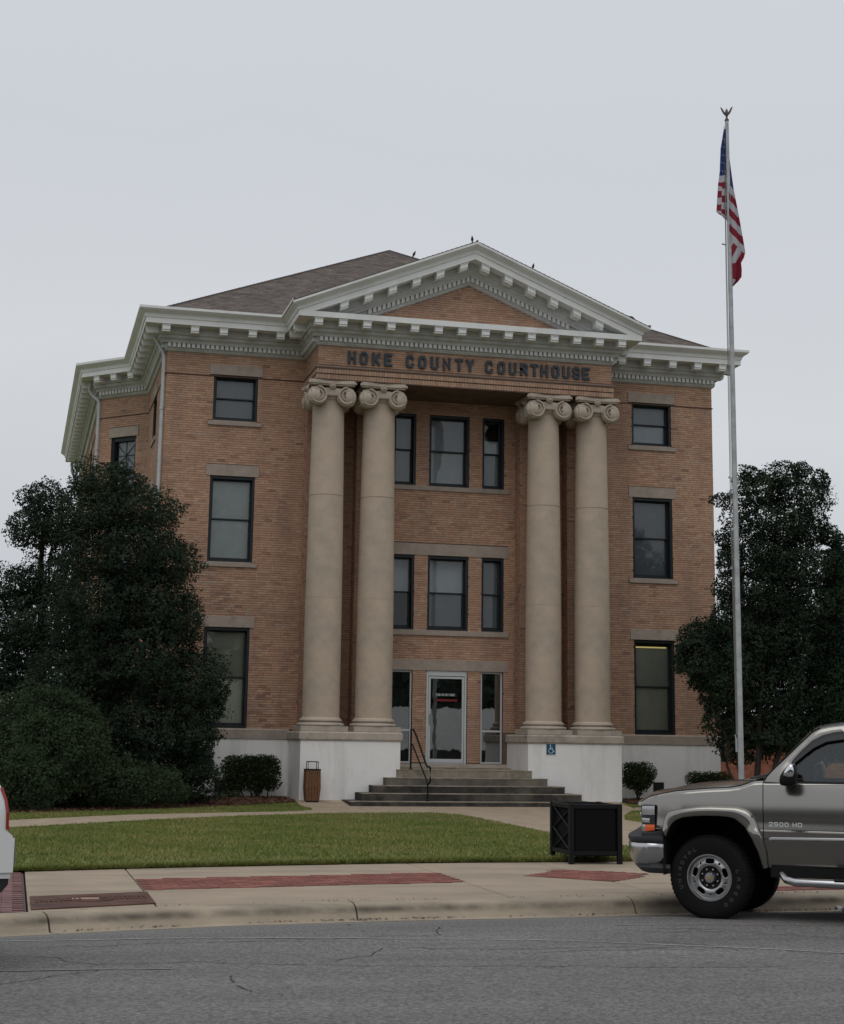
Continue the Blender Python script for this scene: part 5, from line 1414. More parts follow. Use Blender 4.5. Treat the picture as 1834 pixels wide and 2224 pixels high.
TREES = {
 'A': [[-9.67, -3.82, 7.68, 0.85, 0.57], [-10.01, -3.6, 7.01, 0.8, 0.68], [-8.92, -3.87, 7.02, 1.02, 0.57], [-9.3, -3.6, 6.13, 1.48, 0.8], [-8.08, -3.85, 5.87, 0.68, 0.57], [-8.46, -3.57, 4.92, 1.02, 0.8], [-9.56, -3.3, 4.9, 1.36, 0.91], [-7.82, -3.61, 4.37, 0.62, 0.62], [-8.71, -3.24, 3.58, 1.48, 1.02], [-7.57, -3.39, 2.93, 0.91, 0.8], [-9.79, -2.91, 3.23, 1.36, 1.14], [-6.99, -3.45, 2.49, 0.51, 0.45], [-8.28, -3.02, 1.92, 1.48, 1.02], [-7.37, -3.13, 1.38, 0.68, 0.68], [-9.67, -2.56, 1.34, 1.36, 1.14], [-7.98, -2.83, 0.65, 1.25, 0.8], [-7.17, -3.07, 0.82, 0.57, 0.57], [-9.39, -2.44, 0.44, 1.14, 0.68]],
 'B': [[-11.15, -0.3, 7.63, 0.67, 0.55], [-11.4, -0.1, 6.91, 0.67, 0.61], [-10.76, -0.27, 6.98, 0.61, 0.49], [-10.5, -0.1, 6.5, 0.45, 0.5], [-10.85, 0.04, 5.55, 0.85, 0.61], [-11.78, 0.3, 5.35, 0.73, 0.61], [-11.02, 0.28, 4.53, 1.34, 0.98], [-11.8, 0.64, 3.68, 0.98, 1.1], [-10.71, 0.46, 3.22, 1.34, 1.1], [-11.7, 0.94, 2.01, 1.1, 1.1], [-10.62, 0.72, 1.78, 1.22, 1.1], [-11.13, 1.11, 0.56, 1.22, 0.85]],
 'C': [[-11.25, -4.86, 1.65, 1.17, 1.01], [-10.22, -5.09, 1.56, 0.74, 0.85], [-11.4, -4.62, 0.6, 1.17, 0.74], [-10.26, -5.2, 0.45, 1.06, 0.64], [-11.6, -7.0, 0.55, 1.2, 0.9], [-10.6, -6.3, 1.2, 1.1, 0.8], [-9.4, -5.5, 0.5, 1.1, 0.75], [-8.3, -4.7, .4, .8, .5], [-10.67, -5.11, 2.18, 0.64, 0.53], [-12.45, -4.44, 1.01, 1.06, 1.17]],
 'D': [[7.31, -6.01, 8.41, 0.6, 0.33], [7.79, -6.16, 8.57, 0.31, 0.21], [8.27, -6.23, 8.34, 0.29, 0.3], [6.44, -5.81, 8.43, 0.36, 0.26], [6.76, -5.81, 8.05, 0.65, 0.48], [7.8, -6.03, 7.89, 0.83, 0.54], [5.89, -5.55, 7.8, 0.31, 0.17], [6.35, -5.6, 7.52, 0.45, 0.36], [7.26, -5.78, 7.3, 0.89, 0.6], [6.12, -5.4, 6.79, 0.43, 0.31], [8.08, -5.94, 7.08, 0.54, 0.54], [8.56, -6.02, 6.91, 0.33, 0.3], [6.1, -5.3, 6.32, 0.36, 0.42], [6.85, -5.52, 6.48, 0.83, 0.6], [7.91, -5.71, 6.14, 0.89, 0.65], [8.77, -5.94, 6.21, 0.3, 0.48], [6.15, -5.16, 5.53, 0.36, 0.54], [6.91, -5.33, 5.43, 0.89, 0.71], [8.08, -5.57, 5.21, 0.95, 0.71], [8.88, -5.79, 5.34, 0.36, 0.71], [5.32, -4.67, 4.09, 0.45, 0.5], [5.12, -4.56, 3.76, 0.29, 0.36], [5.83, -4.84, 4.3, 0.5, 0.5], [5.81, -4.69, 3.54, 0.65, 0.6], [6.64, -5.01, 4.14, 0.89, 0.71], [7.8, -5.29, 4.15, 1.07, 0.77], [8.84, -5.55, 4.17, 0.6, 0.83], [6.49, -4.73, 2.91, 0.65, 0.65], [7.64, -5.02, 2.98, 1.07, 0.71], [8.79, -5.31, 3.0, 0.71, 0.83], [6.72, -4.6, 1.98, 0.57, 0.5], [7.7, -4.83, 1.93, 1.07, 0.54], [8.74, -5.09, 1.95, 0.71, 0.71], [9.26, -5.77, 4.76, 0.71, 1.07], [9.47, -5.52, 3.24, 0.71, 1.07], [6.32, -5.04, 4.72, 0.6, 0.6], [6.33, -4.84, 3.67, 0.71, 0.83], [6.19, -4.56, 2.44, 0.54, 0.71], [6.58, -4.46, 1.45, 0.48, 0.36], [5.51, -4.68, 3.89, 0.6, 0.71], [6.01, -4.66, 3.19, 0.6, 0.6], [8.92, -6.05, 6.62, 0.3, 0.36], [7.58, -3.58, 4.24, 1.1, 0.98], [8.76, -3.92, 4.5, 1.1, 1.1], [7.99, -3.92, 5.46, 0.98, 0.85], [9.07, -3.75, 3.29, 1.1, 1.1], [7.91, -3.37, 2.79, 1.1, 0.98], [7.14, -3.33, 3.5, 0.73, 0.85], [9.16, -3.49, 1.84, 1.1, 0.73], [7.85, -3.14, 1.7, 0.85, 0.49], [8.15, -4.2, 6.67, 0.85, 0.73], [9.84, -3.78, 2.45, 0.73, 1.1], [9.75, -4.07, 4.03, 0.61, 0.98]],
 'E': [[17.12, 8.56, 7.41, 0.98, 1.31], [17.98, 8.57, 6.3, 1.31, 1.48], [17.44, 9.02, 4.68, 1.31, 1.48], [18.63, 8.95, 3.57, 1.48, 1.64], [17.59, 9.46, 2.26, 1.31, 1.15]]}
def tree(key, name, label, base, trunks, m, dens, size, ph, hole=-.55, depth=1.1, blobs=None, kind_cat='tree', **kw):
    r = tag(empty(name, base), label, kind_cat)
    bl = blobs or TREES[key]
    inv = Matrix.Translation(-Vector(base))
    f = MB()
    for (a, b, r0, r1) in trunks: limb(f, a, b, r0, r1)
    tips = random.sample(bl, min(len(bl), 9))
    for t_ in tips:
        tr = random.choice(trunks); a = Vector(tr[0]).lerp(Vector(tr[1]), random.uniform(.35, .8)); limb(f, a, (t_[0], t_[1], t_[2]), .05, .015)
    o = f.build('trunk', M['bark'], smooth=True); o.parent = r; o.matrix_parent_inverse = inv
    o = leaves('crown', bl, dens, size, m, r, ph=ph, hole=hole, depth=depth, **kw); o.matrix_parent_inverse = inv
    return r
tree('A', 'evergreen_tree', 'tall dark evergreen tree covering the left corner of the courthouse', (-9, -3, 0), [((-9, -3, -.1), (-9.4, -3.5, 7.2), .20, .05), ((-8.8, -3, 0), (-8.2, -3.4, 4.8), .12, .03)], LEAF['leaf_dark'], 1000, .038, 0.0, rough=.40, inner=.25)
tree('B', 'evergreen_tree', 'dark evergreen tree with a separate side crown at the left edge behind the taller tree', (-11, .6, 0), [((-11, .8, -.1), (-11.1, 0, 7.2), .18, .05)], LEAF['leaf_dark'], 880, .041, 5.0, hole=-.42, rough=.40, inner=.25)
tree('C', 'shrub', 'broad green shrub in front of the evergreen trees at the left edge', (-11, -4.8, 0), [((-11, -4.8, -.1), (-11, -4.9, 1.8), .08, .03), ((-11, -4.8, 0), (-10.3, -5, 1.4), .06, .02)], LEAF['leaf_mid'], 950, .036, 9.0, kind_cat='shrub', rough=.30, inner=.2)
tree('D', 'evergreen_tree', 'dark evergreen tree with leaning trunks behind the flagpole at the right of the courthouse', (7, -4.9, 0), [((6.75, -4.7, -.1), (6.2, -4.9, 3.2), .055, .035), ((6.9, -4.8, -.1), (7.3, -5.7, 7.6), .09, .03), ((7.1, -4.8, -.1), (8.3, -5.4, 5.0), .07, .03), ((6.6, -4.7, -.1), (5.6, -4.8, 3.4), .04, .025)], LEAF['leaf_dark'], 820, .040, 14.0, hole=-.38, rough=.38, inner=.22)
tree('E', 'evergreen_tree', 'paler tree standing farther off at the right edge behind the dark tree', (17.8, 9, 0), [((17.8, 9, -.2), (17.6, 8.9, 6.5), .2, .06)], LEAF['leaf_far'], 120, .13, 20.0)
# clipped shrubs
def clipped(name, label, base, blobs, stems, ph, size=.032, dens=950, **kw):
    r = tag(empty(name, base), label, 'shrub'); inv = Matrix.Translation(-Vector(base))
    f = MB()
    for a, b in stems: limb(f, a, b, .022, .010, 4, .03)
    o = f.build('stem', M['bark'], smooth=True); o.parent = r; o.matrix_parent_inverse = inv
    o = leaves('foliage', blobs, dens, size, LEAF['leaf_hedge'], r, ph=ph, hole=-.75, rough=.06, inner=.5, **kw); o.matrix_parent_inverse = inv
hb = []
for i in range(6):
    for z in (.42, .66, .88):
        hb.append([-6.02 + i * .225, -.72 + (i % 2) * .08, z, .25, .22 if z > .5 else .2])
hb += [[-5.95, -.7, 1.0, .22, .15], [-5.6, -.7, 1.02, .24, .15], [-5.2, -.7, 1.03, .24, .15], [-4.93, -.7, 1.0, .2, .16], [-5.85, -.75, .25, .15, .15], [-5.3, -.75, .22, .15, .14]]
clipped('shrub', 'square clipped shrub against the white base beside the brown ash urn', (-5.45, -.7, 0), hb, [((-5.4 + .2 * i, -.7, 0), (-5.6 + .3 * i, -.7, .6)) for i in range(-2, 3)], 2.0)
clipped('shrub', 'round topped shrub with bare stem just right of the right pedestal', (5.28, -.8, 0.0), [[5.05, -.8, .78, .33, .29], [5.5, -.8, .82, .33, .28], [5.3, -.85, .62, .40, .30], [5.62, -.8, .68, .18, .2], [5.25, -.8, .95, .36, .14], [5.05, -.8, .55, .22, .22], [5.45, -.8, .5, .2, .2], [5.3, -.85, .38, .16, .2]], [((5.28, -.8, 0), (5.15, -.8, .7)), ((5.3, -.8, 0), (5.5, -.82, .7)), ((5.28, -.8, 0), (5.3, -.8, .6))], 4.0)
clipped('shrub', 'low flat clipped shrub seen over the truck hood by the building corner', (7.4, -.8, 0), [[6.98 + .22 * i, -.8, .62, .26, .24] for i in range(5)], [((7.3, -.8, 0), (7.1, -.8, .5)), ((7.4, -.8, 0), (7.7, -.8, .5))], 6.0)
# small weeds beside the left shrub
o = leaves('weeds', [[-6.1, -1.0, .14, .22, .14], [-6.35, -.95, .1, .12, .1], [-5.8, -1.0, .1, .15, .08]], 700, .03, LEAF['leaf_hedge'], None, ph=3); o['kind'] = 'stuff'

# unseen wood added across the street, for dark reflections in glass and truck side
tl = []
for i in range(34):
    x = -75 + i * 4.4; tl.append([x, -88 + random.uniform(-2, 2), random.uniform(3.5, 5.0), 3.6, random.uniform(4.2, 6.5)])
o = leaves('reflected_tree_line', tl, 9, .55, LEAF['leaf_far'], None, ph=1.5, hole=-.9); o['kind'] = 'stuff'
sb = tag(empty('backdrop', (-12, -66, 0)), 'unseen single storey storefront row across the street behind the viewer', 'building')  # out of view, put in only to be mirrored in the entrance glass
f = MB(); f.box(-34, 9.9, -72, -66, 0, 3.6); adopt(f.build('wall', mat('dark_brick_render', (.14, .11, .09), .9, var=.2, vscale=.5)), sb)
f = MB(); f.box(10.1, 30, -72, -66, .9, 3.7); adopt(f.build('mirrored_pale_wall', mat('pale_render', (.78, .77, .73), .9, var=.15, vscale=.4)), sb)  # added as the pale band of the door reflection
f = MB(); f.box(10.2, 29.9, -71.9, -66.1, 0, .9); adopt(f.build('plinth', M['room']), sb)  # dark strip added below the pale band in that reflection
for i in range(7):
    f = MB(); f.box(-32.5 + i * 6, -28.2 + i * 6, -66, -65.96, .5, 2.7); adopt(f.build('window', M['room']), sb)
# ------------------------------------------------------------------ far brick building at right
fb = tag(empty('brick_building', (16.5, 17.3, 0)), 'low red brick building far behind the leaning trunks at the right', 'building')
w1 = Wall((9.5, 17.3), (1, 0), 22); st = []
mbw = MB(); wall_panel(w1, 0, 22, 0, 2.6, [(5, 6.6, .9, 2.0), (11, 12.6, .9, 2.0)], .2, mbw); mbw.box(9.52, 31.48, 17.6, 24, 0, 2.6)
wo = mbw.build('wall', M['redmortar'], None, fix=False); adopt(wo, fb)
brick_face(w1, 0, 22, 0, 2.6, [(5, 6.6, .9, 2.0), (11, 12.6, .9, 2.0)], store=st)
o = bulk_boxes('brickwork', [(b[0], b[1]) for b in st], M['redbrick'], wo, 'stuff')
f = MB(); f.box(9.3, 31.7, 17.1, 24.2, 2.6, 2.75); adopt(f.build('roof', M['roofdeck']), fb)
for x in (14.5, 20.5):
    f = MB(); f.box(x, x + 1.6, 17.42, 17.46, .9, 2.0); adopt(f.build('window', M['glass']), fb)

# ------------------------------------------------------------------ ash urn
au = tag(empty('ash_urn', (-4.12, -2.3, gz(0, -2.3) + .04)), 'slim brown slatted litter urn with black hoop against the left pedestal', 'litter bin')
f = MB()
for i in range(7):
    t_ = i / 6
for (a, bb) in (((-1, -1), (1, -1)), ((1, -1), (1, 1)), ((1, 1), (-1, 1)), ((-1, 1), (-1, -1))):
    for k in range(5):
        t0, t1 = k / 5 + .01, (k + 1) / 5 - .01
        def pt(t_, z, hw): return ((a[0] + (bb[0] - a[0]) * t_) * hw, (a[1] + (bb[1] - a[1]) * t_) * hw, z)
        rr = [[pt(t0, z, hw), pt(t1, z, hw)] for z, hw in ((.03, .165), (.35, .195), (.80, .185))]
        s_ = MB(); s_.grid(rr); s_.build('slat', M['wood'], au, solid=.012)
f = MB(); f.box(-.155, .155, -.155, .155, .0, .79); f.build('liner', M['black'], au)
f = MB(); f.box(-.195, .195, -.195, .195, .79, .82); f.build('top', M['black'], au, bevel=.005)
f = MB()
for sx_ in (-.13, .13):
    f.tube([(sx_, -.12, .82), (sx_, -.12, 1.0), (sx_, .12, 1.0), (sx_, .12, .82)], .011, 8)
f.tube([(-.13, -.12, 1.0), (.13, -.12, 1.0)], .011, 8); f.tube([(-.13, .12, 1.0), (.13, .12, 1.0)], .011, 8)
f.build('hoop', M['black'], au)

# ------------------------------------------------------------------ black litter bin on the sidewalk
BINC = Vector((-4.19, -23.20, .062))
bn = tag(empty('litter_bin', tuple(BINC), rad(-2)), 'large square black metal bin with lattice sides at the sidewalk edge', 'litter bin')
HW, HD, HH = .325, .42, .755
for sx_ in (-1, 1):
    for sy_ in (-1, 1):
        f = MB(); f.box(sx_ * HW - .032, sx_ * HW + .032, sy_ * HD - .032, sy_ * HD + .032, 0, HH); f.build('leg', M['black'], bn, bevel=.004)
f = MB(); f.box(-HW + .035, HW - .035, -HD - .02, -HD + .02, HH - .06, HH - .005); f.box(-HW + .035, HW - .035, HD - .02, HD + .02, HH - .06, HH - .005)
f.box(-HW - .02, -HW + .02, -HD + .035, HD - .035, HH - .06, HH - .006); f.box(HW - .02, HW + .02, -HD + .035, HD - .035, HH - .06, HH - .006); f.build('top_rail', M['black'], bn, bevel=.004)
f = MB(); f.box(-HW + .035, HW - .035, -HD - .02, -HD + .02, .11, .16); f.box(-HW + .035, HW - .035, HD - .02, HD + .02, .11, .16)
f.box(-HW - .02, -HW + .02, -HD + .035, HD - .035, .11, .16); f.box(HW - .02, HW + .02, -HD + .035, HD - .035, .11, .16); f.build('bottom_rail', M['black'], bn, bevel=.004)
f = MB(); f.box(-HW + .026, HW - .026, -HD + .026, HD - .026, .10, HH - .03); f.build('liner', mat('bin_liner', (0.007, 0.008, 0.008), .85, spec=.1), bn)
f = MB(); f.box(-HW + .05, HW - .06, -HD - .008, -HD + .006, .165, HH - .065); f.build('front_panel', mat('bin_panel', (0.006, 0.006, 0.007), .8, spec=.1), bn)
for sd in (-1, 1):
    f = MB(); z0_, z1_ = .16, HH - .06; y0_, y1_ = -HD + .035, HD - .035; zm = (z0_ + z1_) / 2
    for i, (a, b) in enumerate([((y0_, z0_), (y1_, zm)), ((y1_, z0_), (y0_, zm)), ((y0_, zm), (y1_, z1_)), ((y1_, zm), (y0_, z1_))]):
        f.tube([(sd * HW + .002 * i, a[0], a[1]), (sd * HW + .002 * i, b[0], b[1])], .013, 6)
    f.build('lattice', M['black'], bn)

# ------------------------------------------------------------------ flagpole and flag
FPX, FPY = 2.933, -12.616
fp = tag(empty('flagpole', (FPX, FPY, 0)), 'tall tapered grey metal flagpole with eagle finial on the right lawn', 'flagpole')
M['pole'] = mat('weathered_aluminium', (0.40, 0.41, 0.42), .55, metal=.35, var=.1, vscale=6, stain=(0.10, 0.10, 0.11), stain_scale=3.5, stain_amt=.45)
f = MB(); f.lathe([(.060, 0), (.059, 4.5), (.057, 4.51), (.054, 9), (.040, 15.12), (.02, 15.14)], (0, 0, 0), 20); f.build('pole', M['pole'], fp, smooth=True)
f = MB(); f.lathe([(.12, .0), (.12, .05), (.08, .1)], (0, 0, 0), 20); f.build('base_collar', M['pole'], fp, smooth=True)
eg = MB(); eg.lathe([(.045, 15.12), (.05, 15.15), (.03, 15.18), (.02, 15.22), (.04, 15.27), (.045, 15.31), (.03, 15.36), (.022, 15.39), (.008, 15.41)], (0, 0, 0), 12)
vw = Vector((math.cos(rad(-24.8)), math.sin(rad(-24.8)), 0)); vn = Vector((-vw.y, vw.x, 0))
for s in (-1, 1):
    pts = [(0.015, 15.30), (.05, 15.345), (.09, 15.42), (.135, 15.46), (.125, 15.42), (.115, 15.39), (.10, 15.35), (.08, 15.31), (.05, 15.27), (.02, 15.26)]
    n = len(pts); vs = [tuple(vw * (s * p[0]) + vn * d + Vector((0, 0, p[1]))) for d in (-.012, .012) for p in pts]
    eg.add(vs, [tuple(range(n)), tuple(range(n, 2 * n))[::-1]] + [(i, (i + 1) % n, n + (i + 1) % n, n + i) for i in range(n)])
eg.build('eagle_finial', mat('bronze_eagle', (0.10, 0.09, 0.085), .5, metal=.4), fp)
f = MB()
lp = vw * (-.085)
f.tube([tuple(lp * .7 + Vector((0, 0, 15.0))), tuple(lp + Vector((0, 0, 12))), tuple(lp * 1.15 + Vector((0, 0, 7))), tuple(lp * .95 + Vector((0, 0, 1.8)))], .0075, 6)
f.tube([tuple(lp * .7 + vn * -.03 + Vector((0, 0, 15.0))), tuple(lp * .8 + vn * -.03 + Vector((0, 0, 12))), tuple(lp * .85 + vn * -.03 + Vector((0, 0, 7))), tuple(lp * .8 + vn * -.03 + Vector((0, 0, 1.8)))], .0065, 6)
f.build('halyard', mat('rope', (0.22, 0.21, 0.20), .9), fp)
f = MB(); f.tube([tuple(lp * .6 + Vector((0, 0, 1.62))), tuple(lp * 1.0 + Vector((0, 0, 1.70))), tuple(lp * 1.2 + Vector((0, 0, 1.80)))], .014, 8); f.tube([tuple(lp * .9 + Vector((0, 0, 1.45))), tuple(lp * .95 + Vector((0, 0, 1.72)))], .028, 8); f.build('cleat', M['pole'], fp)
f = MB(); f.tube([tuple(lp * 1.0 + Vector((0, 0, 12.28))), tuple(lp * 1.9 + Vector((0, 0, 12.31)))], .016, 6); f.build('clip', M['alud'], fp)
# the flag hangs limp in folds around the pole
fl = tag(empty('flag', (FPX, FPY, 12.8)), 'limp United States flag hanging folded along the flagpole', 'flag')
LE = [(-.043, 15.0), (-.075, 14.9), (-.107, 14.706), (-.147, 14.48), (-.177, 13.925), (-.216, 13.65), (-.245, 13.3), (-.266, 13.025)]
RE = [(.042, 14.266), (.117, 13.557), (.2, 13.053), (.301, 12.352), (.335, 12.103), (.304, 11.981), (.239, 11.861), (.25, 11.7), (.241, 11.541), (.164, 11.434), (.046, 11.341)]
def lin(tab, z):
    tab = sorted([(b, a) for a, b in tab])
    return float(np.interp(z, [q[0] for q in tab], [q[1] for q in tab]))
RED, WHT, BLU = (0.24, 0.018, 0.035), (0.47, 0.47, 0.50), (0.022, 0.045, 0.15)
def flag_mesh(side):
    nu, nv = 64, 260; z0_, z1_ = (12.80, 14.93) if side < 0 else (11.34, 14.27)
    V = []; C = []
    for j in range(nv + 1):
        z = z1_ + (z0_ - z1_) * j / nv
        for i in range(nu + 1):
            u = i / nu
            if side < 0:
                e = lin(LE, z); zb = 13.02 - .15 * u if z < 13.1 else z
                s = e * (1 - u) + .01 * u; zz = z if z > 13.05 else 13.05 + (z - 13.05) * (.15 + .85 * u)
            else:
                e = lin(RE, z); s = e * u; zz = z if z > 11.5 else z
            t_ = (z1_ - z) / (z1_ - z0_)
            dep = (.055 * math.sin(u * 5.2 + 1.2 * t_) + .03 * math.sin(u * 11 + 3 * t_)) * min(1, t_ * 3 + .1) + (.03 if side < 0 else -.02)
            p = vw * s - vn * dep * 1.0 + Vector((0, 0, zz - 12.8)); V.append(tuple(p))
            if side < 0:
                zc = z - .06 * (u - .5) - .12 * (1 if .0 < u < .38 else 0) * (1 if z < 13.6 else 0)
                if zc > 13.86: c = BLU
                else:
                    k_ = int((13.86 - zc) / .155); c = WHT if k_ % 2 == 0 else RED
                if c is BLU:
                    if abs(math.sin(z * 17)) > .965 and abs(math.sin(u * 10 + (1.2 if int(z * 5.4) % 2 else 0))) > .90: c = (.30, .34, .45)
            else:
                zc = z + s * 1.0
                if z < 12.42 - .35 * u:        # lower folds turned back on themselves
                    zc = z - s * 1.9 + .9
                    k_ = int((zc - 11.0 + 6) / .26); c = RED if k_ % 2 == 0 else WHT
                    if u > .72 or z < 11.86: c = RED if not (z < 11.50 and u < .55) else WHT
                elif zc > 13.67: c = BLU
                else:
                    k_ = int((13.67 - zc) / .183); c = WHT if k_ % 2 == 0 else RED
            C.append((*c, 1))
    me = bpy.data.meshes.new('cloth')
    Fc = [(j * (nu + 1) + i, j * (nu + 1) + i + 1, (j + 1) * (nu + 1) + i + 1, (j + 1) * (nu + 1) + i) for j in range(nv) for i in range(nu)]
    me.from_pydata(V, [], Fc)
    ca = me.color_attributes.new('print', 'FLOAT_COLOR', 'POINT'); ca.data.foreach_set('color', np.array(C).ravel())
    me.polygons.foreach_set('use_smooth', [True] * len(Fc)); me.materials.append(M['flag'])
    o = bpy.data.objects.new('cloth', me); COL.objects.link(o); o.parent = fl; return o
m = bpy.data.materials.new('flag_cloth'); m.use_nodes = True; t = m.node_tree; b = t.nodes['Principled BSDF']; b.inputs['Roughness'].default_value = .85
at = t.nodes.new('ShaderNodeAttribute'); at.attribute_name = 'print'; t.links.new(at.outputs['Color'], b.inputs['Base Color'])
tr = t.nodes.new('ShaderNodeBsdfTranslucent'); t.links.new(at.outputs['Color'], tr.inputs[0]); ms = t.nodes.new('ShaderNodeMixShader'); ms.inputs[0].default_value = .4
t.links.new(b.outputs[0], ms.inputs[1]); t.links.new(tr.outputs[0], ms.inputs[2]); t.links.new(ms.outputs[0], t.nodes['Material Output'].inputs[0])
M['flag'] = m
flag_mesh(-1); flag_mesh(1)

# ------------------------------------------------------------------ birds on the roof
BIRDM = mat('pigeon_grey', (0.035, 0.037, 0.045), .7)
def bird(x, y, z, rz, label, s=1.0, lie=False):
    f = MB()
    prof = [(.004, -.16), (.022, -.13), (.03, -.08), (.055, -.02), (.062, .03), (.05, .08), (.032, .105), (.034, .125), (.03, .15), (.012, .168), (.004, .19)]
    tilt = rad(20 if lie else 62); vs = []; n = 12
    for r, h in prof:
        for k in range(n):
            w_ = 2 * math.pi * k / n; X, Y = r * math.cos(w_), r * math.sin(w_) * 1.05
            px = h * math.cos(tilt) - Y * math.sin(tilt); pz = h * math.sin(tilt) + Y * math.cos(tilt); vs.append((px * s, X * s, (pz + .165) * s))
    fs = [(i * n + k, i * n + (k + 1) % n, (i + 1) * n + (k + 1) % n, (i + 1) * n + k) for i in range(len(prof) - 1) for k in range(n)] + [tuple(range(n)), tuple(range((len(prof) - 1) * n, len(prof) * n))]
    f.add(vs, fs)
    if not lie:
        for sy in (-.018, .018): f.tube([(0, sy * s, .10 * s), (.01 * s, sy * s, 0)], .005 * s, 5)
    o = f.build('bird', BIRDM, smooth=True); o.location = (x, y, z); o.rotation_euler = (0, 0, rz)
    tag(o, label, 'bird', 'birds on the roof'); return o
bird(-.13, FY - .78, Tz(.13) + .02, rad(250), 'dark bird perched just left of the pediment peak', .62)
bird(1.62, FY - .78, Tz(1.62) + .02, rad(280), 'dark bird perched halfway down the right slope of the pediment', .55)
hx_ = .7; bird(hx_, 8.42 - hx_ * (8.67 / 8.55), 18.07 - hx_ * (5.015 / 8.55) + .03, rad(330), 'dark bird perched on the shingled hip behind the pediment', .72)
bird(4.55, FY - .70, Tz(4.55) + .0, rad(180), 'dark bird crouching near the low right end of the pediment', .6, True)

# litter by the curb
o = leaves('paper_scrap', [[-3.36, -29.02, .035, .05, .03]], 90, .05, mat('white_paper', (.5, .5, .5), .8), None, ph=2)
# replace random quads by one crumpled sheet
bpy.data.objects.remove(o)
rr = [[(-3.25 + .045 * i, -28.32 + .03 * j + .006 * ((i * 7 + j * 3) % 5), -.07 + .018 * ((i * 3 + j * 5) % 4)) for i in range(5)] for j in range(5)]
f = MB(); f.grid(rr); o = f.build('paper_scrap', mat('white_paper_scrap', (.55, .55, .56), .8)); tag(o, 'crumpled white paper scrap lying by the curb behind the truck wheel', 'litter')

#TRUCK#
# ------------------------------------------------------------------ pickup / SUV in the foreground
M['paint'] = mat('pewter_paint', (0.295, 0.281, 0.257), 0.17, metal=0.93, spec=0.5, coat=0.15, var=0.02, vscale=120)
M['chrome'] = mat('chrome', (0.72, 0.73, 0.75), 0.10, metal=1.0)
M['chrome_d'] = mat('dull_chrome', (0.50, 0.50, 0.51), 0.22, metal=1.0)
M['plastic'] = mat('dark_grey_plastic', (0.022, 0.023, 0.026), 0.6, spec=0.4)
M['valance'] = mat('grey_valance', (0.060, 0.062, 0.066), 0.6, spec=0.4)
M['tyre'] = mat('tyre_rubber', (0.0085, 0.0085, 0.009), 0.85, spec=0.15, var=.15, vscale=8)
M['alloy'] = mat('alloy_wheel', (0.36, 0.36, 0.36), 0.28, metal=0.85, spec=.5)
M['tletter'] = mat('tyre_lettering', (0.06, 0.06, 0.06), 0.85)
M['under'] = mat('underbody_black', (0.006, 0.006, 0.006), 0.9)
M['amber'] = mat('amber_lens', (0.72, 0.10, 0.012), 0.25, spec=.6, coat=.6)
M['lens'] = mat('headlamp_lens', (0.42, 0.44, 0.46), 0.15, metal=.5, spec=.8, coat=.8)
M['carglass'] = glass_mat('green_car_glass', (0.70, 0.82, 0.77), 1.75, 0.01)
M['seat'] = mat('grey_seat_cloth', (0.22, 0.22, 0.21), .9)
HEAD = rad(146.25)
tk = tag(empty('pickup_truck', (-4.654, -28.647, 0.0), HEAD), 'pewter grey four wheel drive truck with chrome bumper nosed in by the curb', 'truck')
def lint(tab, x):
    tab = sorted(tab); return float(np.interp(x, [a for a, _ in tab], [b for _, b in tab]))
ARCH = [(.392, .731), (.36, .814), (.329, .862), (.286, .893), (.225, .915), (.127, .929), (.007, .937), (-.101, .939), (-.185, .934), (-.256, .92), (-.35, .848), (-.407, .757), (-.462, .62), (-.494, .472)]
CUT = [(.66, 1.045), (.587, 1.089), (.462, 1.125), (.301, 1.156), (.032, 1.184), (-.21, 1.201), (-.307, 1.218), (-.43, 1.262), (-.56, 1.270)]
SIL = [(.735, 1.0), (.722, 1.022), (.702, 1.053), (.657, 1.091), (.593, 1.135), (.403, 1.182), (.202, 1.224), (-.034, 1.247), (-.28, 1.273), (-.45, 1.285)]
def taper(x): return -.135 * max(0, (x - .18) / .5) ** 2.0
def ys(x, z):
    """half width of the body side at height z"""
    b = 1.0
    if z > .83: b -= .014 + .060 * (max(0, z - .88) / .40) ** 2.5 - .006 * max(0, (.90 - z) / .07)
    elif z > .815: b -= .012 * (z - .815) / .015
    elif z > .75: b += .006
    else: b -= .10 * ((.75 - z) / .3) ** 1.2
    return b + taper(x)
ZL = [.44 + .02 * i for i in range(16)] + [.745, .752, .76, .78, .80, .812, .818, .83, .834] + [.85 + .02 * i for i in range(26)]
def body_panel(name, x0, x1, zlo, zhi, side, dx=.014, roll=.05, m=None, parent=tk):
    n = max(2, int(abs(x0 - x1) / dx)); rows_ = []
    for i in range(n + 1):
        x = x0 + (x1 - x0) * i / n; lo, hi = zlo(x), zhi(x); row = []
        for z in ZL:
            zz = min(max(z, lo), hi - roll); row.append((x, side * ys(x, zz), zz))
        for k in range(1, 7):
            a = k / 6 * math.pi / 2
            row.append((x, side * (ys(x, hi - roll) - roll * (1 - math.cos(a))), hi - roll + roll * math.sin(a)))
        rows_.append(row)
    f = MB(); f.grid(rows_)
    return f.build(name, m or M['paint'], parent, smooth=True, angle=32)
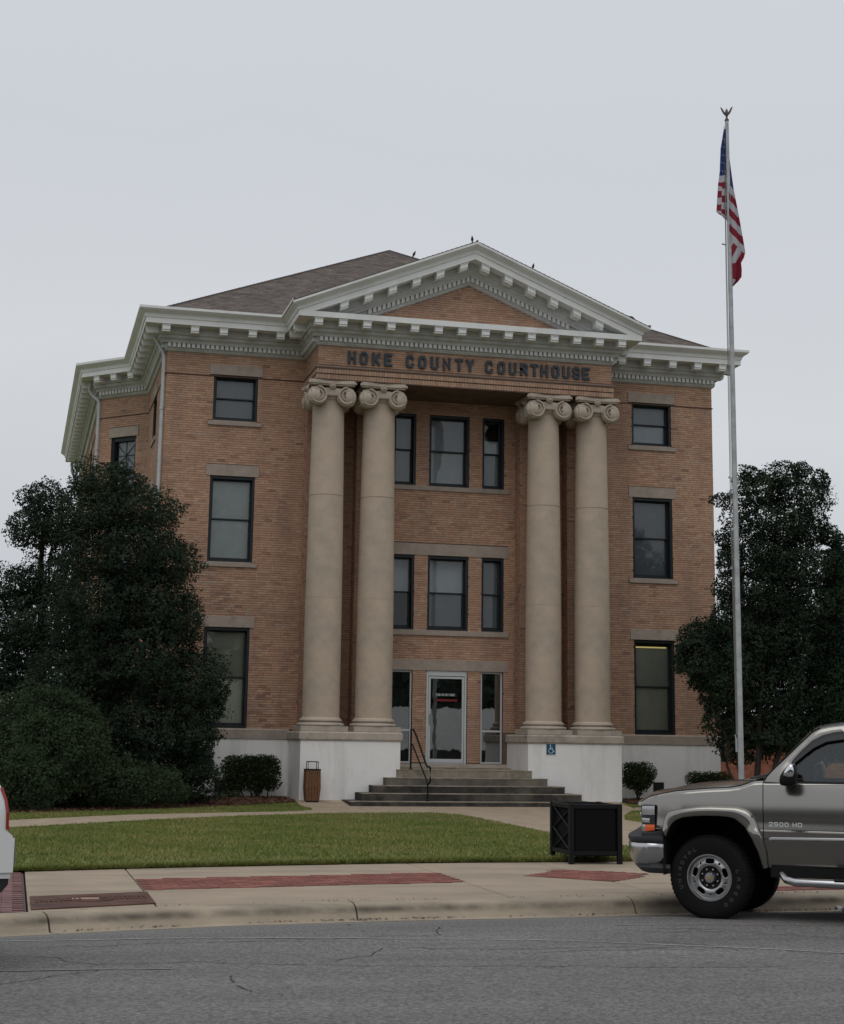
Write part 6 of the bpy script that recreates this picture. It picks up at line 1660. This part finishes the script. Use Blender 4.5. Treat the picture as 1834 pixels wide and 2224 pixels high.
for side in (1, -1):
    body_panel('front_fender', .506, -.515, lambda x: .80 if x > .392 else (lint(ARCH, x) if x > -.494 else .475), lambda x: lint(CUT, x), side)
    body_panel('front_fender', .690, .506, lambda x: 1.022, lambda x: lint(CUT, x), side, roll=.035)
    belt = lambda x: 1.254 + .016 * min(1, (-.55 - x) / .7)
    sill = lambda x: .486 + .012 * min(1, (-.6 - x) / .6)
    body_panel('front_door', -.523, -1.565, sill, belt, side, .05, .03)
    body_panel('rear_door', -1.573, -2.62, sill, belt, side, .05, .03)
    RA = lambda x: max(.486, .93 - max(0, abs(x + 3.32) - .30) ** 2 * 9) if abs(x + 3.32) < .48 else .50
    body_panel('rear_quarter', -2.628, -4.42, RA, belt, side, .03, .03)
# hood between the fender tops
rows_ = []
for i in range(49):
    x = .70 - i / 48 * 1.13; ye = ys(x, lint(CUT, x) - .05) - .055; zc_ = lint(CUT, x) + .002; zt = max(lint(SIL, x), zc_ + .012); row = []
    if x > .62: zt = min(zt, 1.10)
    for k in range(25):
        t_ = -1 + 2 * k / 24
        row.append((x + .05 * (1 - t_ * t_) * (x > .5), t_ * ye, zc_ + (zt - zc_) * (1 - abs(t_) ** 3.2)))
    rows_.append(row)
rows_.insert(0, [(p[0] + .012, p[1] * .99, p[2] - .06) for p in rows_[0]])
f = MB(); f.grid(rows_); f.build('hood', M['paint'], tk, smooth=True, angle=40)
# shut line between hood and fender, and cowl
f = MB()
for side in (1, -1):
    f.tube([(x, side * (ys(x, lint(CUT, x) - .05) - .052), lint(CUT, x) + .0035) for x in [.66 - .07 * i for i in range(16)]], .0045, 5)
f.build('shut_line', M['under'], tk)
f = MB(); f.box(-.60, -.42, -.86, .86, 1.20, 1.262); f.build('cowl', M['plastic'], tk, bevel=.01)
# flares
FO = [(.427, .815), (.424, .86), (.418, .90), (.399, .946), (.354, .976), (.245, 1.001), (.081, 1.025), (-.04, 1.031), (-.279, 1.029), (-.374, 1.005), (-.432, .954), (-.477, .862), (-.521, .748), (-.550, .611), (-.552, .485)]
def resample(P, n):
    P = [Vector(p) for p in P]; d = [0]
    for a, b in zip(P, P[1:]): d.append(d[-1] + (b - a).length)
    out = []
    for i in range(n):
        s_ = d[-1] * i / (n - 1); j = max(0, min(len(P) - 2, next((k for k in range(len(d) - 1) if d[k + 1] >= s_ - 1e-9), len(P) - 2)))
        t_ = (s_ - d[j]) / max(1e-9, d[j + 1] - d[j]); out.append(P[j].lerp(P[j + 1], t_))
    return out
for ox, fo, ar in ((0, FO, ARCH), (-3.32, [(-a + -.06, b) for a, b in FO][::-1], [(-a - .06, b) for a, b in ARCH][::-1])):
    A_ = resample(fo, 60); B_ = resample(ar, 60)
    for side in (1, -1):
        rr = []
        for a, b in zip(A_, B_):
            row = []
            tp = taper(a.x) if ox == 0 else 0
            for k, (t_, o) in enumerate(((0, .004), (.04, .020), (.10, .034), (.22, .045), (.5, .050), (.8, .044), (.95, .036), (1.0, .026), (1.0, -.05))):
                p = a.lerp(b, t_); yb2 = ys(0, p.y) if ox else ys(max(p.x, -.5), p.y)
                row.append((p.x + ox, side * (yb2 + o), p.y))
            rr.append(row)
        f = MB(); f.grid(rr); f.build('wheel_arch_flare', M['paint'], tk, smooth=True, angle=50)
        wl_ = MB(); wl_.grid([[(b.x + ox, side * .97, b.y), (b.x + ox, side * .35, b.y)] for b in B_])
        wl_.add([(b.x + ox, side * .35, b.y) for b in B_] + [(B_[-1].x + ox, side * .35, .4), (B_[0].x + ox, side * .35, .4)], [tuple(range(62))])
        wl_.build('wheel_well', M['under'], tk)
# mouldings and trim on the side
for side in (1, -1):
    f = MB(); P_ = [(-.572, .743), (-.60, .750), (-1.24, .762), (-4.3, .768)]
    f.grid([[(x, side * (ys(-1, z + dz) + o), z + dz) for dz, o in ((-.013, 0), (-.009, .010), (.0, .014), (.008, .010), (.012, 0))] for x, z in P_]); f.build('side_moulding', mat('bright_strip', (.62, .62, .64), .3, metal=.3) if side > 0 else bpy.data.materials['bright_strip'], tk, smooth=True)
    f = MB(); f.box(-4.3, -.57, side * .90 - .045, side * .90 + .045, .40, .49); f.build('rocker', M['under'], tk)
    f = MB(); f.tube([(-.66, side * .90, .44), (-.72, side * .985, .385), (-.80, side * 1.02, .368), (-1.24, side * 1.03, .366), (-2.3, side * 1.03, .372), (-2.42, side * .99, .39), (-2.5, side * .90, .45)], .037, 14); f.build('side_step', M['chrome_d'], tk, smooth=True)
    f = MB(); f.box(-1.45, -1.15, side * 1.02 - .05, side * 1.02 + .05, .40, .408); f.build('step_pad', M['plastic'], tk)
    # badge lettering
    bd = MB(); x = 0
    for ch in '2500 HD':
        if ch != ' ':
            g_ = glyph(ch, .038, .040, .0075, .004); bd.add([(-.588 - x - p[0], side * (ys(-1, .885) + .001 - p[1]), .878 + p[2]) for p in g_.v] if side > 0 else [(-.90 + x + p[0], side * (ys(-1, .885) + .001 - p[1]), .878 + p[2]) for p in g_.v], g_.f)
        x += .048 if ch != ' ' else .026
    bd.build('badge', mat('badge_metal', (.62, .62, .62), .4, metal=.2) if side > 0 else bpy.data.materials['badge_metal'], tk)
# bumper swept round the front
def plan(y0x=.79, mid=.965, wrap=.425, hw=.975):
    P = [(wrap, hw), (.60, hw - .004), (.70, hw - .035), (.755, hw - .10), (.795, hw - .22), (.85, .55), (.90, .25), (.915, 0)]
    return P + [(x, -y) for x, y in P[::-1][1:]]
def sweep_plan(P, prof):
    P = [Vector(p) for p in P]; rr = []
    for i, p in enumerate(P):
        d0 = (P[max(i, 1)] - P[max(i, 1) - 1]).normalized(); d1 = (P[min(i + 1, len(P) - 1)] - P[min(i, len(P) - 2)]).normalized()
        d = (d0 + d1).normalized(); nrm_ = Vector((-d.y, d.x)); 
        if nrm_.x * .5 + nrm_.y * (1 if p.y > 0 else -1) < 0: nrm_ = -nrm_
        if i > 2 and i < len(P) - 3 and nrm_.x < 0: nrm_ = -nrm_
        rr.append([(p.x + nrm_.x * o, p.y + nrm_.y * o, z) for o, z in prof])
    return rr
f = MB(); rr = sweep_plan(plan(), [(-.08, .675), (-.01, .672), (0, .662), (.004, .63), (.0, .56), (-.012, .51), (-.035, .475), (-.08, .468)])
rr[0] = [(p[0], p[1], p[2]) for p in rr[0]]; f.grid(rr); f.build('front_bumper', M['chrome_d'], tk, smooth=True, angle=50, solid=.004)
f = MB(); f.grid(sweep_plan(plan(), [(-.20, .80), (-.10, .785), (-.035, .745), (.004, .725), (.010, .70), (0, .674), (-.05, .672)])); f.build('bumper_cover', M['plastic'], tk, smooth=True, angle=40)
f = MB(); f.grid(sweep_plan([(p[0] - .055, p[1] * .965) for p in plan()][0:], [(.0, .475), (.0, .44), (-.045, .40), (-.10, .384), (-.2, .384)])); f.build('valance', M['valance'], tk, smooth=True, angle=40)
# end of the plastic cover reaching back to the wheel opening
for side in (1, -1):
    f = MB(); f.prism([(.43, .80), (.51, .775), (.64, .765), (.64, .66), (.43, .66)], side * .90, side * .955, 'xz'); f.build('bumper_cover', M['plastic'], tk, bevel=.008)
    f = MB(); f.box(.415, .43, side * .60 if side > 0 else side * .97, side * .97 if side > 0 else side * .60, .384, .80); f.build('bumper_end', M['under'], tk)
# headlamp groups
def strip(nm, path_, z0a, z1a, m, o=.0, par=tk, z0b=None, z1b=None, rough=None):
    """lens following the corner of the body between two heights"""
    P = [Vector(p) for p in path_]; rr = []
    for i, p in enumerate(P):
        d = (P[min(i + 1, len(P) - 1)] - P[max(i - 1, 0)]).normalized(); nn = Vector((-d.y, d.x)); sg_ = 1 if p.y > 0 else -1
        if nn.x + nn.y * sg_ < 0: nn = -nn
        t_ = i / (len(P) - 1); a = z0a + ((z0b if z0b is not None else z0a) - z0a) * t_; b = z1a + ((z1b if z1b is not None else z1a) - z1a) * t_
        rr.append([(p.x + nn.x * q, p.y + nn.y * q, z) for q, z in ((o - .03, a), (o, a + .004), (o + .004, (a + b) / 2), (o, b - .004), (o - .03, b))])
    f = MB(); f.grid(rr); return f.build(nm, m, par, smooth=True, angle=50)
for side in (1, -1):
    hp = [(.508, .955), (.56, .938), (.61, .912), (.645, .875), (.665, .82), (.68, .74), (.695, .60)]
    hp = [(x, side * y) for x, y in hp]
    hs = strip('headlamp_housing', hp, .765, 1.024, M['plastic'], -.006)
    strip('headlight', hp[:4], .926, 1.018, M['lens'], .0, hs, .922, 1.012)
    strip('headlight', [(x * 1, y) for x, y in hp[3:]], .922, 1.012, M['lens'], .001, hs)
    strip('lower_lamp', hp[1:5], .852, .900, M['lens'], .0, hs)
    strip('turn_signal', hp[:3], .787, .843, M['amber'], .001, hs, .768, .840)
    strip('marker_lens', hp[2:5], .768, .840, M['lens'], .0, hs)
f = MB(); f.box(.60, .70, -.60, .60, .79, 1.02); f.build('grille', M['plastic'], tk, bevel=.01)
f = MB(); f.box(.70, .73, -.60, .60, .895, .935); f.build('grille_bar', M['chrome'], tk, bevel=.008)
# cabin: inclined sides
def yc(z): return .935 - .17 * max(0, (z - 1.25) / .55) ** 1.15
O_ = [(-.532, 1.262), (-.56, 1.31), (-.624, 1.377), (-.746, 1.497), (-.867, 1.619), (-.976, 1.722), (-1.036, 1.755), (-1.12, 1.775), (-1.257, 1.793), (-1.50, 1.805)]
I_ = [(-.779, 1.256), (-.775, 1.344), (-.784, 1.45), (-.864, 1.54), (-.96, 1.628), (-1.056, 1.681), (-1.162, 1.709), (-1.262, 1.722), (-1.50, 1.735)]
O_r = resample(O_, 50); I_r = resample(I_, 50)
for side in (1, -1):
    rr = []
    for a, b in zip(O_r, I_r):
        rr.append([(a.x + .012, side * (yc(a.y) - .035), a.y - .004), (a.x, side * (yc(a.y) - .004), a.y), (a.x + (b.x - a.x) * .15, side * (yc(a.y + (b.y - a.y) * .15) + .004), a.y + (b.y - a.y) * .15),
                   (a.x + (b.x - a.x) * .9, side * (yc(b.y) + .004), a.y + (b.y - a.y) * .9), (b.x, side * yc(b.y), b.y), (b.x - .002, side * (yc(b.y) - .035), b.y)])
    f = MB(); f.grid(rr); f.build('windshield_pillar', M['paint'], tk, smooth=True, angle=50)
    f = MB()
    for (x0, x1, z0, z1) in ((-1.50, -4.20, 1.735, 1.805), (-1.50, -1.62, 1.26, 1.74), (-2.58, -2.70, 1.26, 1.74), (-4.08, -4.35, 1.26, 1.74)):
        f.grid([[(x, side * (yc(z) + .002), z) for z in np.linspace(z0, z1, 6)] for x in (x0, x1)])
    f.build('side_frame', M['paint'], tk, solid=.03)
    # window visor (dark strip along the top of the glass)
    VI = [(-.789, 1.415), (-.886, 1.499), (-.982, 1.577), (-1.101, 1.638), (-1.26, 1.663), (-1.5, 1.672)]
    VO = resample(I_[2:], 30); VI = resample(VI, 30)
    f = MB(); f.grid([[(a.x, side * (yc(a.y) + .004), a.y), (a.x * .7 + b.x * .3, side * (yc(a.y) + .030), a.y * .7 + b.y * .3), (b.x, side * (yc(b.y) + .038), b.y)] for a, b in zip(VO, VI)]); f.build('window_visor', M['plastic'], tk, smooth=True)
    f = MB(); f.box(-4.3, -.76, side * .925 - .012, side * .925 + .012, 1.252, 1.274); f.build('window_seal', M['plastic'], tk)
    for (x0, x1) in ((-.72, -1.56), (-1.60, -2.64), (-2.68, -4.2)):
        f = MB(); 
        if x0 == -.72:
            pts = [(-.77, 1.25)] + I_[1:] + [(-1.56, 1.735), (-1.56, 1.25)]
        else: pts = [(x0, 1.25), (x0, 1.735), (x1, 1.735), (x1, 1.25)]
        f.add([(x, side * (yc(z) - .012), z) for x, z in pts], [tuple(range(len(pts)))]); f.build('side_glass', M['carglass'], tk)
# roof
rr = []
RE_ = [(-.985, 1.728), (-1.036, 1.756), (-1.12, 1.776), (-1.257, 1.794), (-1.5, 1.806), (-2.5, 1.82), (-3.6, 1.815), (-4.25, 1.79), (-4.40, 1.74)]
for x, z in RE_:
    ye = yc(z) - .006
    rr.append([(x + .07 * (1 - (k / 10) ** 2) * (x > -1.3), ye * k / 10, z + .035 * (1 - (abs(k) / 10) ** 2.5)) for k in range(-10, 11)])
f = MB(); f.grid(rr); f.build('roof', M['paint'], tk, smooth=True, angle=60)
f = MB(); f.grid([[(-4.40, yc(1.74) * k, 1.74), (-4.43, .9 * k, 1.26), (-4.45, .93 * k, .8), (-4.43, .9 * k, .5)] for k in (-1, -.5, 0, .5, 1)]); f.build('tailgate', M['paint'], tk, smooth=True)
# windshield
rr = []
for i in range(13):
    t_ = i / 12; x = -.535 + (-.985 + .535) * t_; z = 1.264 + (1.728 - 1.264) * t_; ye = yc(z) - .02
    rr.append([(x + .12 * (1 - (k / 10) ** 2), ye * k / 10, z + .012 * (1 - (k / 10) ** 2)) for k in range(-10, 11)])
f = MB(); f.grid(rr); f.build('windshield', M['carglass'], tk, smooth=True)
f = MB()
for side in (1, -1): f.tube([(p[0], side * (yc(p[1]) - .022), p[1] + .006) for p in O_[:7]], .011, 6)
f.build('windshield_seal', M['under'], tk)
f = MB()
for (y0, y1) in ((.62, .05), (-.05, -.55)): f.tube([(-.36, y0, 1.285), (-.40, (y0 + y1) / 2, 1.30), (-.43, y1, 1.315)], .008, 6)
f.build('wiper', M['plastic'], tk)
# cabin furniture
f = MB(); f.box(-4.3, -.55, -.86, .86, .45, .95); f.build('floor_pan', M['under'], tk)
f = MB(); f.box(-.80, -.50, -.84, .84, .95, 1.235); f.build('dashboard', M['plastic'], tk, bevel=.03)
f = MB()
rg = [(-.93 - .055 * math.sin(a) , .40 + .19 * math.cos(a), 1.20 + .18 * math.sin(a)) for a in [i * math.pi / 10 for i in range(21)]]
f.tube(rg, .014, 8, cap=False); f.tube([(-.93, .22, 1.2), (-.93, .58, 1.2)], .012, 6); f.tube([(-.93, .4, 1.2), (-.80, .4, 1.1)], .025, 8); f.build('steering_wheel', M['plastic'], tk, smooth=True)
for y in (.42, -.42):
    for x in (-1.45, -2.4):
        f = MB(); f.box(x - .10, x + .42, y - .25, y + .25, .95, 1.08); f.add([(x - .12 + .05 * s_, y + .24 * t_, z) for s_, z in ((0, 1.05), (-2.2, 1.50)) for t_ in (-1, 1)] + [(x + .02 + .05 * s_, y + .24 * t_, z) for s_, z in ((0, 1.05), (-2.2, 1.50)) for t_ in (-1, 1)], [(0, 1, 3, 2), (4, 6, 7, 5), (0, 4, 5, 1), (2, 3, 7, 6), (0, 2, 6, 4), (1, 5, 7, 3)]); f.box(x - .27, x - .16, y - .13, y + .13, 1.52, 1.66)
        f.build('seat', M['seat'], tk, bevel=.03)
f = MB(); f.box(-.5, -4.2, -.42, .42, .36, .62); f.box(.45, -.5, -.40, .40, .45, .9); f.build('chassis', M['under'], tk)
f = MB(); f.tube([(0, -.75, .36), (0, .75, .36)], .05, 8); f.tube([(-3.32, -.75, .36), (-3.32, .75, .36)], .06, 8); f.build('axle', M['under'], tk)
# door mirrors
MP = [(-.704, 1.278), (-.714, 1.325), (-.744, 1.371), (-.786, 1.418), (-.827, 1.436), (-.853, 1.408), (-.862, 1.328), (-.851, 1.259), (-.816, 1.233), (-.746, 1.233), (-.712, 1.244)]
for side in (1, -1):
    f = MB(); c_ = (-.79, 1.33); rr = []
    for y, sc in ((1.02, .80), (1.05, .95), (1.10, 1.0), (1.20, 1.0), (1.245, .93), (1.26, .75)):
        rr.append([(c_[0] + (x - c_[0]) * sc, side * y, c_[1] + (z - c_[1]) * sc) for x, z in MP])
    f.grid(rr, closed=True); n = len(MP); f.f += [tuple(range(n)), tuple(range(5 * n, 6 * n))]
    mo = f.build('mirror', M['black'], tk, smooth=True, angle=60)
    f = MB(); CP = [(-.745, 1.325), (-.758, 1.365), (-.785, 1.405), (-.812, 1.430), (-.832, 1.428), (-.846, 1.385), (-.848, 1.345), (-.838, 1.318), (-.80, 1.310), (-.77, 1.318)]; rr = []
    for y, sc in ((1.06, 1.02), (1.20, 1.06), (1.255, 1.0), (1.268, .84), (1.272, .5)):
        rr.append([(-.80 + (x + .80) * sc, side * y, 1.365 + (z - 1.365) * sc) for x, z in CP])
    f.grid(rr, closed=True); f.f.append(tuple(range(4 * len(CP), 5 * len(CP)))); f.build('mirror_cap', M['chrome'], mo, smooth=True, angle=60)
    f = MB(); f.tube([(-.80, side * .93, 1.262), (-.80, side * 1.0, 1.258), (-.79, side * 1.06, 1.28)], .035, 8); f.build('arm', M['plastic'], mo, smooth=True)
f = MB(); f.box(-1.50, -1.38, .985, 1.005, 1.06, 1.09); f.box(-1.50, -1.38, -1.005, -.985, 1.06, 1.09); f.build('door_handle', M['plastic'], tk, bevel=.006)

# wheels.  local frame: y = outward axis of the wheel
def build_wheel(detail=True):
    R = .386
    r_ = empty('wheel')
    f = MB(); prof = [(.205, .10), (.215, .118), (.24, .126), (.29, .131), (.335, .127), (.362, .115), (.378, .095), (.3835, .07), (.385, .03), (.385, -.03), (.3835, -.07), (.378, -.095), (.362, -.115), (.335, -.127), (.29, -.131), (.24, -.126), (.215, -.118), (.205, -.10)]
    vs = []; n = 72
    for r, h in prof:
        for k in range(n):
            w_ = 2 * math.pi * k / n; vs.append((r * math.cos(w_), h, r * math.sin(w_)))
    m_ = len(prof); f.add(vs, [(i * n + k, i * n + (k + 1) % n, (i + 1) * n + (k + 1) % n, (i + 1) * n + k) for i in range(m_ - 1) for k in range(n)])
    for k in range(60):
        w_ = 2 * math.pi * k / 60
        for q, (ya, yb3, off) in enumerate(((.055, .112, 0), (-.112, -.055, .5), (-.045, .045, .25))):
            a = w_ + off * 2 * math.pi / 60; c_, s_ = math.cos(a), math.sin(a); pts = []
            for dt in (-.013, .013):
                for yy in (ya, yb3):
                    for rr_ in (.372 if abs(yy) > .1 else .38, .3785 if abs(yy) > .1 else .3895):
                        pts.append((rr_ * c_ - dt * s_, yy, rr_ * s_ + dt * c_))
            f.add(pts, [tuple(x) for x in BOXF])
    ty_ = f.build('tyre', M['tyre'], r_, smooth=True, angle=30)
    # lettering
    def arc_text(txt, a0, a1, rad_, h):
        g2 = MB()
        for i, ch in enumerate(txt):
            a = rad(a0 + (a1 - a0) * i / (len(txt) - 1)); g_ = glyph(ch, .030, h, .0065, .002)
            er = (math.cos(a), math.sin(a)); et = (math.sin(a), -math.cos(a))
            g2.add([(-(er[0] * (rad_ + p[2]) + et[0] * p[0]), .1315 - p[1], er[1] * (rad_ + p[2]) + et[1] * p[0]) for p in g_.v], g_.f)
        return g2
    g2 = arc_text('UNIROYAL', 200, 118, .283, .034); t2 = arc_text('LAREDO', 14, -56, .283, .034); g2.add(t2.v, t2.f)
    g2.build('lettering', M['tletter'], ty_)
    # rim
    f = MB(); f.lathe([(.205, -.10), (.208, .105), (.216, .118), (.213, .124), (.203, .124), (.196, .108), (.192, .088), (.186, .078)], (0, 0, 0), 60, 'y'); f.f = f.f[:-2]
    bk_ = MB()
    rim = f.build('rim', M['alloy'], r_, smooth=True, angle=40)
    g3 = MB(); na, nr2 = 240, 26; ra, rb = .100, .190
    def hole(u, v):
        ang = math.degrees(math.atan2(v, u)); rr_ = math.hypot(u, v)
        for k in range(5):
            a = rad(90 + 72 * k); du = u * math.cos(a) + v * math.sin(a) - .148; dv = -u * math.sin(a) + v * math.cos(a)
            if (abs(du) / .025) ** 2.6 + (abs(dv) / .043) ** 2.6 < 1: return True
            a = rad(54 + 72 * k); du = u * math.cos(a) + v * math.sin(a) - .155; dv = -u * math.sin(a) + v * math.cos(a)
            if du * du + dv * dv < .0105 ** 2: return True
        return False
    vs = []
    for i in range(nr2 + 1):
        r = ra + (rb - ra) * i / nr2; y = .083 + .012 * math.sin(math.pi * min(1, (i / nr2) * 1.3)) - (.02 if i == 0 else 0)
        for k in range(na):
            a = 2 * math.pi * k / na; vs.append((-r * math.cos(a), y, r * math.sin(a)))
    fs = []
    for i in range(nr2):
        for k in range(na):
            r = ra + (rb - ra) * (i + .5) / nr2; a = 2 * math.pi * (k + .5) / na
            if not hole(r * math.cos(a), r * math.sin(a)): fs.append((i * na + k, (i + 1) * na + k, (i + 1) * na + (k + 1) % na, i * na + (k + 1) % na))
    g3.add(vs, fs); g3.build('face', M['alloy'], rim, smooth=True, angle=60, solid=.018)
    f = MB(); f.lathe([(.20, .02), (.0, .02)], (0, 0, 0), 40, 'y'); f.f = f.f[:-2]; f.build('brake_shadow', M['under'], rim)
    f = MB(); f.lathe([(.104, .088), (.10, .055), (.06, .045), (.0, .045)], (0, 0, 0), 40, 'y'); f.f = f.f[:-2]; hb_ = f.build('hub', mat('dark_hub', (0.018, .018, .02), .5, metal=.2) if 'hubm' not in M else M['hubm'], r_, smooth=True)
    f = MB()
    for k in range(8):
        a = 2 * math.pi * (k + .5) / 8; f.lathe([(.0125, .05), (.0125, .085), (.009, .094), (.002, .095)], (.078 * math.cos(a), 0, .078 * math.sin(a)), 6, 'y')
    f.build('wheel_nut', M['chrome_d'], hb_)
    f = MB(); f.lathe([(.055, .045), (.050, .105), (.044, .118), (.0, .120)], (0, 0, 0), 24, 'y'); f.f = f.f[:-2]; cp = f.build('centre_cap', M['alloy'], hb_, smooth=True, angle=50)
    f = MB(); f.prism([(-.027, -.007), (-.009, -.007), (-.009, -.011), (.009, -.011), (.009, -.007), (.027, -.007), (.032, .007), (.009, .007), (.009, .011), (-.009, .011), (-.009, .007), (-.032 + .008, .007)], .118, .1225, 'xz'); f.build('emblem', mat('gold_emblem', (0.35, 0.20, 0.06), .45), cp)
    return r_
wh = build_wheel()
def copy_tree(o, parent):
    c = o.copy(); COL.objects.link(c); c.parent = parent
    for ch in list(o.children): copy_tree(ch, c)
    return c
STEER = rad(-5)
spots = [(-.012, .835, .372, STEER), (-.02, -.835, .315, STEER + math.pi), (-3.32, .835, .40, 0), (-3.32, -.835, .36, math.pi)]
wheels = [wh] + [None] * 3
for i, (x, y, z, a) in enumerate(spots):
    w_ = wh if i == 0 else copy_tree(wh, tk)
    w_.parent = tk; w_.location = (x, y, z); w_.rotation_euler = (0, 0, a)

# ------------------------------------------------------------------ white car, only its rear corner is in view
M['carwhite'] = mat('white_car_paint', (0.70, 0.695, 0.68), .3, coat=.8, spec=.5)
wc = tag(empty('parked_car', (-11.80, -31.38, .07), rad(197)), 'white car of which only the rear corner shows at the left edge', 'car')
WO = [(.0, .44), (.02, .60), (.0, .66), (.0, .84), (.045, .875), (.05, 1.0), (.062, 1.08), (.095, 1.17), (.16, 1.27), (.32, 1.46), (.55, 1.60), (1.2, 1.66), (2.2, 1.64), (2.9, 1.28), (3.2, 1.12), (4.2, 1.0), (4.5, .82), (4.55, .5), (4.5, .32)]
def wy(z): return .90 - .13 * max(0, (z - 1.0) / .65) ** 1.2 - .03 * max(0, (.6 - z) / .3)
rows_ = []
for k in np.linspace(-1, 1, 21):
    rows_.append([(x + .10 * abs(k) ** 6 * (1 if x < 2 else -1) * 0 + .008 * k * k * (1 if x < 2 else -1), wy(z) * k, z) for x, z in WO[2:-2]])
f = MB(); f.grid(rows_); f.build('body', M['carwhite'], wc, smooth=True, angle=35)
for side in (1, -1):
    pts = WO; n = len(pts); f = MB(); rr = []
    xs_ = [.012, .03, .05, .06, .075, .10] + list(np.linspace(.13, 4.515, 88))
    def top_(x): return float(np.interp(x, [p[0] + .008 if p[0] < 2 else p[0] - .008 for p in WO[3:-3]], [p[1] for p in WO[3:-3]]))
    def low_(x):
        for cx2 in (.80, 3.55):
            if abs(x - cx2) < .40: return .33 + math.sqrt(max(0, .40 ** 2 - (x - cx2) ** 2)) * .95
        return .56 if x < .4 else .36
    for x in xs_:
        lo, hi = low_(x), top_(x); rr.append([(x, side * wy(lo + (hi - lo) * q / 12), lo + (hi - lo) * q / 12) for q in range(13)])
    f.grid(rr); f.build('side_panel', M['carwhite'], wc, smooth=True, angle=35)
    f = MB(); f.add([(x, side * (wy(z) + .006), z) for x, z in ((.55, 1.12), (.75, 1.48), (2.1, 1.52), (2.75, 1.14))], [(0, 1, 2, 3)]); f.build('side_glass', mat('privacy_glass', (.01, .011, .012), .1, coat=.6) if side > 0 else bpy.data.materials['privacy_glass'], wc)
    f = MB(); f.grid([[(x, side * (wy(z) + .008), z) for x, z in row] for row in (((.044, .885), (.050, 1.0), (.062, 1.08), (.095, 1.17)), ((.066, .885), (.070, 1.0), (.082, 1.08), (.115, 1.165)))]); f.grid([[(.028 - .012 + .004 * 0, side * (wy(z) * q), z) for z in (.885, .886, .887)] for q in (1.005, .9)])
    f.build('tail_light', mat('tail_red', (.28, .02, .02), .25, coat=.6) if side > 0 else bpy.data.materials['tail_red'], wc)
    f = MB(); f.grid([[(x, side * (wy(z) + .012), z) for z in (.60, .72, .83)] for x in (.0, .12, .34)]); f.build('bumper_corner', M['carwhite'], wc, smooth=True)
    f = MB(); f.grid([[(x, side * (wy(z) - .01), z) for z in (a, .52, .60)] for x, a in ((.02, .54), (.06, .47), (.16, .42), (.40, .40))]); f.build('cladding', M['plastic'], wc)
f = MB(); f.grid([[(-.015 + .03 * k * k, .90 * k, .82), (-.035 + .03 * k * k, .915 * k, .80), (-.04 + .03 * k * k, .915 * k, .66), (-.01 + .03 * k * k, .90 * k, .60), (.03 + .03 * k * k, .88 * k, .55)] for k in np.linspace(-1, 1, 13)]); f.build('rear_bumper', M['carwhite'], wc, smooth=True)
f = MB(); f.grid([[(.02 + .03 * k * k, .88 * k, .56), (.06 + .03 * k * k, .86 * k, .46), (.14, .84 * k, .42)] for k in np.linspace(-1, 1, 9)]); f.box(.15, 4.4, -.80, .80, .28, .6); f.build('under_trim', M['under'], wc)
for x in (.80, 3.55):
    for side in (1, -1):
        wr = empty('wheel', (x, side * .78, .33), 0, wc)
        f = MB(); f.lathe([(.20, -.10), (.30, -.10), (.33, -.07), (.33, .07), (.30, .10), (.20, .10)], (0, 0, 0), 40, 'y'); f.build('tyre', M['tyre'], wr, smooth=True)
        f = MB(); f.lathe([(.20, .09 * side), (.18, .07 * side), (.05, .08 * side), (.0, .085 * side)], (0, 0, 0), 30, 'y'); f.build('rim', M['alloy'], wr, smooth=True)
print('script done', len(bpy.data.objects))
